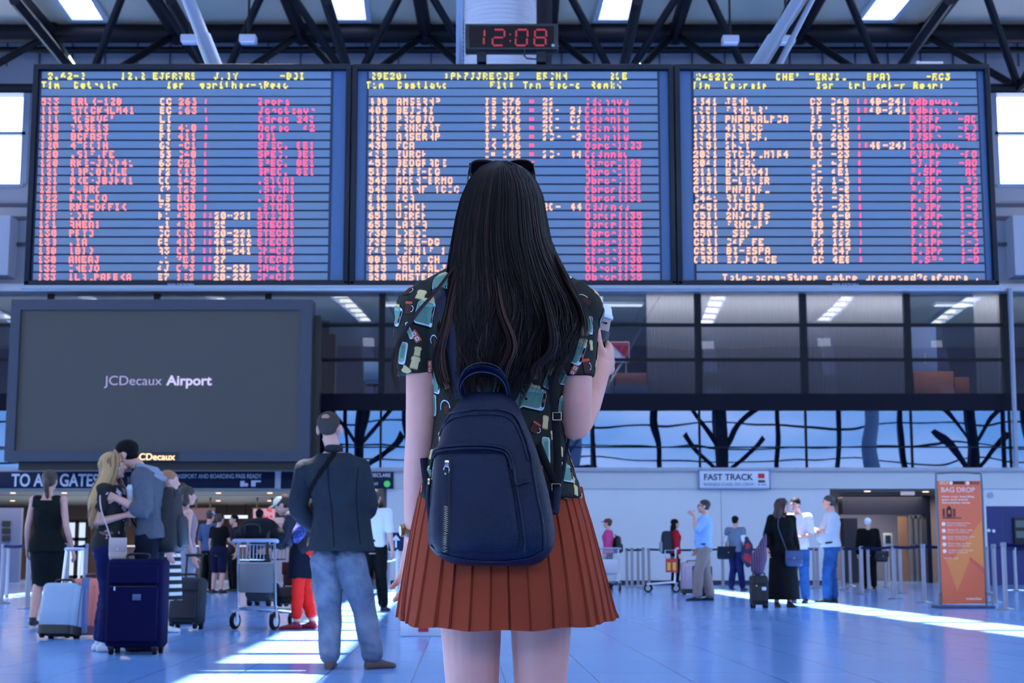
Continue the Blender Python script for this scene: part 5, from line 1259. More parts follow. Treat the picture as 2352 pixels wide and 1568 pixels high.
tee = MB(); tee.tube([Cn + V((0.062 * k * math.cos(a), 0.005 + 0.058 * k * math.sin(a), 0.0)) for a in [j * PI / 12 for j in range(25)]], [0.018 * k] * 25, 8); tee.build('tee_collar', black_cloth, t)
backpack_thing('large black backpack on the back of the one in the grey hoodie', at(392, 1268, 13.24), R(90), 0.34, 0.22, 0.56, mat('black_nylon', (14, 16, 24), 0.6), mat('dark_nylon', (24, 30, 44), 0.6), tilt=R(-4), straps=[[(-0.13, 0.09, 0.50), (-0.15, 0.17, 0.58), (-0.155, 0.30, 0.50), (-0.165, 0.285, 0.30), (-0.16, 0.16, 0.12), (-0.12, 0.09, 0.06)], [(0.13, 0.09, 0.50), (0.15, 0.17, 0.58), (0.155, 0.30, 0.50), (0.165, 0.285, 0.30), (0.16, 0.16, 0.12), (0.12, 0.09, 0.06)]])
tc_ = thing('drink_cup', 'clear iced drink cup with a white lid held between the kissing couple', 'cup', at(301, 1156, 13.05))
MB().lathe([(0.0, 0), (0.030, 0.0), (0.042, 0.12), (0.0, 0.12)], n=20).build('cup_body', mat('frosted_cup', (190, 196, 206), 0.3), tc_)
MB().lathe([(0.044, 0.115), (0.046, 0.122), (0.044, 0.13), (0.034, 0.155), (0.0, 0.165)], n=20).build('lid', white_cloth, tc_)
g = fl(321, 1499)
suitcase('tall navy fabric suitcase standing in front of the kissing couple', g.x, g.y - 0.13, R(-2), 0.475, 0.27, 0.775, nav_case, mat('navy_trim', (8, 9, 30), 0.5), badge=mat('badge_grey', (66, 80, 116), 0.4))

# ---- woman in the dark green dress and her pale blue suitcase
t, f_ = person('person in a sleeveless dark green dress walking away, hair tied back, beneath the gates sign', 100, 1440, 1.76, 2, dict(la=(-0.07, -0.16, 0.11), lk=(-0.085, 0.02, 0.50), ra=(0.08, 0.10, 0.085), rk=(0.09, 0.1, 0.5), rw=(0.285, 0.02, 0.87), re=(0.23, -0.05, 1.12)), female=True, bulk=1.06, vox=0.009,
               top=('bodice', green_dress, 0.2, 0.0, 0.016, 4.3), skirt=('skirt', green_dress, 0.2, 0.46, 0.175, 0.13), shoes=shoe_black, hair=('pony', hair_brown))
k = f_.k
for sx in (-1, 1): MB().tube(spline([f_.J['chest'] + V((sx * 0.11, -0.10, 0.06)), f_.J['chest'].lerp(f_.J['neck'], 0.8) + V((sx * 0.105, -0.05, 0.03)), f_.J['chest'] + V((sx * 0.11, 0.12, 0.03))], 4), [(0.05, 0.014)] * 9, 8, side=(1, 0, 0)).build('shoulder_strap', green_dress, t)
g = fl(128, 1468)
suitcase('pale blue hard suitcase with black base, pulled by the one in the green dress', g.x, g.y + 0.1, R(-14), 0.36, 0.25, 0.53, mat('pale_blue_shell', (146, 168, 192), 0.4), black, handle=0.36, soft=False, ribs=False, tilt=R(-9))
g = fl(206, 1466)
suitcase('coral hard suitcase with a blue luggage strap, behind the blonde one', g.x, g.y + 0.15, R(9), 0.42, 0.26, 0.58, mat('coral_shell', (226, 122, 104), 0.4), mat('coral_trim', (120, 60, 66), 0.5), handle=0.0, soft=False, band=mat('blue_strap', (92, 116, 160), 0.6))

# ---- travellers behind the couple
t, f_ = person('ginger-haired person in a striped skirt, mostly hidden behind the black backpack', 376, 1455, 1.70, 80, dict(), female=True, head=(-12, 0, 0), vox=0.010, Y=16.4, top=('blouse', mat('pink_grey_top', (170, 140, 150), 0.8), 0.9, 0.4, 0.014), skirt=('striped_skirt', striped('black_white_stripe', (226, 226, 230), (16, 16, 20), 3.9, 'Z', 0.42), 0.2, 0.34, 0.20, 0.17), shoes=shoe_white, hair=('short', hair_ginger))
t, f_ = person('person with short grey hair half hidden behind the black backpack', 408, 1420, 1.76, 70, dict(), vox=0.011, Y=20.5, top=('shirt', mat('pale_shirt', (190, 196, 214), 0.8), 0.7, 1.0, 0.016), pants=('trousers', black_cloth, 1.93, 0.012), shoes=shoe_black, hair=('short', hair_grey))
t, f_ = person('person with short dark brown hair and bare shoulders pulling a black suitcase', 420, 1432, 1.60, 62, dict(rw=(0.24, 0.04, 0.86)), female=True, vox=0.010, Y=18.0, top=('vest_top', mat('dusty_pink', (150, 120, 130), 0.8), 0.8, 0.0, 0.014, 4.3), pants=('trousers', mat('pale_trousers', (150, 150, 168), 0.8), 1.93, 0.02), shoes=shoe_white, hair=('long', mat('hair_dark_brown', (36, 22, 22), 0.45), 0.03), face_detail=True)
g = fl(422, 1446)
suitcase('black two-wheeled suitcase with its handle up, to the far side of the navy suitcase', g.x, g.y + 0.12, R(-12), 0.36, 0.24, 0.56, mat('black_suitcase', (15, 19, 34), 0.55), black, handle=0.26, tilt=R(-6))
t, f_ = person('person in a pale cap and blue-grey shirt queuing at the back of the recess', 478, 1362, 1.78, 30, dict(), vox=0.012, Y=33.8, top=('shirt', mat('bluegrey_shirt', (70, 84, 118), 0.8), 0.7, 0.9, 0.016), pants=('trousers', black_cloth, 1.93, 0.015), shoes=shoe_black, hair=('cap', hair_brown, mat('pale_cap', (160, 182, 206), 0.7)))
t, f_ = person('person in a black tee and dark shorts with a maroon cap, in the recess', 500, 1361, 1.69, 25, dict(re=(0.24, 0.06, 1.14), rw=(0.2, 0.27, 1.07)), female=True, bulk=1.12, vox=0.012, Y=33.2, top=('tee', black_cloth, 0.75, 0.55, 0.018), pants=('shorts', mat('navy_shorts', (18, 20, 48), 0.8), 0.95, 0.025), shoes=shoe_black, hair=('cap', hair_brown, mat('maroon_cap', (60, 22, 38), 0.7)))
t, f_ = person('bearded person in a dark top facing the one in the maroon cap', 534, 1358, 1.72, -120, dict(), vox=0.012, Y=35.0, top=('top', mat('dark_plum', (44, 30, 42), 0.8), 0.7, 0.9, 0.016), pants=('trousers', black_cloth, 1.93, 0.015), shoes=shoe_black, hair=('short', hair_black))
t, f_ = person('person with a dark hair bun and navy top seen above the loaded trolley', 592, 1362, 1.78, 0, dict(), female=True, bulk=1.15, vox=0.012, Y=33.0, top=('top', mat('navy_top', (22, 36, 62), 0.8), 0.6, 0.6, 0.016, 4.3), pants=('trousers', black_cloth, 1.93, 0.015), shoes=shoe_black, hair=('bun', hair_black))

# ---- loaded trolley and the stooping woman in red
g = fl(585, 1446); TX, TY = g.x, g.y + 0.05
trolley('loaded trolley with a black bag on top, pushed by the stooping person in red trousers', TX, TY, R(-22), mat('trolley_notice', (104, 106, 112), 0.4))
mt = Matrix.Translation((TX, TY, 0)) @ Matrix.Rotation(R(-22), 4, 'Z')
def on_trolley(x, y, z): return mt @ V((x, y, z))
t = thing('duffel_bag', 'bulky black duffel bag lying on the basket of the loaded trolley', 'bag', on_trolley(0.0, 0.06, 0.93), R(-22))
mb = MB(); mb.tube(spline([(-0.26, 0, 0.10), (-0.14, 0, 0.145), (0.06, 0, 0.15), (0.24, 0, 0.09)], 4), lerp_list([(0.07), 0.13, 0.14, 0.08], 4), 16, round_ends=True); mb.v = [V((p[0], p[1], max(p[2], 0.0))) for p in mb.v]; blob('bag_body', mb, mat('black_duffel', (16, 18, 26), 0.7), t, 0.012, 3)
MB().tube(spline([(-0.12, -0.135, 0.12), (-0.1, -0.15, 0.2), (0.06, -0.15, 0.2), (0.08, -0.135, 0.12)], 4), 0.012, 6).build('handle', black, t)
MB().tube(spline([(0.16, -0.09, 0.16), (0.17, -0.13, 0.02), (0.17, -0.13, -0.12), (0.18, -0.11, -0.2)], 4), [(0.02, 0.004)] * 13, 6, side=(1, 0, 0)).build('hanging_strap', black, t)
p = on_trolley(-0.06, 0.24, 0.245); suitcase('dark grey suitcase lying at the back of the loaded trolley deck', p.x, p.y, R(-22), 0.32, 0.24, 0.26, mat('dark_grey_case', (48, 52, 64), 0.6), z=p.z)
p = on_trolley(0.22, 0.40, 0.235); suitcase('brown leather suitcase on the loaded trolley beside the red trousers', p.x, p.y, R(-22), 0.30, 0.20, 0.22, mat('brown_leather', (74, 52, 52), 0.5), z=p.z, soft=False)
p = on_trolley(0.24, 0.36, 0.47)
handbag('dark red-brown handbag standing on the brown leather suitcase', p, R(-22), 0.20, 0.12, 0.26, mat('dark_red_leather', (70, 24, 22), 0.5), name='handbag')
Jo = dict(pelvis=(0, -0.04, 0.93), waist=(0, 0.02, 1.08), chest=(0, 0.08, 1.23), neck=(0, 0.16, 1.37), ls=(-0.17, 0.12, 1.32), rs=(0.17, 0.12, 1.32), le=(-0.2, 0.18, 1.06), re=(0.2, 0.18, 1.06), lw=(-0.16, 0.38, 0.95), rw=(0.16, 0.38, 0.95), head=(0, 0.27, 1.465), la=(-0.09, 0.05, 0.085), ra=(0.09, -0.1, 0.085), lk=(-0.09, 0.04, 0.5), rk=(0.09, 0.0, 0.5))
red_tr = mat('red_trousers', (226, 34, 28), 0.7)
t, f_ = person('stooping person in a cream cap and red trousers leaning over the loaded trolley', 694, 1444, 1.62, -84, Jo, female=True, bulk=1.1, head=(0, -28, 0), vox=0.009, hands={'l': dict(d=(0, 1, -0.4), pn=(1, 0, 0)), 'r': dict(d=(0, 1, -0.4), pn=(-1, 0, 0))}, top=('blouse', floral('navy_white_print', (16, 20, 40), (150, 160, 190), 7.0, 0.30), 0.7, 1.7, 0.022), pants=('red_trousers', red_tr, 1.78, 0.006), skirt=('dark_skirt', mat('dark_navy_skirt', (14, 16, 32), 0.8), 0.3, 0.56, 0.175, 0.16), shoes=mat('red_black_shoe', (150, 20, 40), 0.5), hair=('cap', hair_grey, mat('cream_cap', (232, 222, 196), 0.7)), face_detail=True)
t = tag(None or blob('blue_scarf', MB().tube(spline([(0, 0, 0.26), (0.02, -0.01, 0.16), (-0.01, -0.02, 0.06), (-0.03, 0, 0.0)], 4), lerp_list([0.02, 0.05, 0.055, 0.03], 4), 10, round_ends=True), floral('blue_print', (16, 26, 92), (74, 92, 170), 22.0, 0.4), None, 0.008, 2), 'bright blue patterned scarf hanging from the stooping person, beside the charcoal jacket', 'scarf')
t.location = at(690, 1240, 16.52); t.scale = (1.4, 1.4, 1.2)

# ---- man in white behind the jacket
t, f_ = person('person in a white short-sleeved shirt and black trousers, mostly hidden behind the charcoal jacket', 858, 1412, 1.76, 10, dict(ra=(0.12, 0.1, 0.085)), vox=0.010, Y=22.5, top=('shirt', white_cloth, 0.9, 0.85, 0.018), pants=('trousers', black_cloth, 1.93, 0.016), shoes=shoe_black, hair=('short', hair_brown))
g = fl(830, 1404); suitcase('black wheeled bag standing between the legs of the jacketed one, further back', g.x, g.y, R(10), 0.3, 0.2, 0.5, MATS['black_suitcase'], handle=0.4)
t = thing('arrow_sign', 'small dark blue post sign with a white up arrow by the turnstiles', 'sign', fl(912, 1372))
zz = lambda py: at(0, py, t.location.y).z
MB().cyl((0, 0, 0), (0, 0, zz(1262)), 0.035, 12).build('post', alu, t)
MB().cyl((0, 0, 0), (0, 0, 0.02), 0.2, 18).build('base', alu, t)
MB().box((-0.03, 0, zz(1244)), (0.30, 0.05, 0.36), bev=0.01).build('sign_board', sign_blue, t)
mb = MB(); mb.b2((-0.045, -0.034, zz(1244) - 0.11), (-0.015, -0.026, zz(1244) + 0.06)); mb.loft([[V((-0.11, y, zz(1244) + 0.03)), V((0.05, y, zz(1244) + 0.03)), V((-0.03, y, zz(1244) + 0.13))] for y in (-0.034, -0.026)]); mb.build('arrow', sign_white, t)
for i, (px, py, lab) in enumerate(((880, 1356, 'low steel turnstile beside the arrow sign, nearer the jacketed one'), (934, 1360, 'low steel turnstile beside the arrow sign, nearer the long-haired woman'))):
    t = thing('turnstile', lab, 'turnstile', fl(px, py), 0, 'turnstiles by the arrow sign')
    MB().box((0, 0, 0.45), (0.26, 0.9, 0.86), bev=0.03).build('housing', mat('turnstile_steel', (150, 154, 170), 0.35, 0.5), t)
    MB().box((0, 0, 0.92), (0.30, 0.95, 0.06), bev=0.02).build('top_plate', white_paint, t)
    MB().tube([(-0.12, -0.2, 0.75), (-0.42, -0.2, 0.68)], 0.02, 8, round_ends=True).build('barrier_arm', chrome, t)
t = thing('floor_box', 'white box with a red square standing on the floor just past the skirt hem', 'box', fl(968, 1461))
MB().box((0, 0.2, 0.15), (0.42, 0.4, 0.30), bev=0.012).build('box_body', mat('white_box', (214, 214, 224), 0.4), t)
MB().box((0.02, -0.005, 0.11), (0.10, 0.012, 0.13)).build('red_square', mat('red_square', (190, 24, 44), 0.5), t)

# ---- right half of the hall
t, f_ = person('person in a red cap and pink shirt behind a trolley, just past the skirt', 1398, 1350, 1.68, -75, dict(), female=True, vox=0.012, Y=37.0, top=('shirt', mat('pink_shirt', (196, 72, 128), 0.8), 0.7, 1.9, 0.02), pants=('trousers', black_cloth, 1.93, 0.012), shoes=shoe_black, hair=('cap', hair_brown, mat('red_cap', (128, 40, 40), 0.7)))
p = at(1424, 1290, 37.0); backpack_thing('dark backpack on the one in the pink shirt', (p.x - 0.06, p.y, 0.86), R(105), 0.30, 0.16, 0.42, MATS['black_nylon'])
g = fl(1398, 1358); trolley('trolley with white boxes just past the skirt hem', g.x, g.y, R(6), mat('trolley_notice_pale', (190, 190, 200), 0.4))
t = tag(MB().box((g.x, g.y + 0.25, 0.40), (0.38, 0.42, 0.30), bev=0.01).build('white_carton', mat('white_carton', (206, 204, 206), 0.6)), 'white carton on the trolley just past the skirt hem', 'box')
t, f_ = person('person with dark shoulder-length hair in a red sweater behind the empty trolley', 1552, 1348, 1.68, 80, dict(), female=True, vox=0.012, Y=37.5, top=('sweater', mat('red_sweater', (158, 24, 40), 0.8), 0.7, 1.9, 0.022), pants=('trousers', black_cloth, 1.93, 0.012), shoes=shoe_black, hair=('long', hair_black, 0.18))
p = at(1530, 1290, 37.5); backpack_thing('black and grey backpack on the one in the red sweater', (p.x + 0.03, p.y, 0.85), R(-90), 0.34, 0.30, 0.55, mat('grey_black_pack', (46, 48, 58), 0.7), mat('pale_pack_front', (150, 154, 170), 0.7))
g = fl(1552, 1360); trolley('empty trolley near the pale blue shirt, with a red and yellow card', g.x, g.y, R(82), mat('trolley_red', (190, 40, 44), 0.5))
gq = at(1541, 1298, g.y - 0.1)
tt = tag(MB().box((gq.x, gq.y - 0.14, gq.z), (0.26, 0.012, 0.30)).build('advert_card', mat('advert_red', (170, 40, 40), 0.5)), 'red and yellow advert card facing out on the empty trolley', 'advert')
mb = MB()
for q in (-0.06, 0.06): mb.box((gq.x + q, gq.y - 0.15, gq.z - 0.02), (0.07, 0.006, 0.17))
mb.build('yellow_mark', mat('advert_yellow', (222, 160, 60), 0.5), tt)
p = at(1588, 1330, 32.0); t = suitcase('large pinkish grey hard suitcase standing behind the man in the blue shirt', p.x, 32.0, R(5), 0.42, 0.3, 0.66, mat('pink_grey_shell', (162, 140, 158), 0.4), soft=False)
g = fl(1614, 1376); suitcase('black suitcase standing behind the legs of the man in the blue shirt', g.x, g.y, R(0), 0.36, 0.24, 0.62, MATS['black_suitcase'], handle=0.3)
Jb = dict(lw=(-0.20, 0.19, 1.475), le=(-0.25, 0.16, 1.20), rw=(0.2, 0.10, 0.9), la=(-0.06, 0.14, 0.085), lk=(-0.08, 0.12, 0.50), ra=(0.09, -0.1, 0.085), rk=(0.09, -0.02, 0.5))
t, f_ = person('bespectacled person in a pale blue shirt and beige trousers, drinking from a raised bottle', 1620, 1379, 1.80, -88, Jb, bulk=1.05, belly=0.05, head=(0, 5, 0), vox=0.009, hands={'l': dict(d=(0.25, 0.35, 0.8), pn=(0.8, 0.4, 0), curl=(40, 45, 30))}, top=('shirt', mat('pale_blue_shirt', (142, 178, 232), 0.8), 0.86, 0.85, 0.022), pants=('trousers', mat('beige_trousers', (140, 124, 120), 0.8), 1.93, 0.022), shoes=shoe_black, hair=('short', mat('hair_dark', (34, 26, 26), 0.45)), face_detail=True, glasses=True)
k = f_.k
MB().tube([f_.J['waist'].lerp(f_.J['pelvis'], 0.72) + V((0.188 * k * math.cos(a), 0.02 + 0.142 * k * math.sin(a), 0)) for a in [i * PI / 14 for i in range(29)]], [(0.020, 0.006)] * 29, 8, side=(0, 0, 1)).build('belt', black, t)
hp_ = t.matrix_basis @ (f_.J['lw'] + V((0.25, 0.35, 0.8)).normalized() * (0.085 * k) + V((0.8, 0.4, 0)).normalized() * (0.035 * k))
tb = thing('water_bottle', 'small clear bottle raised to the mouth of the person in the pale blue shirt', 'bottle', hp_ + V((0.055, 0, 0.01))); tb.rotation_euler = (0, R(-98), 0)
MB().lathe([(0.0, 0), (0.012, 0.0), (0.012, 0.03), (0.020, 0.05), (0.021, 0.12), (0.0, 0.13)], n=14).build('bottle_body', mat('clear_plastic', (176, 196, 232), 0.15), tb)
MB().lathe([(0.0, -0.012), (0.014, -0.01), (0.014, 0.008), (0.0, 0.008)], n=14).build('cap', mat('blue_cap', (60, 90, 190), 0.4), tb)
t, f_ = person('person in a grey vest over a white tee carrying dark bags along the white wall', 1692, 1353, 1.72, 35, dict(la=(-0.08, -0.14, 0.10), lk=(-0.09, 0.03, 0.5), ra=(0.1, 0.12, 0.085)), vox=0.011, Y=36.0, top=('vest', mat('grey_vest', (104, 114, 136), 0.8), 0.8, 0.3, 0.026), pants=('jeans', denim_dark, 1.93, 0.016), shoes=shoe_black, hair=('short', hair_black))
mb = MB()
for s in 'lr': f_.limb(mb, (s + 's', s + 'e', s + 'w'), f_.ARM, 0.8, 0.018)
blob('tee_sleeve', mb, white_cloth, t, 0.012, 2)
p = at(1668, 1284, 35.9); handbag('dark holdall slung at the side of the person in the grey vest', (p.x, p.y, p.z), R(20), 0.42, 0.22, 0.30, mat('dark_holdall', (24, 30, 44), 0.7), strap=[(-0.12, 0, 0.28), (-0.05, -0.02, 0.5), (0.12, -0.02, 0.62), (0.16, 0, 0.28)], name='holdall')
t = blob('jacket_bundle', MB().tube(spline([(0.0, 0, 0.62), (0.03, 0, 0.42), (-0.02, 0, 0.2), (0.02, 0, 0.02)], 4), lerp_list([0.05, 0.12, 0.13, 0.07], 4), 12, round_ends=True), floral('red_navy_bundle', (24, 30, 66), (170, 30, 50), 5.0, 0.42), None, 0.012, 2)
tag(t, 'red and navy jacket hung over the arm of the person in the grey vest', 'jacket'); t.location = at(1716, 1298, 35.8)
# black dress
Jd = dict(lw=(-0.26, 0.06, 0.93), le=(-0.24, -0.03, 1.16), rw=(0.25, 0.02, 0.87))
t, f_ = person('person with wavy dark red hair in a long black dress and cardigan, looking aside', 1800, 1394, 1.69, 172, dict(rw=(0.27, 0.06, 0.94), re=(0.25, -0.03, 1.16), lw=(-0.25, 0.02, 0.87)), female=True, bulk=1.16, head=(-52, 0, 0), vox=0.009, top=('cardigan', black_cloth, 0.45, 1.75, 0.03, 4.55), skirt=('long_skirt', mat('black_skirt', (10, 10, 14), 0.85), 0.3, 0.12, 0.27, 0.20), shoes=mat('dark_red_shoe', (44, 22, 30), 0.5), face_detail=True)
strand_hair(f_, t, mat('hair_auburn', (52, 24, 24), 0.45), mat('hair_auburn_light', (96, 46, 44), 0.45), 0.20, 9, 130, width=0.15, wave=0.03, base_r=(0.05, 0.075, 0.08, 0.04))
p = at(1824, 1300, fl(1800, 1394).y - 0.25); handbag('slate blue shoulder bag hanging at the hip of the one in the long black dress', (p.x, p.y, p.z), R(-6), 0.27, 0.10, 0.24, mat('slate_bag', (52, 66, 104), 0.5), strap=[(-0.10, 0, 0.22), (-0.17, 0.0, 0.42), (-0.23, 0.03, 0.62), (-0.20, 0.12, 0.80)])
g = fl(1746, 1397); suitcase('small black cabin case with twin wheels beside the one in the long black dress', g.x, g.y + 0.1, R(8), 0.26, 0.2, 0.50, mat('black_cabin_case', (12, 12, 20), 0.6), badge=mat('white_tag', (206, 206, 216), 0.5))
t = blob('striped_bag', MB().tube(spline([(0.10, 0, 0.56), (0.06, 0, 0.42), (0.0, 0, 0.22), (-0.03, 0, 0.05)], 4), lerp_list([0.025, 0.06, 0.125, 0.11], 4), 14, round_ends=True), striped('purple_stripe', (104, 70, 104), (52, 40, 70), 9.0, 'X', 0.5), None, 0.010, 2)
tag(t, 'purple striped cloth bag resting on the small black cabin case', 'bag'); t.location = (g.x + 0.02, g.y + 0.1, 0.555)
# white tee and grey polo
t, f_ = person('person in a white tee and jeans standing behind the one in the long black dress', 1836, 1385, 1.79, -150, dict(re=(0.24, 0.06, 1.13), rw=(0.12, 0.27, 1.10), le=(-0.25, 0.02, 1.13), lw=(-0.12, 0.27, 1.08)), bulk=1.04, head=(10, -14, 0), vox=0.009, Y=26.4, top=('tee', mat('white_tee', (216, 208, 216), 0.8), 0.7, 0.8, 0.022), pants=('jeans', denim_mid, 1.93, 0.016), shoes=shoe_black, hair=('short', hair_black), face_detail=True)
t, f_ = person('stout person in a pale grey polo and blue jeans with folded arms, facing the pair', 1914, 1383, 1.84, -82, dict(le=(-0.24, 0.06, 1.15), lw=(0.06, 0.26, 1.20), re=(0.22, 0.10, 1.14), rw=(-0.10, 0.24, 1.16), la=(-0.08, 0.10, 0.085), lk=(-0.09, 0.09, 0.5), ra=(0.1, -0.02, 0.085)), bulk=1.12, belly=0.11, head=(0, -6, 0), vox=0.009, Y=26.8, top=('polo', mat('grey_polo', (176, 180, 192), 0.8), 0.80, 0.9, 0.022), pants=('jeans', denim_mid, 1.93, 0.020), shoes=mat('dark_green_shoe', (30, 36, 34), 0.6), hair=('short', mat('hair_dark_grey', (48, 44, 46), 0.5)), face_detail=True)
k = f_.k
MB().tube([f_.J['waist'].lerp(f_.J['pelvis'], 0.72) + V((0.200 * k * math.cos(a), 0.035 + 0.17 * k * math.sin(a), -0.02 * math.sin(a))) for a in [i * PI / 14 for i in range(29)]], [(0.020, 0.006)] * 29, 8, side=(0, 0, 1)).build('belt', black, t)
t, f_ = person('white-haired person in black walking into the passage with a dark bag', 1998, 1350, 1.70, 10, dict(), bulk=1.12, head=(30, 0, 0), vox=0.012, Y=37.0, top=('jacket', black_cloth, 0.45, 1.9, 0.03), pants=('trousers', black_cloth, 1.93, 0.014), shoes=shoe_black, hair=('short', hair_white))
p = at(2024, 1290, 36.9); handbag('dark bag under the arm of the white-haired person', (p.x, p.y, p.z), R(20), 0.34, 0.16, 0.26, MATS['black_nylon'], name='holdall')

# ---- queue posts
def posts(lst, bm, where):
    n = len(lst)
    for i, (px, py, lk) in enumerate(lst):
        g = fl(px, py); to = None
        if lk is not None: g2 = fl(lst[lk][0], lst[lk][1]); to = (g2.x, g2.y)
        stanchion(where[i] if isinstance(where, list) else where, g.x, g.y, to, bm)
posts([(1440, 1347, 1), (1452, 1349, 2), (1466, 1346, 3), (1478, 1352, None), (1491, 1347, 5), (1661, 1349, 6), (1681, 1353, 7), (1871, 1352, 8), (1879, 1350, None)], belt_teal, ['satin belt post along the white wall, first from the pink shirt', 'satin belt post along the white wall, second from the pink shirt', 'satin belt post along the white wall, third from the pink shirt', 'satin belt post along the white wall, fourth from the pink shirt', 'satin belt post nearest the empty trolley', 'satin belt post between the blue shirt and the grey vest', 'satin belt post right beside the person in the grey vest', 'satin belt post between the white tee and the grey polo', 'satin belt post directly behind another, next to the grey polo'])
posts([(1938, 1356, 2), (1954, 1346, None), (1981, 1365, 4), (1996, 1356, None), (2056, 1376, 6), (2070, 1364, None), (2124, 1385, 7), (2190, 1384, None), (2035, 1350, None)], belt_blue, ['satin belt post just behind the grey polo', 'satin belt post farther back between the polo and the white-haired one', 'satin belt post in front of the white-haired one, first of a pair', 'satin belt post at the heels of the white-haired one, second of a pair', 'satin belt post in the middle of the passage entrance, nearer of a pair', 'satin belt post in the middle of the passage entrance, farther of a pair', 'satin belt post with a blue belt just before the orange stand', 'satin belt post hidden behind the orange stand', 'satin belt post deep in the passage by the framed notice'])
posts([(2270, 1361, None), (2287, 1384, 3), (2311, 1400, 4), (2334, 1358, None), (2420, 1400, None)], belt_blue, ['satin belt post right behind the edge of the orange stand', 'satin belt post without a belt in front of the navy panels', 'tallest nearest satin belt post beyond the orange stand, blue belt', 'satin belt post farther back in front of the wall display', 'satin belt post beyond the last blue belt'])
posts([(62, 1398, 2), (3, 1386, 0), (150, 1392, 3), (193, 1388, None), (15, 1372, None)], belt_blue, ['satin belt post left of the green dress, nearest', 'satin belt post at the edge of the blue wall panel', 'satin belt post behind the handle of the pale blue suitcase', 'satin belt post between the pale blue suitcase and the blonde one', 'satin belt post farther back beside the blue-grey wall panel'])

# ---- orange information stand
g = fl(2214, 1396); SYs = g.y
t = thing('information_stand', 'tall orange bag drop stand with white text on a flat base', 'information stand', g)
sx = lambda px, py=1390: at(px, py, SYs).x - g.x
sz = lambda py: at(2214, py, SYs).z
x0s, x1s = -0.335, 0.335
zt_s, zb_s = sz(1104), sz(1386)
MB().box((0, 0.05, 0.02), (0.86, 0.50, 0.04), bev=0.015).build('base', mat('stand_base', (60, 74, 108), 0.4), t)
zt2_s = sz(1086)
mb = MB(); mb.tube(spline([(x0s - 0.02, 0, 0.03), (x0s - 0.02, 0, 1.0), (x0s - 0.02, 0, zt2_s - 0.10), (x0s + 0.06, 0, zt2_s), (x1s - 0.06, 0, zt2_s), (x1s + 0.02, 0, zt2_s - 0.10), (x1s + 0.02, 0, 1.0), (x1s + 0.02, 0, 0.03)], 5), 0.018, 8); mb.build('frame', mat('stand_frame', (106, 108, 114), 0.4, 0.4), t)
for s in (-1, 1): MB().tube([(s * 0.36, 0.0, 0.22), (s * 0.40, -0.10, 0.20), (s * 0.42, -0.12, 0.03)], 0.012, 8).build('brace', MATS['stand_frame'], t)
orange = mat('orange_panel', (234, 110, 68), 0.5, vary=(1.4, (226, 98, 66), 0.6))
MB().b2((x0s, -0.012, zb_s), (x1s, 0.012, zt_s)).build('panel', orange, t)
def tri(pts, m, nm, dy): MB().loft([[V((x0s + u * 0.67, y, zb_s + v * (zt_s - zb_s))) for u, v in pts] for y in (-0.0135 - dy, -0.012)]).build(nm, m, t, 0)
tri([(0.12, 0.36), (0.68, 0.36), (0.36, 0.10)], mat('orange_light', (238, 134, 66), 0.5), 'light_triangle', 0.001)
tri([(0.30, 0.36), (1.0, 0.68), (1.0, 0.28), (0.68, 0.36)], mat('orange_amber', (240, 136, 66), 0.5), 'amber_shape', 0.0015)
tri([(0.68, 0.38), (1.0, 0.29), (1.0, 0.24), (0.66, 0.36)], mat('orange_red', (220, 92, 66), 0.5), 'red_shape', 0.002)
wht = mat('stand_white', (250, 226, 216), 0.5); blk = mat('stand_black', (40, 18, 24), 0.5)
def stext(s, u, py, h, wd, m=None, bold=0.0): text('lettering', s, h / 0.70, m or wht, t, (x0s + u * 0.67, -0.016, sz(py)), bold=bold, width=wd, extrude=0.001)
MB().b2((x0s + 0.18, -0.016, sz(1112)), (x0s + 0.42, -0.012, sz(1105))).build('black_label', blk, t)
stext('SELF', 0.04, 1112, 0.05, 0.14, mat('stand_cream', (240, 220, 170), 0.5)); stext('SERVICE', 0.72, 1112, 0.045, 0.16, blk, 0.01)
mb = MB()
for u, py in ((0.31, 1109), (0.70, 1109)): mb.cyl((x0s + u * 0.67, -0.02, sz(py)), (x0s + u * 0.67, -0.012, sz(py)), 0.028, 14)
mb.build('round_mark', wht, t)
stext('BAG DROP', 0.07, 1130, 0.075, 0.52, wht, -0.004)
for i, (s, w_) in enumerate((('Have your boarding', 0.50), ('pass and travel', 0.40), ('documents ready', 0.44))): stext(s, 0.08, 1142 + i * 7, 0.030, w_, wht, 0.012)
mb = MB()
for u0, u1, p0, p1 in ((0.09, 0.115, 1186, 1168), (0.125, 0.14, 1186, 1168), (0.18, 0.30, 1187, 1166), (0.33, 0.345, 1186, 1168), (0.36, 0.385, 1186, 1168), (0.08, 0.52, 1190, 1188), (0.21, 0.27, 1166, 1162)): mb.b2((x0s + u0 * 0.67, -0.017, sz(p0)), (x0s + u1 * 0.67, -0.012, sz(p1)))
mb.build('luggage_pictogram', blk, t)
mb = MB(); mb.b2((x0s + 0.215 * 0.67, -0.019, sz(1180)), (x0s + 0.265 * 0.67, -0.016, sz(1171))); mb.build('pictogram_window', orange, t)
for i, s in enumerate(('Print your bag tag at kiosk', 'Attach the tag', 'Scan boarding pass', 'Place bag on belt', 'Collect your receipt')):
    py = 1203 + i * 15.6
    MB().cyl((x0s + 0.10 * 0.67, -0.018, sz(py)), (x0s + 0.10 * 0.67, -0.012, sz(py)), 0.030, 14).build('bullet', wht, t)
    stext(s, 0.18, py - 0.5, 0.022, 0.36 + 0.03 * (i % 3), wht); stext('then continue', 0.18, py + 4.5, 0.020, 0.30 + 0.04 * (i % 2), wht)
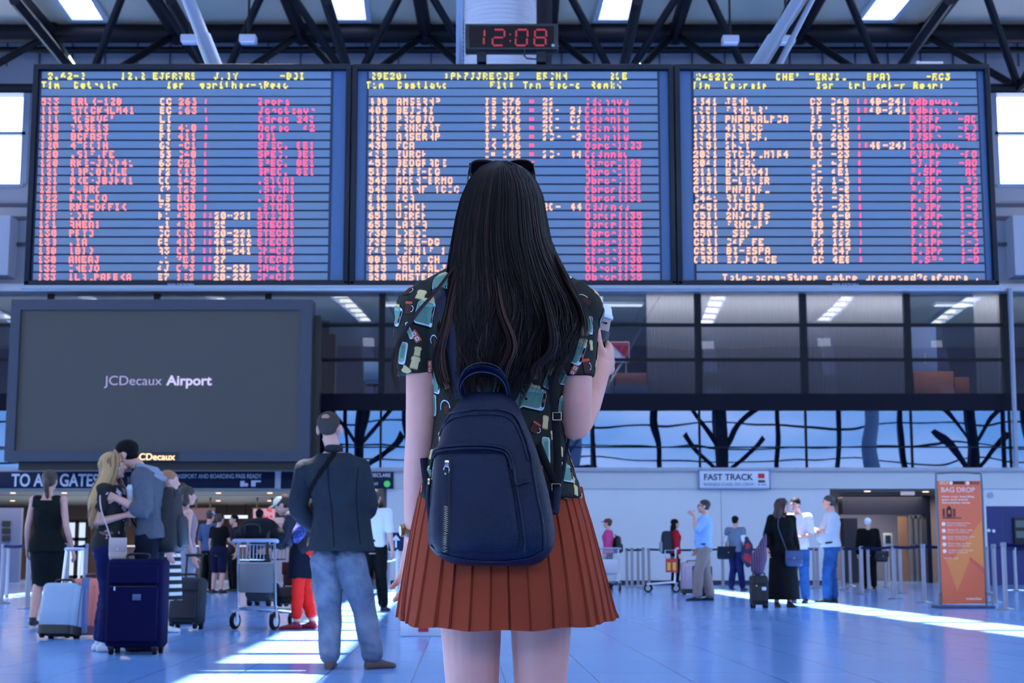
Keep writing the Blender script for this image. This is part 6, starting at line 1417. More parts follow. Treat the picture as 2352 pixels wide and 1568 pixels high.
stext('thank you', 0.08, 1283, 0.022, 0.22, wht); stext('menzies', 0.56, 1377, 0.042, 0.23, wht, 0.015)
# ================================================================== THE WOMAN IN FRONT
GY = 3.4
GX = at(1160, 1276, GY).x
GB = V((GX, GY, 0))
def G(px, py, dy=0.0): return at(px, py, GY + dy) - GB
skin_w = mat('skin_fair', (220, 156, 140), 0.5, spec=0.3, vary=(9, (208, 136, 122), 0.6))
girl = thing('person', 'woman seen from behind in the middle, long dark hair, printed tee and rust pleated skirt', 'person', GB)
JG = dict(neck=G(1160, 668, -0.02), ls=G(976, 724, 0.0), rs=G(1320, 724, 0.0), le=G(965, 1000, -0.01), lw=G(952, 1230, 0.085), re=G(1325, 985, -0.03), rw=G(1381, 846, 0.16), pelvis=G(1158, 1190, 0), waist=G(1150, 985, 0), chest=G(1152, 800, 0), lh=G(1078, 1225, 0), rh=G(1245, 1225, 0),
          lk=G(1086, 1655, 0.02), rk=G(1240, 1655, 0.02), la=G(1092, 2035, 0.0), ra=G(1232, 2035, 0.0), lf=0.1, rf=-0.1, head=G(1150, 500, 0.028))
for s in 'lr': JG[s + 'a'] = V((JG[s + 'a'].x, 0.0, 0.085))
kg = 1.66 / 1.75
JG = {q: (v / kg if isinstance(v, Vector) else v) for q, v in JG.items()}
fg = Fig(1.66, JG, True, 1.0, 0, (0, 10, 0))
fg.ARM = (0.050, 0.045, 0.039, 0.040, 0.028); fg.LEG = (0.084, 0.071, 0.056, 0.056, 0.038)
mb = MB()
dR = V((0.34, 0.84, 0.42)).normalized(); pR = V((-0.88, 0.30, 0.0))
fg.body(mb, hands={'l': dict(d=(-0.06, 0.06, -1.0), pn=(-0.62, -0.78, 0), curl=(13, 18, 12), spread=0.16, tdir=(1, 0.2, 0)), 'r': dict(d=dR, pn=pR, curl=(30, 42, 30), tdir=(0, -0.3, 1))})
blob('body', mb, skin_w, girl, 0.0048, 3)
eyes(fg, girl)
mb = MB()
for s in 'lr': fg.shoe(s).build('shoe', mat('canvas_shoe', (190, 190, 200), 0.6), girl)

# ---- tee
def ring_px(l, r, py, dy, b, n=40, e=0.85):
    a, c_ = G(l, py, dy), G(r, py, dy); ce = (a + c_) * 0.5; A = (c_.x - a.x) / 2; out = []
    for q in range(n):
        t = 2 * PI * q / n; x, y = math.cos(t), math.sin(t)
        out.append(ce + V((A * math.copysign(abs(x) ** e, x), b * math.copysign(abs(y) ** e, y), 0)))
    return out
tee_m = mat('tee_cloth', (40, 40, 36), 0.8, bump=('noise', 5.5, 0.55, 0.05))
mb = MB()
mb.loft([ring_px(*a) for a in ((1105, 1215, 628, -0.01, 0.062), (1060, 1262, 643, -0.01, 0.075), (1000, 1310, 662, 0, 0.082), (962, 1340, 690, 0, 0.090), (968, 1334, 730, 0, 0.104), (984, 1318, 790, 0, 0.114), (990, 1304, 870, 0, 0.114), (998, 1292, 950, 0, 0.108), (990, 1304, 1030, 0, 0.116), (974, 1326, 1095, 0, 0.128), (962, 1341, 1146, 0, 0.134))])
mb.tube([G(966, 712, 0), G(1040, 684, 0), G(1150, 668, 0), G(1262, 684, 0), G(1328, 712, 0)], [0.058, 0.070, 0.074, 0.070, 0.058], 18, round_ends=True)
def sleeve(ps):
    mb.tube([G(*p) for p in [q[:3] for q in ps]], [q[3] for q in ps], 20)
sleeve([(1000, 690, 0, (0.062, 0.066)), (972, 712, 0, (0.058, 0.062)), (964, 750, 0, (0.056, 0.06)), (959, 800, 0, (0.052, 0.057)), (957, 850, 0, (0.046, 0.054)), (956.5, 862, 0, (0.045, 0.054))])
sleeve([(1298, 690, 0, (0.062, 0.066)), (1322, 712, 0, (0.056, 0.062)), (1322, 750, 0, (0.052, 0.06)), (1320, 800, -0.005, (0.049, 0.058)), (1321, 855, -0.01, (0.045, 0.054)), (1321, 867, -0.01, (0.0445, 0.054))])
def tee_fold(v):
    n1 = noise.noise(V((v.x * 9 + 3, v.y * 9, v.z * 3.2))); n2 = noise.noise(V((v.x * 20, v.y * 20, v.z * 9 + v.x * 8)))
    return V((v.x + 0.0035 * n1, v.y + 0.005 * n1 + 0.0025 * n2, v.z))
tee = blob('tee', mb, tee_m, girl, 0.0055, 3, tee_fold)
# print on the tee: toast, toasters, tags, mugs
bt = BVHTree.FromPolygons([v.co for v in tee.data.vertices], [p.vertices for p in tee.data.polygons])
PM = [mat('print_cream', (206, 182, 130), 0.8), mat('print_tan', (160, 132, 92), 0.8), mat('print_teal', (96, 132, 116), 0.8), mat('print_teal_light', (128, 160, 140), 0.8), mat('print_white', (196, 200, 202), 0.8), mat('print_black', (10, 12, 16), 0.8), mat('print_orange', (190, 84, 56), 0.8), mat('print_brown', (74, 42, 38), 0.8)]
def rr(x0, y0, x1, y1, r, n=4):
    out = []
    for cx, cy, a0 in ((x1 - r, y0 + r, -90), (x1 - r, y1 - r, 0), (x0 + r, y1 - r, 90), (x0 + r, y0 + r, 180)):
        for i in range(n + 1): a = R(a0 + 90 * i / n); out.append((cx + r * math.cos(a), cy + r * math.sin(a)))
    return out
def arc(cx, cy, r, a0, a1, w, n=10):
    o = [(cx + (r + w) * math.cos(R(a0 + (a1 - a0) * i / n)), cy + (r + w) * math.sin(R(a0 + (a1 - a0) * i / n))) for i in range(n + 1)]
    return o, [(cx + (r - w) * math.cos(R(a0 + (a1 - a0) * i / n)), cy + (r - w) * math.sin(R(a0 + (a1 - a0) * i / n))) for i in range(n + 1)]
toast_p = [(-0.40, -0.48), (0.40, -0.48), (0.44, -0.40), (0.40, 0.10), (0.50, 0.22), (0.46, 0.42), (0.30, 0.50), (-0.30, 0.50), (-0.46, 0.42), (-0.50, 0.22), (-0.40, 0.10), (-0.44, -0.40)]
MOT = {
    'toast': [(toast_p, 1, 0), ([(x * 0.88 + 0.01, y * 0.88 + 0.02) for x, y in toast_p], 0, 1)],
    'toaster': [(rr(-0.50, -0.52, 0.44, 0.34, 0.16), 5, 0), (rr(-0.44, -0.44, 0.50, 0.42, 0.16), 4, 1), (rr(-0.42, -0.38, 0.32, 0.40, 0.14), 2, 2), ([(-0.34, 0.20), (0.24, 0.26), (0.30, 0.36), (-0.28, 0.38)], 3, 3), (rr(0.35, -0.28, 0.47, 0.30, 0.05), 5, 2), (rr(0.37, -0.10, 0.45, 0.06, 0.03), 6, 3), ([(-0.30, 0.40), (-0.26, 0.52), (0.16, 0.54), (0.20, 0.41)], 0, 1)],
    'slim': [(rr(-0.34, -0.52, 0.30, 0.46, 0.14), 5, 0), (rr(-0.28, -0.46, 0.34, 0.50, 0.14), 4, 1), (rr(-0.27, -0.36, 0.22, 0.46, 0.12), 3, 2), (rr(-0.10, -0.20, 0.16, 0.36, 0.08), 2, 3)],
    'tag': [(rr(-0.36, -0.5, 0.36, 0.5, 0.06), 7, 0), (rr(-0.33, -0.47, 0.33, 0.47, 0.06), 6, 1), (rr(-0.20, 0.06, 0.18, 0.36, 0.08), 4, 2), (rr(-0.20, -0.36, 0.18, -0.06, 0.08), 4, 2), (rr(-0.06, 0.10, 0.06, 0.30, 0.03), 6, 3), (rr(-0.06, -0.32, 0.06, -0.12, 0.03), 6, 3)],
    'mug': [(rr(-0.42, -0.46, 0.26, 0.36, 0.10), 5, 0), (rr(-0.38, -0.42, 0.24, 0.34, 0.10), 7, 1), (rr(-0.42, 0.26, 0.30, 0.42, 0.06), 6, 2), ('arc', arc(0.24, -0.05, 0.20, -90, 90, 0.03), 4, 1)],
    'ring': [('arc', arc(0, 0, 0.42, -20, 190, 0.035), 4, 1), (rr(-0.10, -0.45, 0.30, 0.10, 0.10), 7, 0)]}
pr = MB()
def stamp(P, n, kind, w_, h_, ang):
    e1 = V((0, 0, 1)).cross(n); e1 = e1.normalized() if e1.length > 0.1 else V((1, 0, 0)); e2 = n.cross(e1).normalized()
    ca, sa = math.cos(ang), math.sin(ang)
    def put(x, y, lay):
        x *= w_; y *= h_
        q = P + e1 * (x * ca - y * sa) + e2 * (x * sa + y * ca)
        c_, nn, _, _ = bt.find_nearest(q)
        return c_ + nn * (0.0011 + 0.0007 * lay)
    for L in MOT[kind]:
        if L[0] == 'arc':
            (o, i_), mi, lay = L[1], L[2], L[3]
            vs = [put(x, y, lay) for x, y in o] + [put(x, y, lay) for x, y in i_]; m_ = len(o)
            pr.add(vs, [(j, j + 1, m_ + j + 1, m_ + j) for j in range(m_ - 1)], mi)
        else:
            poly, mi, lay = L; cx = sum(p[0] for p in poly) / len(poly); cy = sum(p[1] for p in poly) / len(poly); m_ = len(poly); K = 5
            dense = []
            for j in range(m_):
                a, b = poly[j], poly[(j + 1) % m_]; sg = max(1, int(math.hypot((a[0] - b[0]) * w_, (a[1] - b[1]) * h_) / 0.006))
                dense += [(a[0] + (b[0] - a[0]) * u / sg, a[1] + (b[1] - a[1]) * u / sg) for u in range(sg)]
            m_ = len(dense)
            vs = [put(cx, cy, lay)]
            for r_ in range(1, K + 1): vs += [put(cx + (x - cx) * r_ / K, cy + (y - cy) * r_ / K, lay) for x, y in dense]
            fs = [(0, 1 + j, 1 + (j + 1) % m_) for j in range(m_)]
            for r_ in range(K - 1):
                o = 1 + r_ * m_; fs += [(o + j, o + m_ + j, o + m_ + (j + 1) % m_, o + (j + 1) % m_) for j in range(m_)]
            pr.add(vs, fs, mi)
camL = CAM - GB
placed = []
def by_px(px, py, kind, w_, h_, deg):
    h = bt.ray_cast(camL, ray(px, py).normalized())
    if h[0] is None: return
    placed.append(h[0]); stamp(h[0], h[1], kind, w_ / 1000.0, h_ / 1000.0, R(deg))
for a in ((979, 719, 'toaster', 56, 62, -14), (967, 677, 'toast', 27, 24, -14), (992, 693, 'toast', 20, 22, 10), (940, 707, 'mug', 26, 34, -8), (955, 772, 'tag', 22, 30, 32), (925, 812, 'slim', 34, 52, -12), (959, 807, 'toast', 17, 22, -10), (953, 833, 'toast', 22, 30, -14), (987, 842, 'tag', 18, 29, 2), (998, 784, 'ring', 34, 34, 0), (1022, 764, 'slim', 26, 44, 6), (932, 850, 'toast', 26, 18, -40), (940, 760, 'slim', 16, 42, 20),
          (1330, 709, 'toast', 19, 22, 6), (1325, 742, 'toast', 19, 19, 0), (1342, 760, 'toast', 21, 23, 12), (1341, 787, 'toast', 18, 20, -4), (1357, 793, 'toast', 12, 24, 6), (1355, 748, 'slim', 22, 42, 4), (1320, 808, 'toaster', 46, 60, -22), (1318, 851, 'tag', 20, 27, -30), (1348, 840, 'mug', 28, 38, 10), (1293, 868, 'toaster', 40, 34, 0), (1340, 690, 'ring', 30, 40, 60),
          (1227, 857, 'toast', 15, 28, 4), (1266, 848, 'toast', 20, 28, -14), (1245, 838, 'tag', 18, 24, -14), (1258, 876, 'slim', 34, 34, -18), (1226, 914, 'toaster', 58, 54, -10), (1216, 889, 'toast', 18, 20, 14), (1003, 877, 'toaster', 36, 58, -12), (978, 880, 'toast', 18, 30, 20), (1000, 932, 'slim', 34, 50, -8), (1023, 935, 'ring', 34, 36, 10), (1025, 880, 'toast', 22, 26, 10),
          (1252, 1037, 'slim', 34, 66, -6), (1230, 983, 'mug', 28, 30, -30), (1252, 970, 'toast', 17, 32, -10), (1311, 1053, 'tag', 16, 22, 20), (1301, 1086, 'toaster', 42, 46, -4), (1287, 1036, 'toast', 18, 26, -20), (1315, 1101, 'toast', 20, 18, -30), (1322, 1126, 'toast', 20, 26, -18), (1297, 1143, 'toast', 24, 24, 40), (970, 1122, 'tag', 16, 20, 30), (986, 1139, 'toast', 20, 16, 0), (985, 1090, 'toaster', 34, 40, 10), (1270, 1000, 'toast', 16, 22, 0), (1288, 930, 'toaster', 34, 40, 0), (1275, 1110, 'ring', 26, 26, 0)):
    by_px(*a)
rng = random.Random(3); vs_ = tee.data.vertices
for it in range(4000):
    v = vs_[rng.randrange(len(vs_))]
    if abs(v.normal.z) > 0.7: continue
    if any((v.co - p).length < 0.041 for p in placed): continue
    placed.append(v.co.copy()); kd = rng.choice(['toast', 'toaster', 'tag', 'toast', 'slim', 'mug', 'ring', 'toast']); sz_ = {'toast': 0.024, 'toaster': 0.05, 'tag': 0.024, 'slim': 0.044, 'mug': 0.032, 'ring': 0.034}[kd]
    stamp(v.co.copy(), v.normal.copy(), kd, sz_ * (0.75 if kd == 'tag' else 1), sz_, R(rng.uniform(-35, 35)))
pr.build('tee_pattern', PM, tee, 0, fix=False)
MB().tube([fg.J['neck'] + V((0.060 * math.cos(a), 0.012 + 0.056 * math.sin(a), 0.03 - 0.014 * math.sin(a))) for a in [j * PI / 16 for j in range(33)]], [0.009] * 33, 8).build('neckband', tee_m, girl)

# ---- pleated skirt
skirt_m = mat('rust_cloth', (146, 57, 33), 0.8, spec=0.15, vary=(5, (130, 49, 30), 0.6))
mb = MB(); NP = 34; ph = (0.0, 0.045, 0.10, 0.38, 0.66, 0.90, 0.965)
lv = [(965, 1337, 1118, 0.128), (958, 1343, 1150, 0.134), (947, 1358, 1200, 0.148), (936, 1372, 1255, 0.164), (926, 1385, 1310, 0.180), (916, 1397, 1362, 0.194), (909, 1405, 1400, 0.202), (905, 1410, 1419, 0.206)]
jit = [random.Random(40 + i).uniform(-1, 1) for i in range(NP)]
def skirt_ring(l, r, py, b, u, ins=0.0):
    a, c_ = G(l, py, 0.01), G(r, py, 0.01); ce = (a + c_) * 0.5; A = (c_.x - a.x) / 2; out = []
    for p in range(NP):
        for f in ph:
            wv = 0.22 * jit[p]
            t = 2 * PI * (p + f + wv * (1 - f) + 0.22 * jit[(p + 1) % NP] * f) / NP
            dep = (0.0020 + 0.0046 * u) * (1 + 0.35 * jit[p])
            if math.cos(2 * PI * (p + 0.5) / NP) > 0: o = dep * ((0.55 - f) if f > 0.05 else (-0.8 if f == 0 else 0.55))
            else: o = dep * ((f - 0.45) if f < 0.93 else -0.8)
            soft = 0.010 * u * u * math.sin(3 * t + 1.0) + 0.006 * u * u * math.sin(7 * t)
            z = ce.z + (-0.018 * u * u * max(0, -math.sin(t)) ** 1.0 if True else 0) + 0.0022 * u * math.sin(11 * t)
            out.append(V((ce.x + (A + o + soft - ins) * math.cos(t), ce.y + (b + o + soft - ins) * math.sin(t), z)))
    return out
rings = []
for i in range(len(lv) - 1):
    for j in range(3):
        f = j / 3; q = [lv[i][x] * (1 - f) + lv[i + 1][x] * f for x in range(4)]; rings.append(skirt_ring(q[0], q[1], q[2], q[3], (i + f) / (len(lv) - 1)))
rings.append(skirt_ring(*lv[-1], 1.0))
for i in range(len(lv) - 1, -1, -1): rings.append(skirt_ring(*lv[i], i / (len(lv) - 1), 0.004))
mb.loft(rings, cap=False); mb.build('skirt', skirt_m, girl, 28, fix=False)

# ---- hair: a core volume and some thousands of separate strands
HT = [(366, 1148, 1154, 0.020, 0.012), (374, 1120, 1182, 0.020, 0.050), (388, 1098, 1206, 0.016, 0.076), (410, 1082, 1226, 0.010, 0.092), (450, 1064, 1243, 0.0, 0.104), (500, 1051, 1251, -0.006, 0.108), (550, 1043, 1260, -0.014, 0.108), (600, 1036, 1280, -0.030, 0.098), (640, 1031, 1300, -0.044, 0.090), (680, 1026, 1320, -0.060, 0.082), (720, 1020, 1334, -0.072, 0.074), (770, 1014, 1328, -0.080, 0.066), (820, 1010, 1312, -0.084, 0.058), (870, 1012, 1288, -0.090, 0.050), (925, 1030, 1262, -0.096, 0.042)]
def hrow(py):
    py = min(max(py, HT[0][0]), HT[-1][0])
    for i in range(len(HT) - 1):
        if py <= HT[i + 1][0]:
            f = (py - HT[i][0]) / (HT[i + 1][0] - HT[i][0]); a, b = HT[i], HT[i + 1]
            return [a[j] * (1 - f) + b[j] * f for j in range(1, 5)]
hair_m = mat('long_hair_black', (11, 7, 8), 0.5, spec=0.18); hair_m2 = mat('long_hair_brown', (34, 22, 22), 0.5, spec=0.2); hair_m3 = mat('long_hair_reddish', (66, 40, 37), 0.5, spec=0.2)
mb = MB(); rings = []
for py in (372, 380, 392, 410, 435, 465, 500, 540, 580, 620, 660, 700, 740, 780, 820, 850):
    l, r, cy, b = hrow(py); tp = 1.0 if py < 700 else 1 - 0.45 * ((py - 700) / 150.0); ce = (l + r) / 2; hw_ = (r - l) / 2 * 0.94 * (tp if py > 760 else 1)
    bb = b * 0.92 * (1 if py < 700 else 0.9); rg = ring_px(ce - hw_, ce + hw_, py, cy, bb, 32, 1.0); dz = G(ce, py, cy - bb * 0.9).z - rg[0].z; rings.append([V((p.x, p.y, p.z + dz)) for p in rg])
mb.loft(rings)
hair_o = blob('hair', mb, hair_m, girl, 0.008, 4)
rng = random.Random(11); mb = MB()
def strand(pts, r0, mi):
    n = len(pts); mb.tube(pts, [r0 * (0.55 + 0.45 * min(1, i / 3.0)) * (1.0 if i < n - 5 else max(0.12, (n - 1 - i) / 5.0)) for i in range(n)], 3, mi)
NCL = 84; clr = random.Random(21); CLU = [(-1 + 2 * (i + 0.5) / NCL, clr.gauss(0, 0.10), 3.0 * math.sin(i * 0.33) + clr.uniform(-0.7, 0.7), clr.uniform(0.3, 1.0), clr.gauss(0, 24), clr.uniform(0.5, 0.92)) for i in range(NCL)]
for i in range(5200):
    u = rng.uniform(-1, 1); u = math.copysign(abs(u) ** 0.85, u)
    front = rng.random() < 0.10
    end = rng.gauss(868, 26) - 55 * abs(u) ** 2 + (30 if u < -0.35 else 0)
    if rng.random() < 0.2: end -= rng.uniform(20, 140)
    lay = rng.uniform(0.955, 1.03); p1, p2 = rng.uniform(0, 6.28), rng.uniform(0, 6.28); am = rng.uniform(0.2, 1.0); cl = math.sin(u * 9 + 1.3); pts = []
    uc, cdr, cph, cam_, cend, cst = CLU[min(NCL - 1, max(0, int((u + 1) / 2 * NCL + rng.gauss(0, 0.8))))]; end += cend; loose = rng.random() < 0.20
    if loose: lay = rng.uniform(1.0, 1.065)
    n = 22; drift = rng.gauss(0, 0.05) + 0.05 * cl
    for j in range(n + 1):
        f = j / n; py = 369 + (end - 369) * (0.15 * f + 0.85 * f ** 1.18)
        l, r, cy, b = hrow(py); lo = max(0.0, (py - 600) / 300.0)
        l2 = min(1.0, lo * 1.25); uu = u + (uc - u) * (0 if loose else cst * l2) + (drift if loose else cdr + 0.25 * drift) * lo * 1.5 + 0.115 * cam_ * lo * math.sin(py / 38.0 + cph) + (0.11 if loose else 0.018) * (max(0.0, (py - 500) / 350.0) if loose else lo) * am * math.sin(py / 44.0 + p1)
        uu = max(-1.0, min(1.0, uu))
        ce, hw_ = (l + r) / 2, (r - l) / 2 * lay * (1 + 0.02 * lo * math.sin(p2 + py / 50.0))
        side = math.sqrt(max(0.0, 1 - uu * uu))
        dy = cy - (b * lay * side if not front else -b * 0.35 * side) - 0.010 * lo * cam_ * math.sin(py / 50.0 + cph * 1.7) - 0.004 * lo * am * math.sin(py / 55.0 + p2)
        pts.append(G(ce + hw_ * uu, py, dy))
    strand(pts, rng.uniform(0.0006, 0.0016), 0 if rng.random() < 0.62 else (1 if rng.random() < 0.8 else 2))
def wisp(path, n, spread, r0, mi):
    for i in range(n):
        o = rng.gauss(0, spread); o2 = rng.gauss(0, spread); L = rng.uniform(0.75, 1.0)
        sp_ = spline([G(x + o * (0.3 + 0.7 * j / (len(path) - 1)), y, d + o2 * 0.0006) for j, (x, y, d) in enumerate(path)], 5); sp_ = sp_[:max(6, int(len(sp_) * L))]
        strand(sp_, r0 * rng.uniform(0.7, 1.2), mi if rng.random() < 0.6 else 1)
wisp([(1052, 600, -0.07), (1010, 660, -0.105), (962, 715, -0.095), (922, 778, -0.06), (907, 830, -0.055), (911, 880, -0.055), (917, 908, -0.055)], 26, 5, 0.0011, 2)
wisp([(1052, 600, -0.07), (1000, 670, -0.105), (945, 735, -0.09), (912, 800, -0.06), (902, 850, -0.055), (906, 878, -0.055)], 12, 5, 0.0009, 2)
wisp([(1064, 560, -0.05), (1028, 740, -0.135), (1012, 810, -0.14), (1020, 870, -0.14), (1046, 925, -0.14)], 60, 7, 0.0013, 2)
wisp([(1060, 570, -0.05), (1016, 760, -0.135), (1002, 830, -0.14), (1012, 880, -0.14), (1030, 905, -0.14)], 40, 7, 0.0012, 1)
wisp([(1262, 560, -0.04), (1300, 640, -0.09), (1335, 705, -0.10), (1345, 760, -0.10), (1325, 830, -0.10)], 46, 7, 0.0012, 1)
wisp([(1262, 560, -0.04), (1294, 620, -0.09), (1330, 690, -0.10), (1352, 740, -0.09)], 16, 5, 0.0009, 2)
wisp([(1212, 550, -0.08), (1262, 720, -0.14), (1270, 800, -0.145), (1230, 850, -0.145), (1258, 900, -0.14)], 50, 9, 0.0012, 1)
wisp([(1130, 550, -0.085), (1150, 700, -0.145), (1180, 790, -0.15), (1160, 850, -0.15), (1150, 905, -0.15)], 50, 12, 0.0012, 2)
mb.build('hair_strands', [hair_m, hair_m2, hair_m3], hair_o, 60, fix=False)

# ---- sunglasses pushed up on the head
sg = thing('sunglasses', 'black sunglasses pushed up on top of the long dark hair', 'sunglasses', GB)
fr = mat('sunglass_frame', (10, 10, 14), 0.25); le_ = mat('sunglass_lens', (16, 10, 18), 0.05, spec=0.8)
for sx_ in (-1, 1):
    cx = 1152 + sx_ * 41
    ce = G(cx, 392, 0.085); A1 = V((1, -0.16 * sx_, 0)).normalized(); A3 = V((0, -0.35, 1)).normalized()
    out = []
    for i in range(25):
        t = 2 * PI * i / 24; x, y = math.cos(t), math.sin(t)
        out.append(ce + A1 * (0.033 * math.copysign(abs(x) ** 0.72, x)) + A3 * (0.024 * math.copysign(abs(y) ** 0.72, y) * (1.0 if y > 0 else 0.95)))
    lens = MB(); nrm = A1.cross(A3)
    lens.loft([[p + nrm * s_ for p in out[:-1]] for s_ in (-0.001, 0.001)]); lens.build('lens', le_, sg)
    MB().tube(out, 0.0030, 8).build('rim', fr, sg)
    MB().tube(spline([ce + A1 * (sx_ * 0.033) + A3 * 0.014, G(1152 + sx_ * 75, 392, 0.06), G(1152 + sx_ * 78, 412, 0.02), G(1152 + sx_ * 74, 445, -0.03)], 5), [(0.0022, 0.005)] * 16, 8, side=(1, 0, 0)).build('temple', fr, sg)
MB().tube(spline([G(1144, 384, 0.088), G(1152, 380, 0.09), G(1160, 384, 0.088)], 4), 0.003, 8).build('bridge', fr, sg)

# ---- wristwatch
ww = thing('wristwatch', 'wristwatch with a brown strap and gold case on the lowered left wrist', 'watch', GB)
wc = fg.J['lw'].lerp(fg.J['le'], 0.06); ax = (fg.J['le'] - fg.J['lw']).normalized()
xx = V((1, 0, 0)); xx = (xx - ax * xx.dot(ax)).normalized(); yy = ax.cross(xx)
MB().tube([wc + xx * (0.0285 * math.cos(a)) + yy * (0.0285 * math.sin(a)) for a in [i * PI / 14 for i in range(29)]], [(0.0085, 0.0022)] * 29, 8, side=ax).build('strap', mat('watch_strap', (110, 62, 50), 0.5), ww)
cdir = (-xx * 0.95 - yy * 0.3).normalized()
MB().cyl(wc + cdir * 0.026, wc + cdir * 0.034, 0.014, 20).build('case', mat('watch_gold', (190, 150, 96), 0.25, 0.9), ww)
MB().cyl(wc + cdir * 0.0341, wc + cdir * 0.0345, 0.0115, 20).build('dial', white_cloth, ww)

# ---- coffee cup
Wr = fg.J['rw']; cc = Wr + dR * 0.088 + pR.normalized() * 0.052
cup = thing('coffee_cup', 'paper coffee cup with white lid and black sleeve in the raised right hand', 'cup', GB + V((cc.x, cc.y, G(1375, 826, 0.25).z)))
cup.rotation_euler = (0, R(5), 0)
MB().lathe([(0.0, 0.0), (0.029, 0.0), (0.030, 0.004), (0.0415, 0.108), (0.0, 0.108)], n=32).build('cup_body', mat('cup_paper', (176, 140, 130), 0.6), cup)
MB().lathe([(0.0325, 0.018), (0.0335, 0.018), (0.0400, 0.068), (0.0385, 0.070), (0.0375, 0.068)], n=32).build('cup_sleeve', mat('cup_black', (12, 12, 16), 0.5), cup)
MB().lathe([(0.0430, 0.100), (0.0450, 0.102), (0.0455, 0.108), (0.0430, 0.112), (0.0400, 0.128), (0.0375, 0.132), (0.0350, 0.1295), (0.0, 0.1285)], n=36).build('lid', mat('lid_white', (226, 226, 234), 0.4), cup)
mb = MB(); 
for i, (a0, z0) in enumerate(((-1.35, 0.092), (-1.15, 0.088), (-1.05, 0.088), (-0.95, 0.088))):
    a = a0 + 0.2; rr_ = 0.0405 + (z0 - 0.1) * 0.11; mb.box((rr_ * math.cos(a), rr_ * math.sin(a), z0), (0.004, 0.004, 0.012 if i == 0 else 0.004))
mb.build('pen_mark', mat('pen_black', (20, 18, 22), 0.6), cup)

# ---- navy leather backpack
leather = mat('navy_leather', (3, 15, 46), 0.46, spec=0.25, vary=(7, (2, 10, 36), 0.8), bump=('voronoi', 210, 0.35, 0.0014))
leather_s = mat('navy_leather_smooth', (3, 14, 42), 0.44, spec=0.28, bump=('voronoi', 300, 0.25, 0.001))
bp = thing('backpack', 'navy pebbled leather backpack on the back of the long-haired woman', 'backpack', GB)
BT = [(902, 1078, 1158, 0.020, 0.150), (908, 1066, 1168, 0.030, 0.152), (925, 1050, 1186, 0.040, 0.160), (950, 1034, 1200, 0.048, 0.168), (985, 1016, 1214, 0.055, 0.174), (1030, 1004, 1232, 0.060, 0.180), (1080, 995, 1247, 0.065, 0.184), (1130, 989, 1260, 0.068, 0.187), (1180, 985, 1270, 0.071, 0.190), (1225, 982, 1275, 0.073, 0.191), (1255, 986, 1272, 0.071, 0.190), (1276, 1003, 1260, 0.064, 0.185), (1291, 1030, 1243, 0.052, 0.178), (1299, 1062, 1222, 0.034, 0.172)]
mb = MB(); rings = []
for py, l, r, b, cy in BT:
    rings.append(ring_px(l, r, py, -cy, b, 44, 0.66))
mb.loft(rings)
def pk(v):
    n = noise.noise(V((v.x * 12, v.y * 12, v.z * 9))) * 0.004 + noise.noise(V((v.x * 30 + 5, v.y * 30, v.z * 22))) * 0.0014
    return V((v.x, v.y - n, v.z))
pack = blob('pack_body', mb, leather, bp, 0.005, 4, pk)
pbt = BVHTree.FromPolygons([v.co for v in pack.data.vertices], [p.vertices for p in pack.data.polygons])
def on_pack(path, off, n=6):
    out = []
    P_ = [V((x, y, 0)) for x, y in path]
    for p in spline(P_, n):
        h = pbt.ray_cast(camL, ray(p.x, p.y).normalized())
        if h[0] is None:
            c_, nn, _, _ = pbt.find_nearest(G(p.x, p.y, -0.19)); out.append(c_ + nn * off)
        else: out.append(h[0] + h[1] * off)
    return out
def piping(nm, path, r_, m, par=bp, off=0.001):
    pts = on_pack(path, off); return MB().tube(pts, r_, 6).build(nm, m, par, 60)
upper = [(1000, 1000), (1012, 970), (1036, 950), (1075, 942), (1120, 940), (1156, 943), (1182, 956), (1203, 996), (1218, 1046), (1226, 1090)]
piping('top_piping', upper, 0.0032, leather_s); piping('top_piping', [(x + (1115 - x) * 0.05, y + 11) for x, y in upper[1:-1]], 0.0026, leather_s)
pocket = [(996, 1078), (1000, 1045), (1014, 1029), (1070, 1024), (1130, 1025), (1164, 1036), (1178, 1072), (1184, 1112), (1200, 1110), (1217, 1106)]
# raised front pocket: a quilted sheet lying on the pack
mb = MB(); rows_ = []
def pocket_l(py): return 998 - 10 * min(1, (py - 1035) / 140.0) + max(0, (py - 1240)) * 0.45
def pocket_r(py): return 1168 + 32 * min(1, (py - 1035) / 220.0) - max(0, (py - 1230)) * 0.25
for j in range(27):
    py = 1034 + (1272 - 1034) * j / 26; l_, r_ = pocket_l(py), pocket_r(py); row = []
    for i in range(31):
        f = i / 30; px = l_ + (r_ - l_) * f
        h = pbt.ray_cast(camL, ray(px, py).normalized())
        p = h[0] if h[0] is not None else pbt.find_nearest(G(px, py, -0.19))[0]
        nn = h[1] if h[0] is not None else V((0, -1, 0))
        ed = min(f, 1 - f) * 30; ev = min(j, 26 - j)
        puff = 0.0105 * min(1, ed / 2.5) ** 0.5 * min(1, ev / 2.0) ** 0.5
        row.append(p + nn * (puff - 0.0012))
    rows_.append(row)
mb.loft(rows_, cap=False, closed=False)
pk_ = mb.build('front_pocket', leather, bp, 70, fix=True)
piping('pocket_piping', pocket, 0.0034, leather_s, off=0.006); piping('pocket_piping', [(x + (1090 - x) * 0.03, y + 8) for x, y in pocket[1:7]], 0.0026, leather_s, off=0.008)
piping('side_seam', [(1218, 1046), (1232, 1130), (1246, 1200), (1250, 1262)], 0.0024, leather_s)
piping('side_seam', [(1184, 1112), (1196, 1180), (1204, 1240), (1206, 1265)], 0.0024, leather_s, off=0.004)
piping('base_seam', [(990, 1252), (1020, 1272), (1080, 1286), (1150, 1288), (1215, 1280), (1255, 1262)], 0.0024, leather_s)
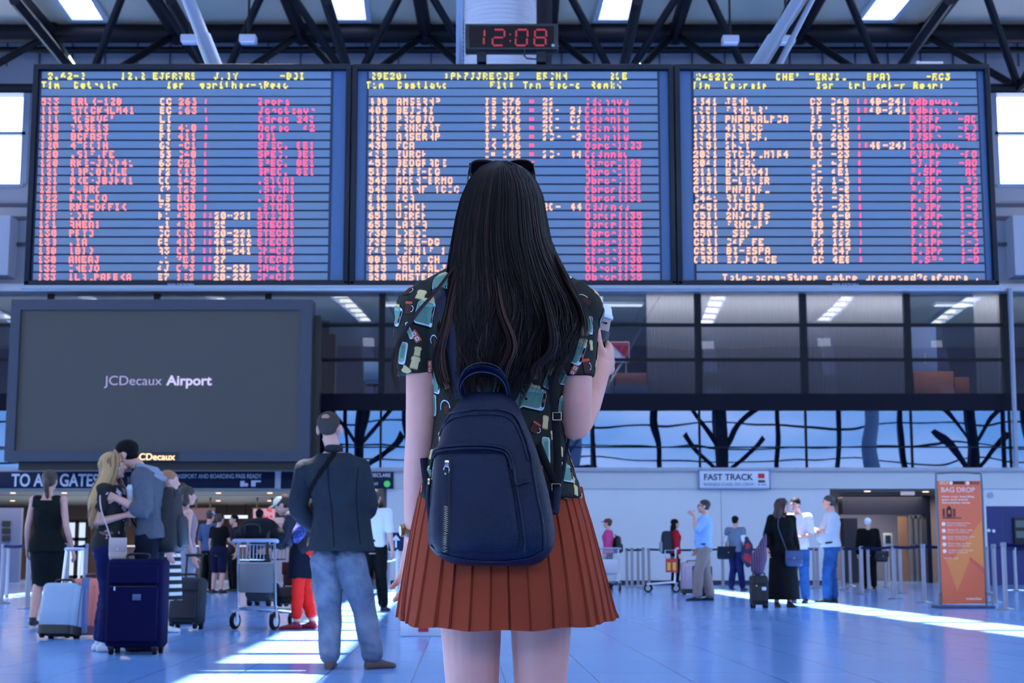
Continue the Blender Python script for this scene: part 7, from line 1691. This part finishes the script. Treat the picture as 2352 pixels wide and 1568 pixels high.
# vertical zip with its puller
zp = on_pack([(1033, 1058), (1031, 1110), (1029, 1180), (1028, 1260)], 0.0115, 16)
MB().tube(zp, [(0.0075, 0.0022)] * len(zp), 6, side=(1, 0, 0)).build('zipper_tape', mat('zip_tape', (14, 16, 28), 0.6), bp)
mb = MB(); zz_ = on_pack([(1029, 1165), (1028.5, 1215), (1028, 1258)], 0.0140, 22)
for i, p in enumerate(zz_): mb.box(p + V((0.0016 if i % 2 else -0.0016, 0, 0)), (0.0046, 0.0022, 0.0011))
mb.build('zipper_teeth', mat('zip_brass', (212, 190, 160), 0.3, 0.9), bp)
sl_p = on_pack([(1033, 1062), (1033, 1076)], 0.017, 2)
MB().box(sl_p[1], (0.009, 0.006, 0.016), bev=0.002).build('zipper_slider', chrome, bp)
mb = MB(); ringc = sl_p[1] + V((0, -0.003, -0.012)); mb.tube([ringc + V((0.0055 * math.cos(a), 0, 0.008 * math.sin(a))) for a in [i * PI / 8 for i in range(17)]], 0.0013, 6); mb.build('zipper_ring', chrome, bp)
st = on_pack([(1031, 1084), (1030, 1120), (1029, 1163)], 0.0185, 5)
MB().tube(st, [(0.0065, 0.0020)] * len(st), 8, side=(1, 0, 0)).build('zipper_puller', leather_s, bp)
MB().cyl(st[1] + V((0, -0.001, 0)), st[1] + V((0, -0.004, 0)), 0.0026, 10).build('rivet', chrome, bp)
sd = on_pack([(992, 1106), (991, 1116)], 0.006, 2); MB().box(sd[0], (0.006, 0.008, 0.014), bev=0.002).build('side_clasp', mat('clasp_gold', (216, 190, 150), 0.25, 0.9), bp)
a_ = sd[0]; MB().tube(spline([a_, a_ + V((-0.003, -0.004, -0.03)), a_ + V((0.0, -0.006, -0.06)), a_ + V((0.002, -0.006, -0.082))], 4), [(0.004, 0.002)] * 13, 6).build('side_tassel', leather_s, bp)
# carrying loop
hp = spline([G(1062, 908, -0.165), G(1057, 884, -0.172), G(1068, 860, -0.174), G(1092, 847, -0.172), G(1120, 846, -0.170), G(1146, 857, -0.168), G(1162, 880, -0.165), G(1166, 908, -0.160)], 5)
MB().tube(hp, [(0.0165, 0.0032)] * len(hp), 10, side=(0, 0.45, 0.9)).build('carry_loop', leather_s, bp)
mb = MB()
for s_ in (-1, 1): mb.tube([p + V((0, 0.45, 0.9)).normalized() * (s_ * 0.0120) + V((0, -0.0030, 0.0012)) for p in hp], 0.0007, 5)
mb.build('loop_stitching', mat('stitch_blue', (50, 74, 120), 0.6), bp)
# shoulder straps
ls_ = spline([G(1060, 915, -0.13), G(1040, 800, -0.128), G(1020, 715, -0.118), G(1008, 668, -0.075), G(1008, 655, -0.01), G(1004, 690, 0.085), G(992, 800, 0.128), G(985, 930, 0.10), G(978, 1040, 0.0), G(988, 1130, -0.11), G(1000, 1215, -0.165)], 5)
rs_ = spline([G(1170, 915, -0.13), G(1230, 800, -0.128), G(1268, 715, -0.118), G(1280, 668, -0.075), G(1282, 655, -0.01), G(1288, 690, 0.085), G(1300, 800, 0.126), G(1304, 930, 0.09), G(1299, 985, 0.02), G(1291, 1040, -0.05), G(1284, 1090, -0.10), G(1276, 1130, -0.15), G(1270, 1180, -0.175)], 5)
for pts in (ls_, rs_): MB().tube(pts, [(0.014, 0.0035)] * len(pts), 8, side=(1, 0, 0)).build('shoulder_strap', leather_s, bp)
bl = spline([G(1267, 862, -0.118), G(1272, 920, -0.122), G(1278, 1000, -0.122), G(1281, 1060, -0.126), G(1280, 1118, -0.140)], 5)
MB().tube(bl, [(0.0085, 0.0022)] * len(bl), 8, side=(1, 0, 0)).build('hanging_strap', mat('strap_black', (5, 6, 12), 0.7, spec=0.2), bp)
bl2 = spline([G(1236, 1020, -0.150), G(1252, 1060, -0.148), G(1270, 1098, -0.142), G(1279, 1120, -0.142)], 5)
MB().tube(bl2, [(0.0085, 0.0022)] * len(bl2), 8, side=(1, 0, 0)).build('hanging_strap', MATS['strap_black'], bp)
for px, py in ((1279, 956), (1277, 1120)):
    c_ = G(px, py, -0.142 if py > 1000 else -0.126); MB().tube([c_ + V((x, -0.003, z)) for x, z in ((-0.009, -0.008), (0.009, -0.008), (0.009, 0.008), (-0.009, 0.008), (-0.009, -0.008))], 0.0012, 6).build('buckle', MATS['clasp_gold'], bp)
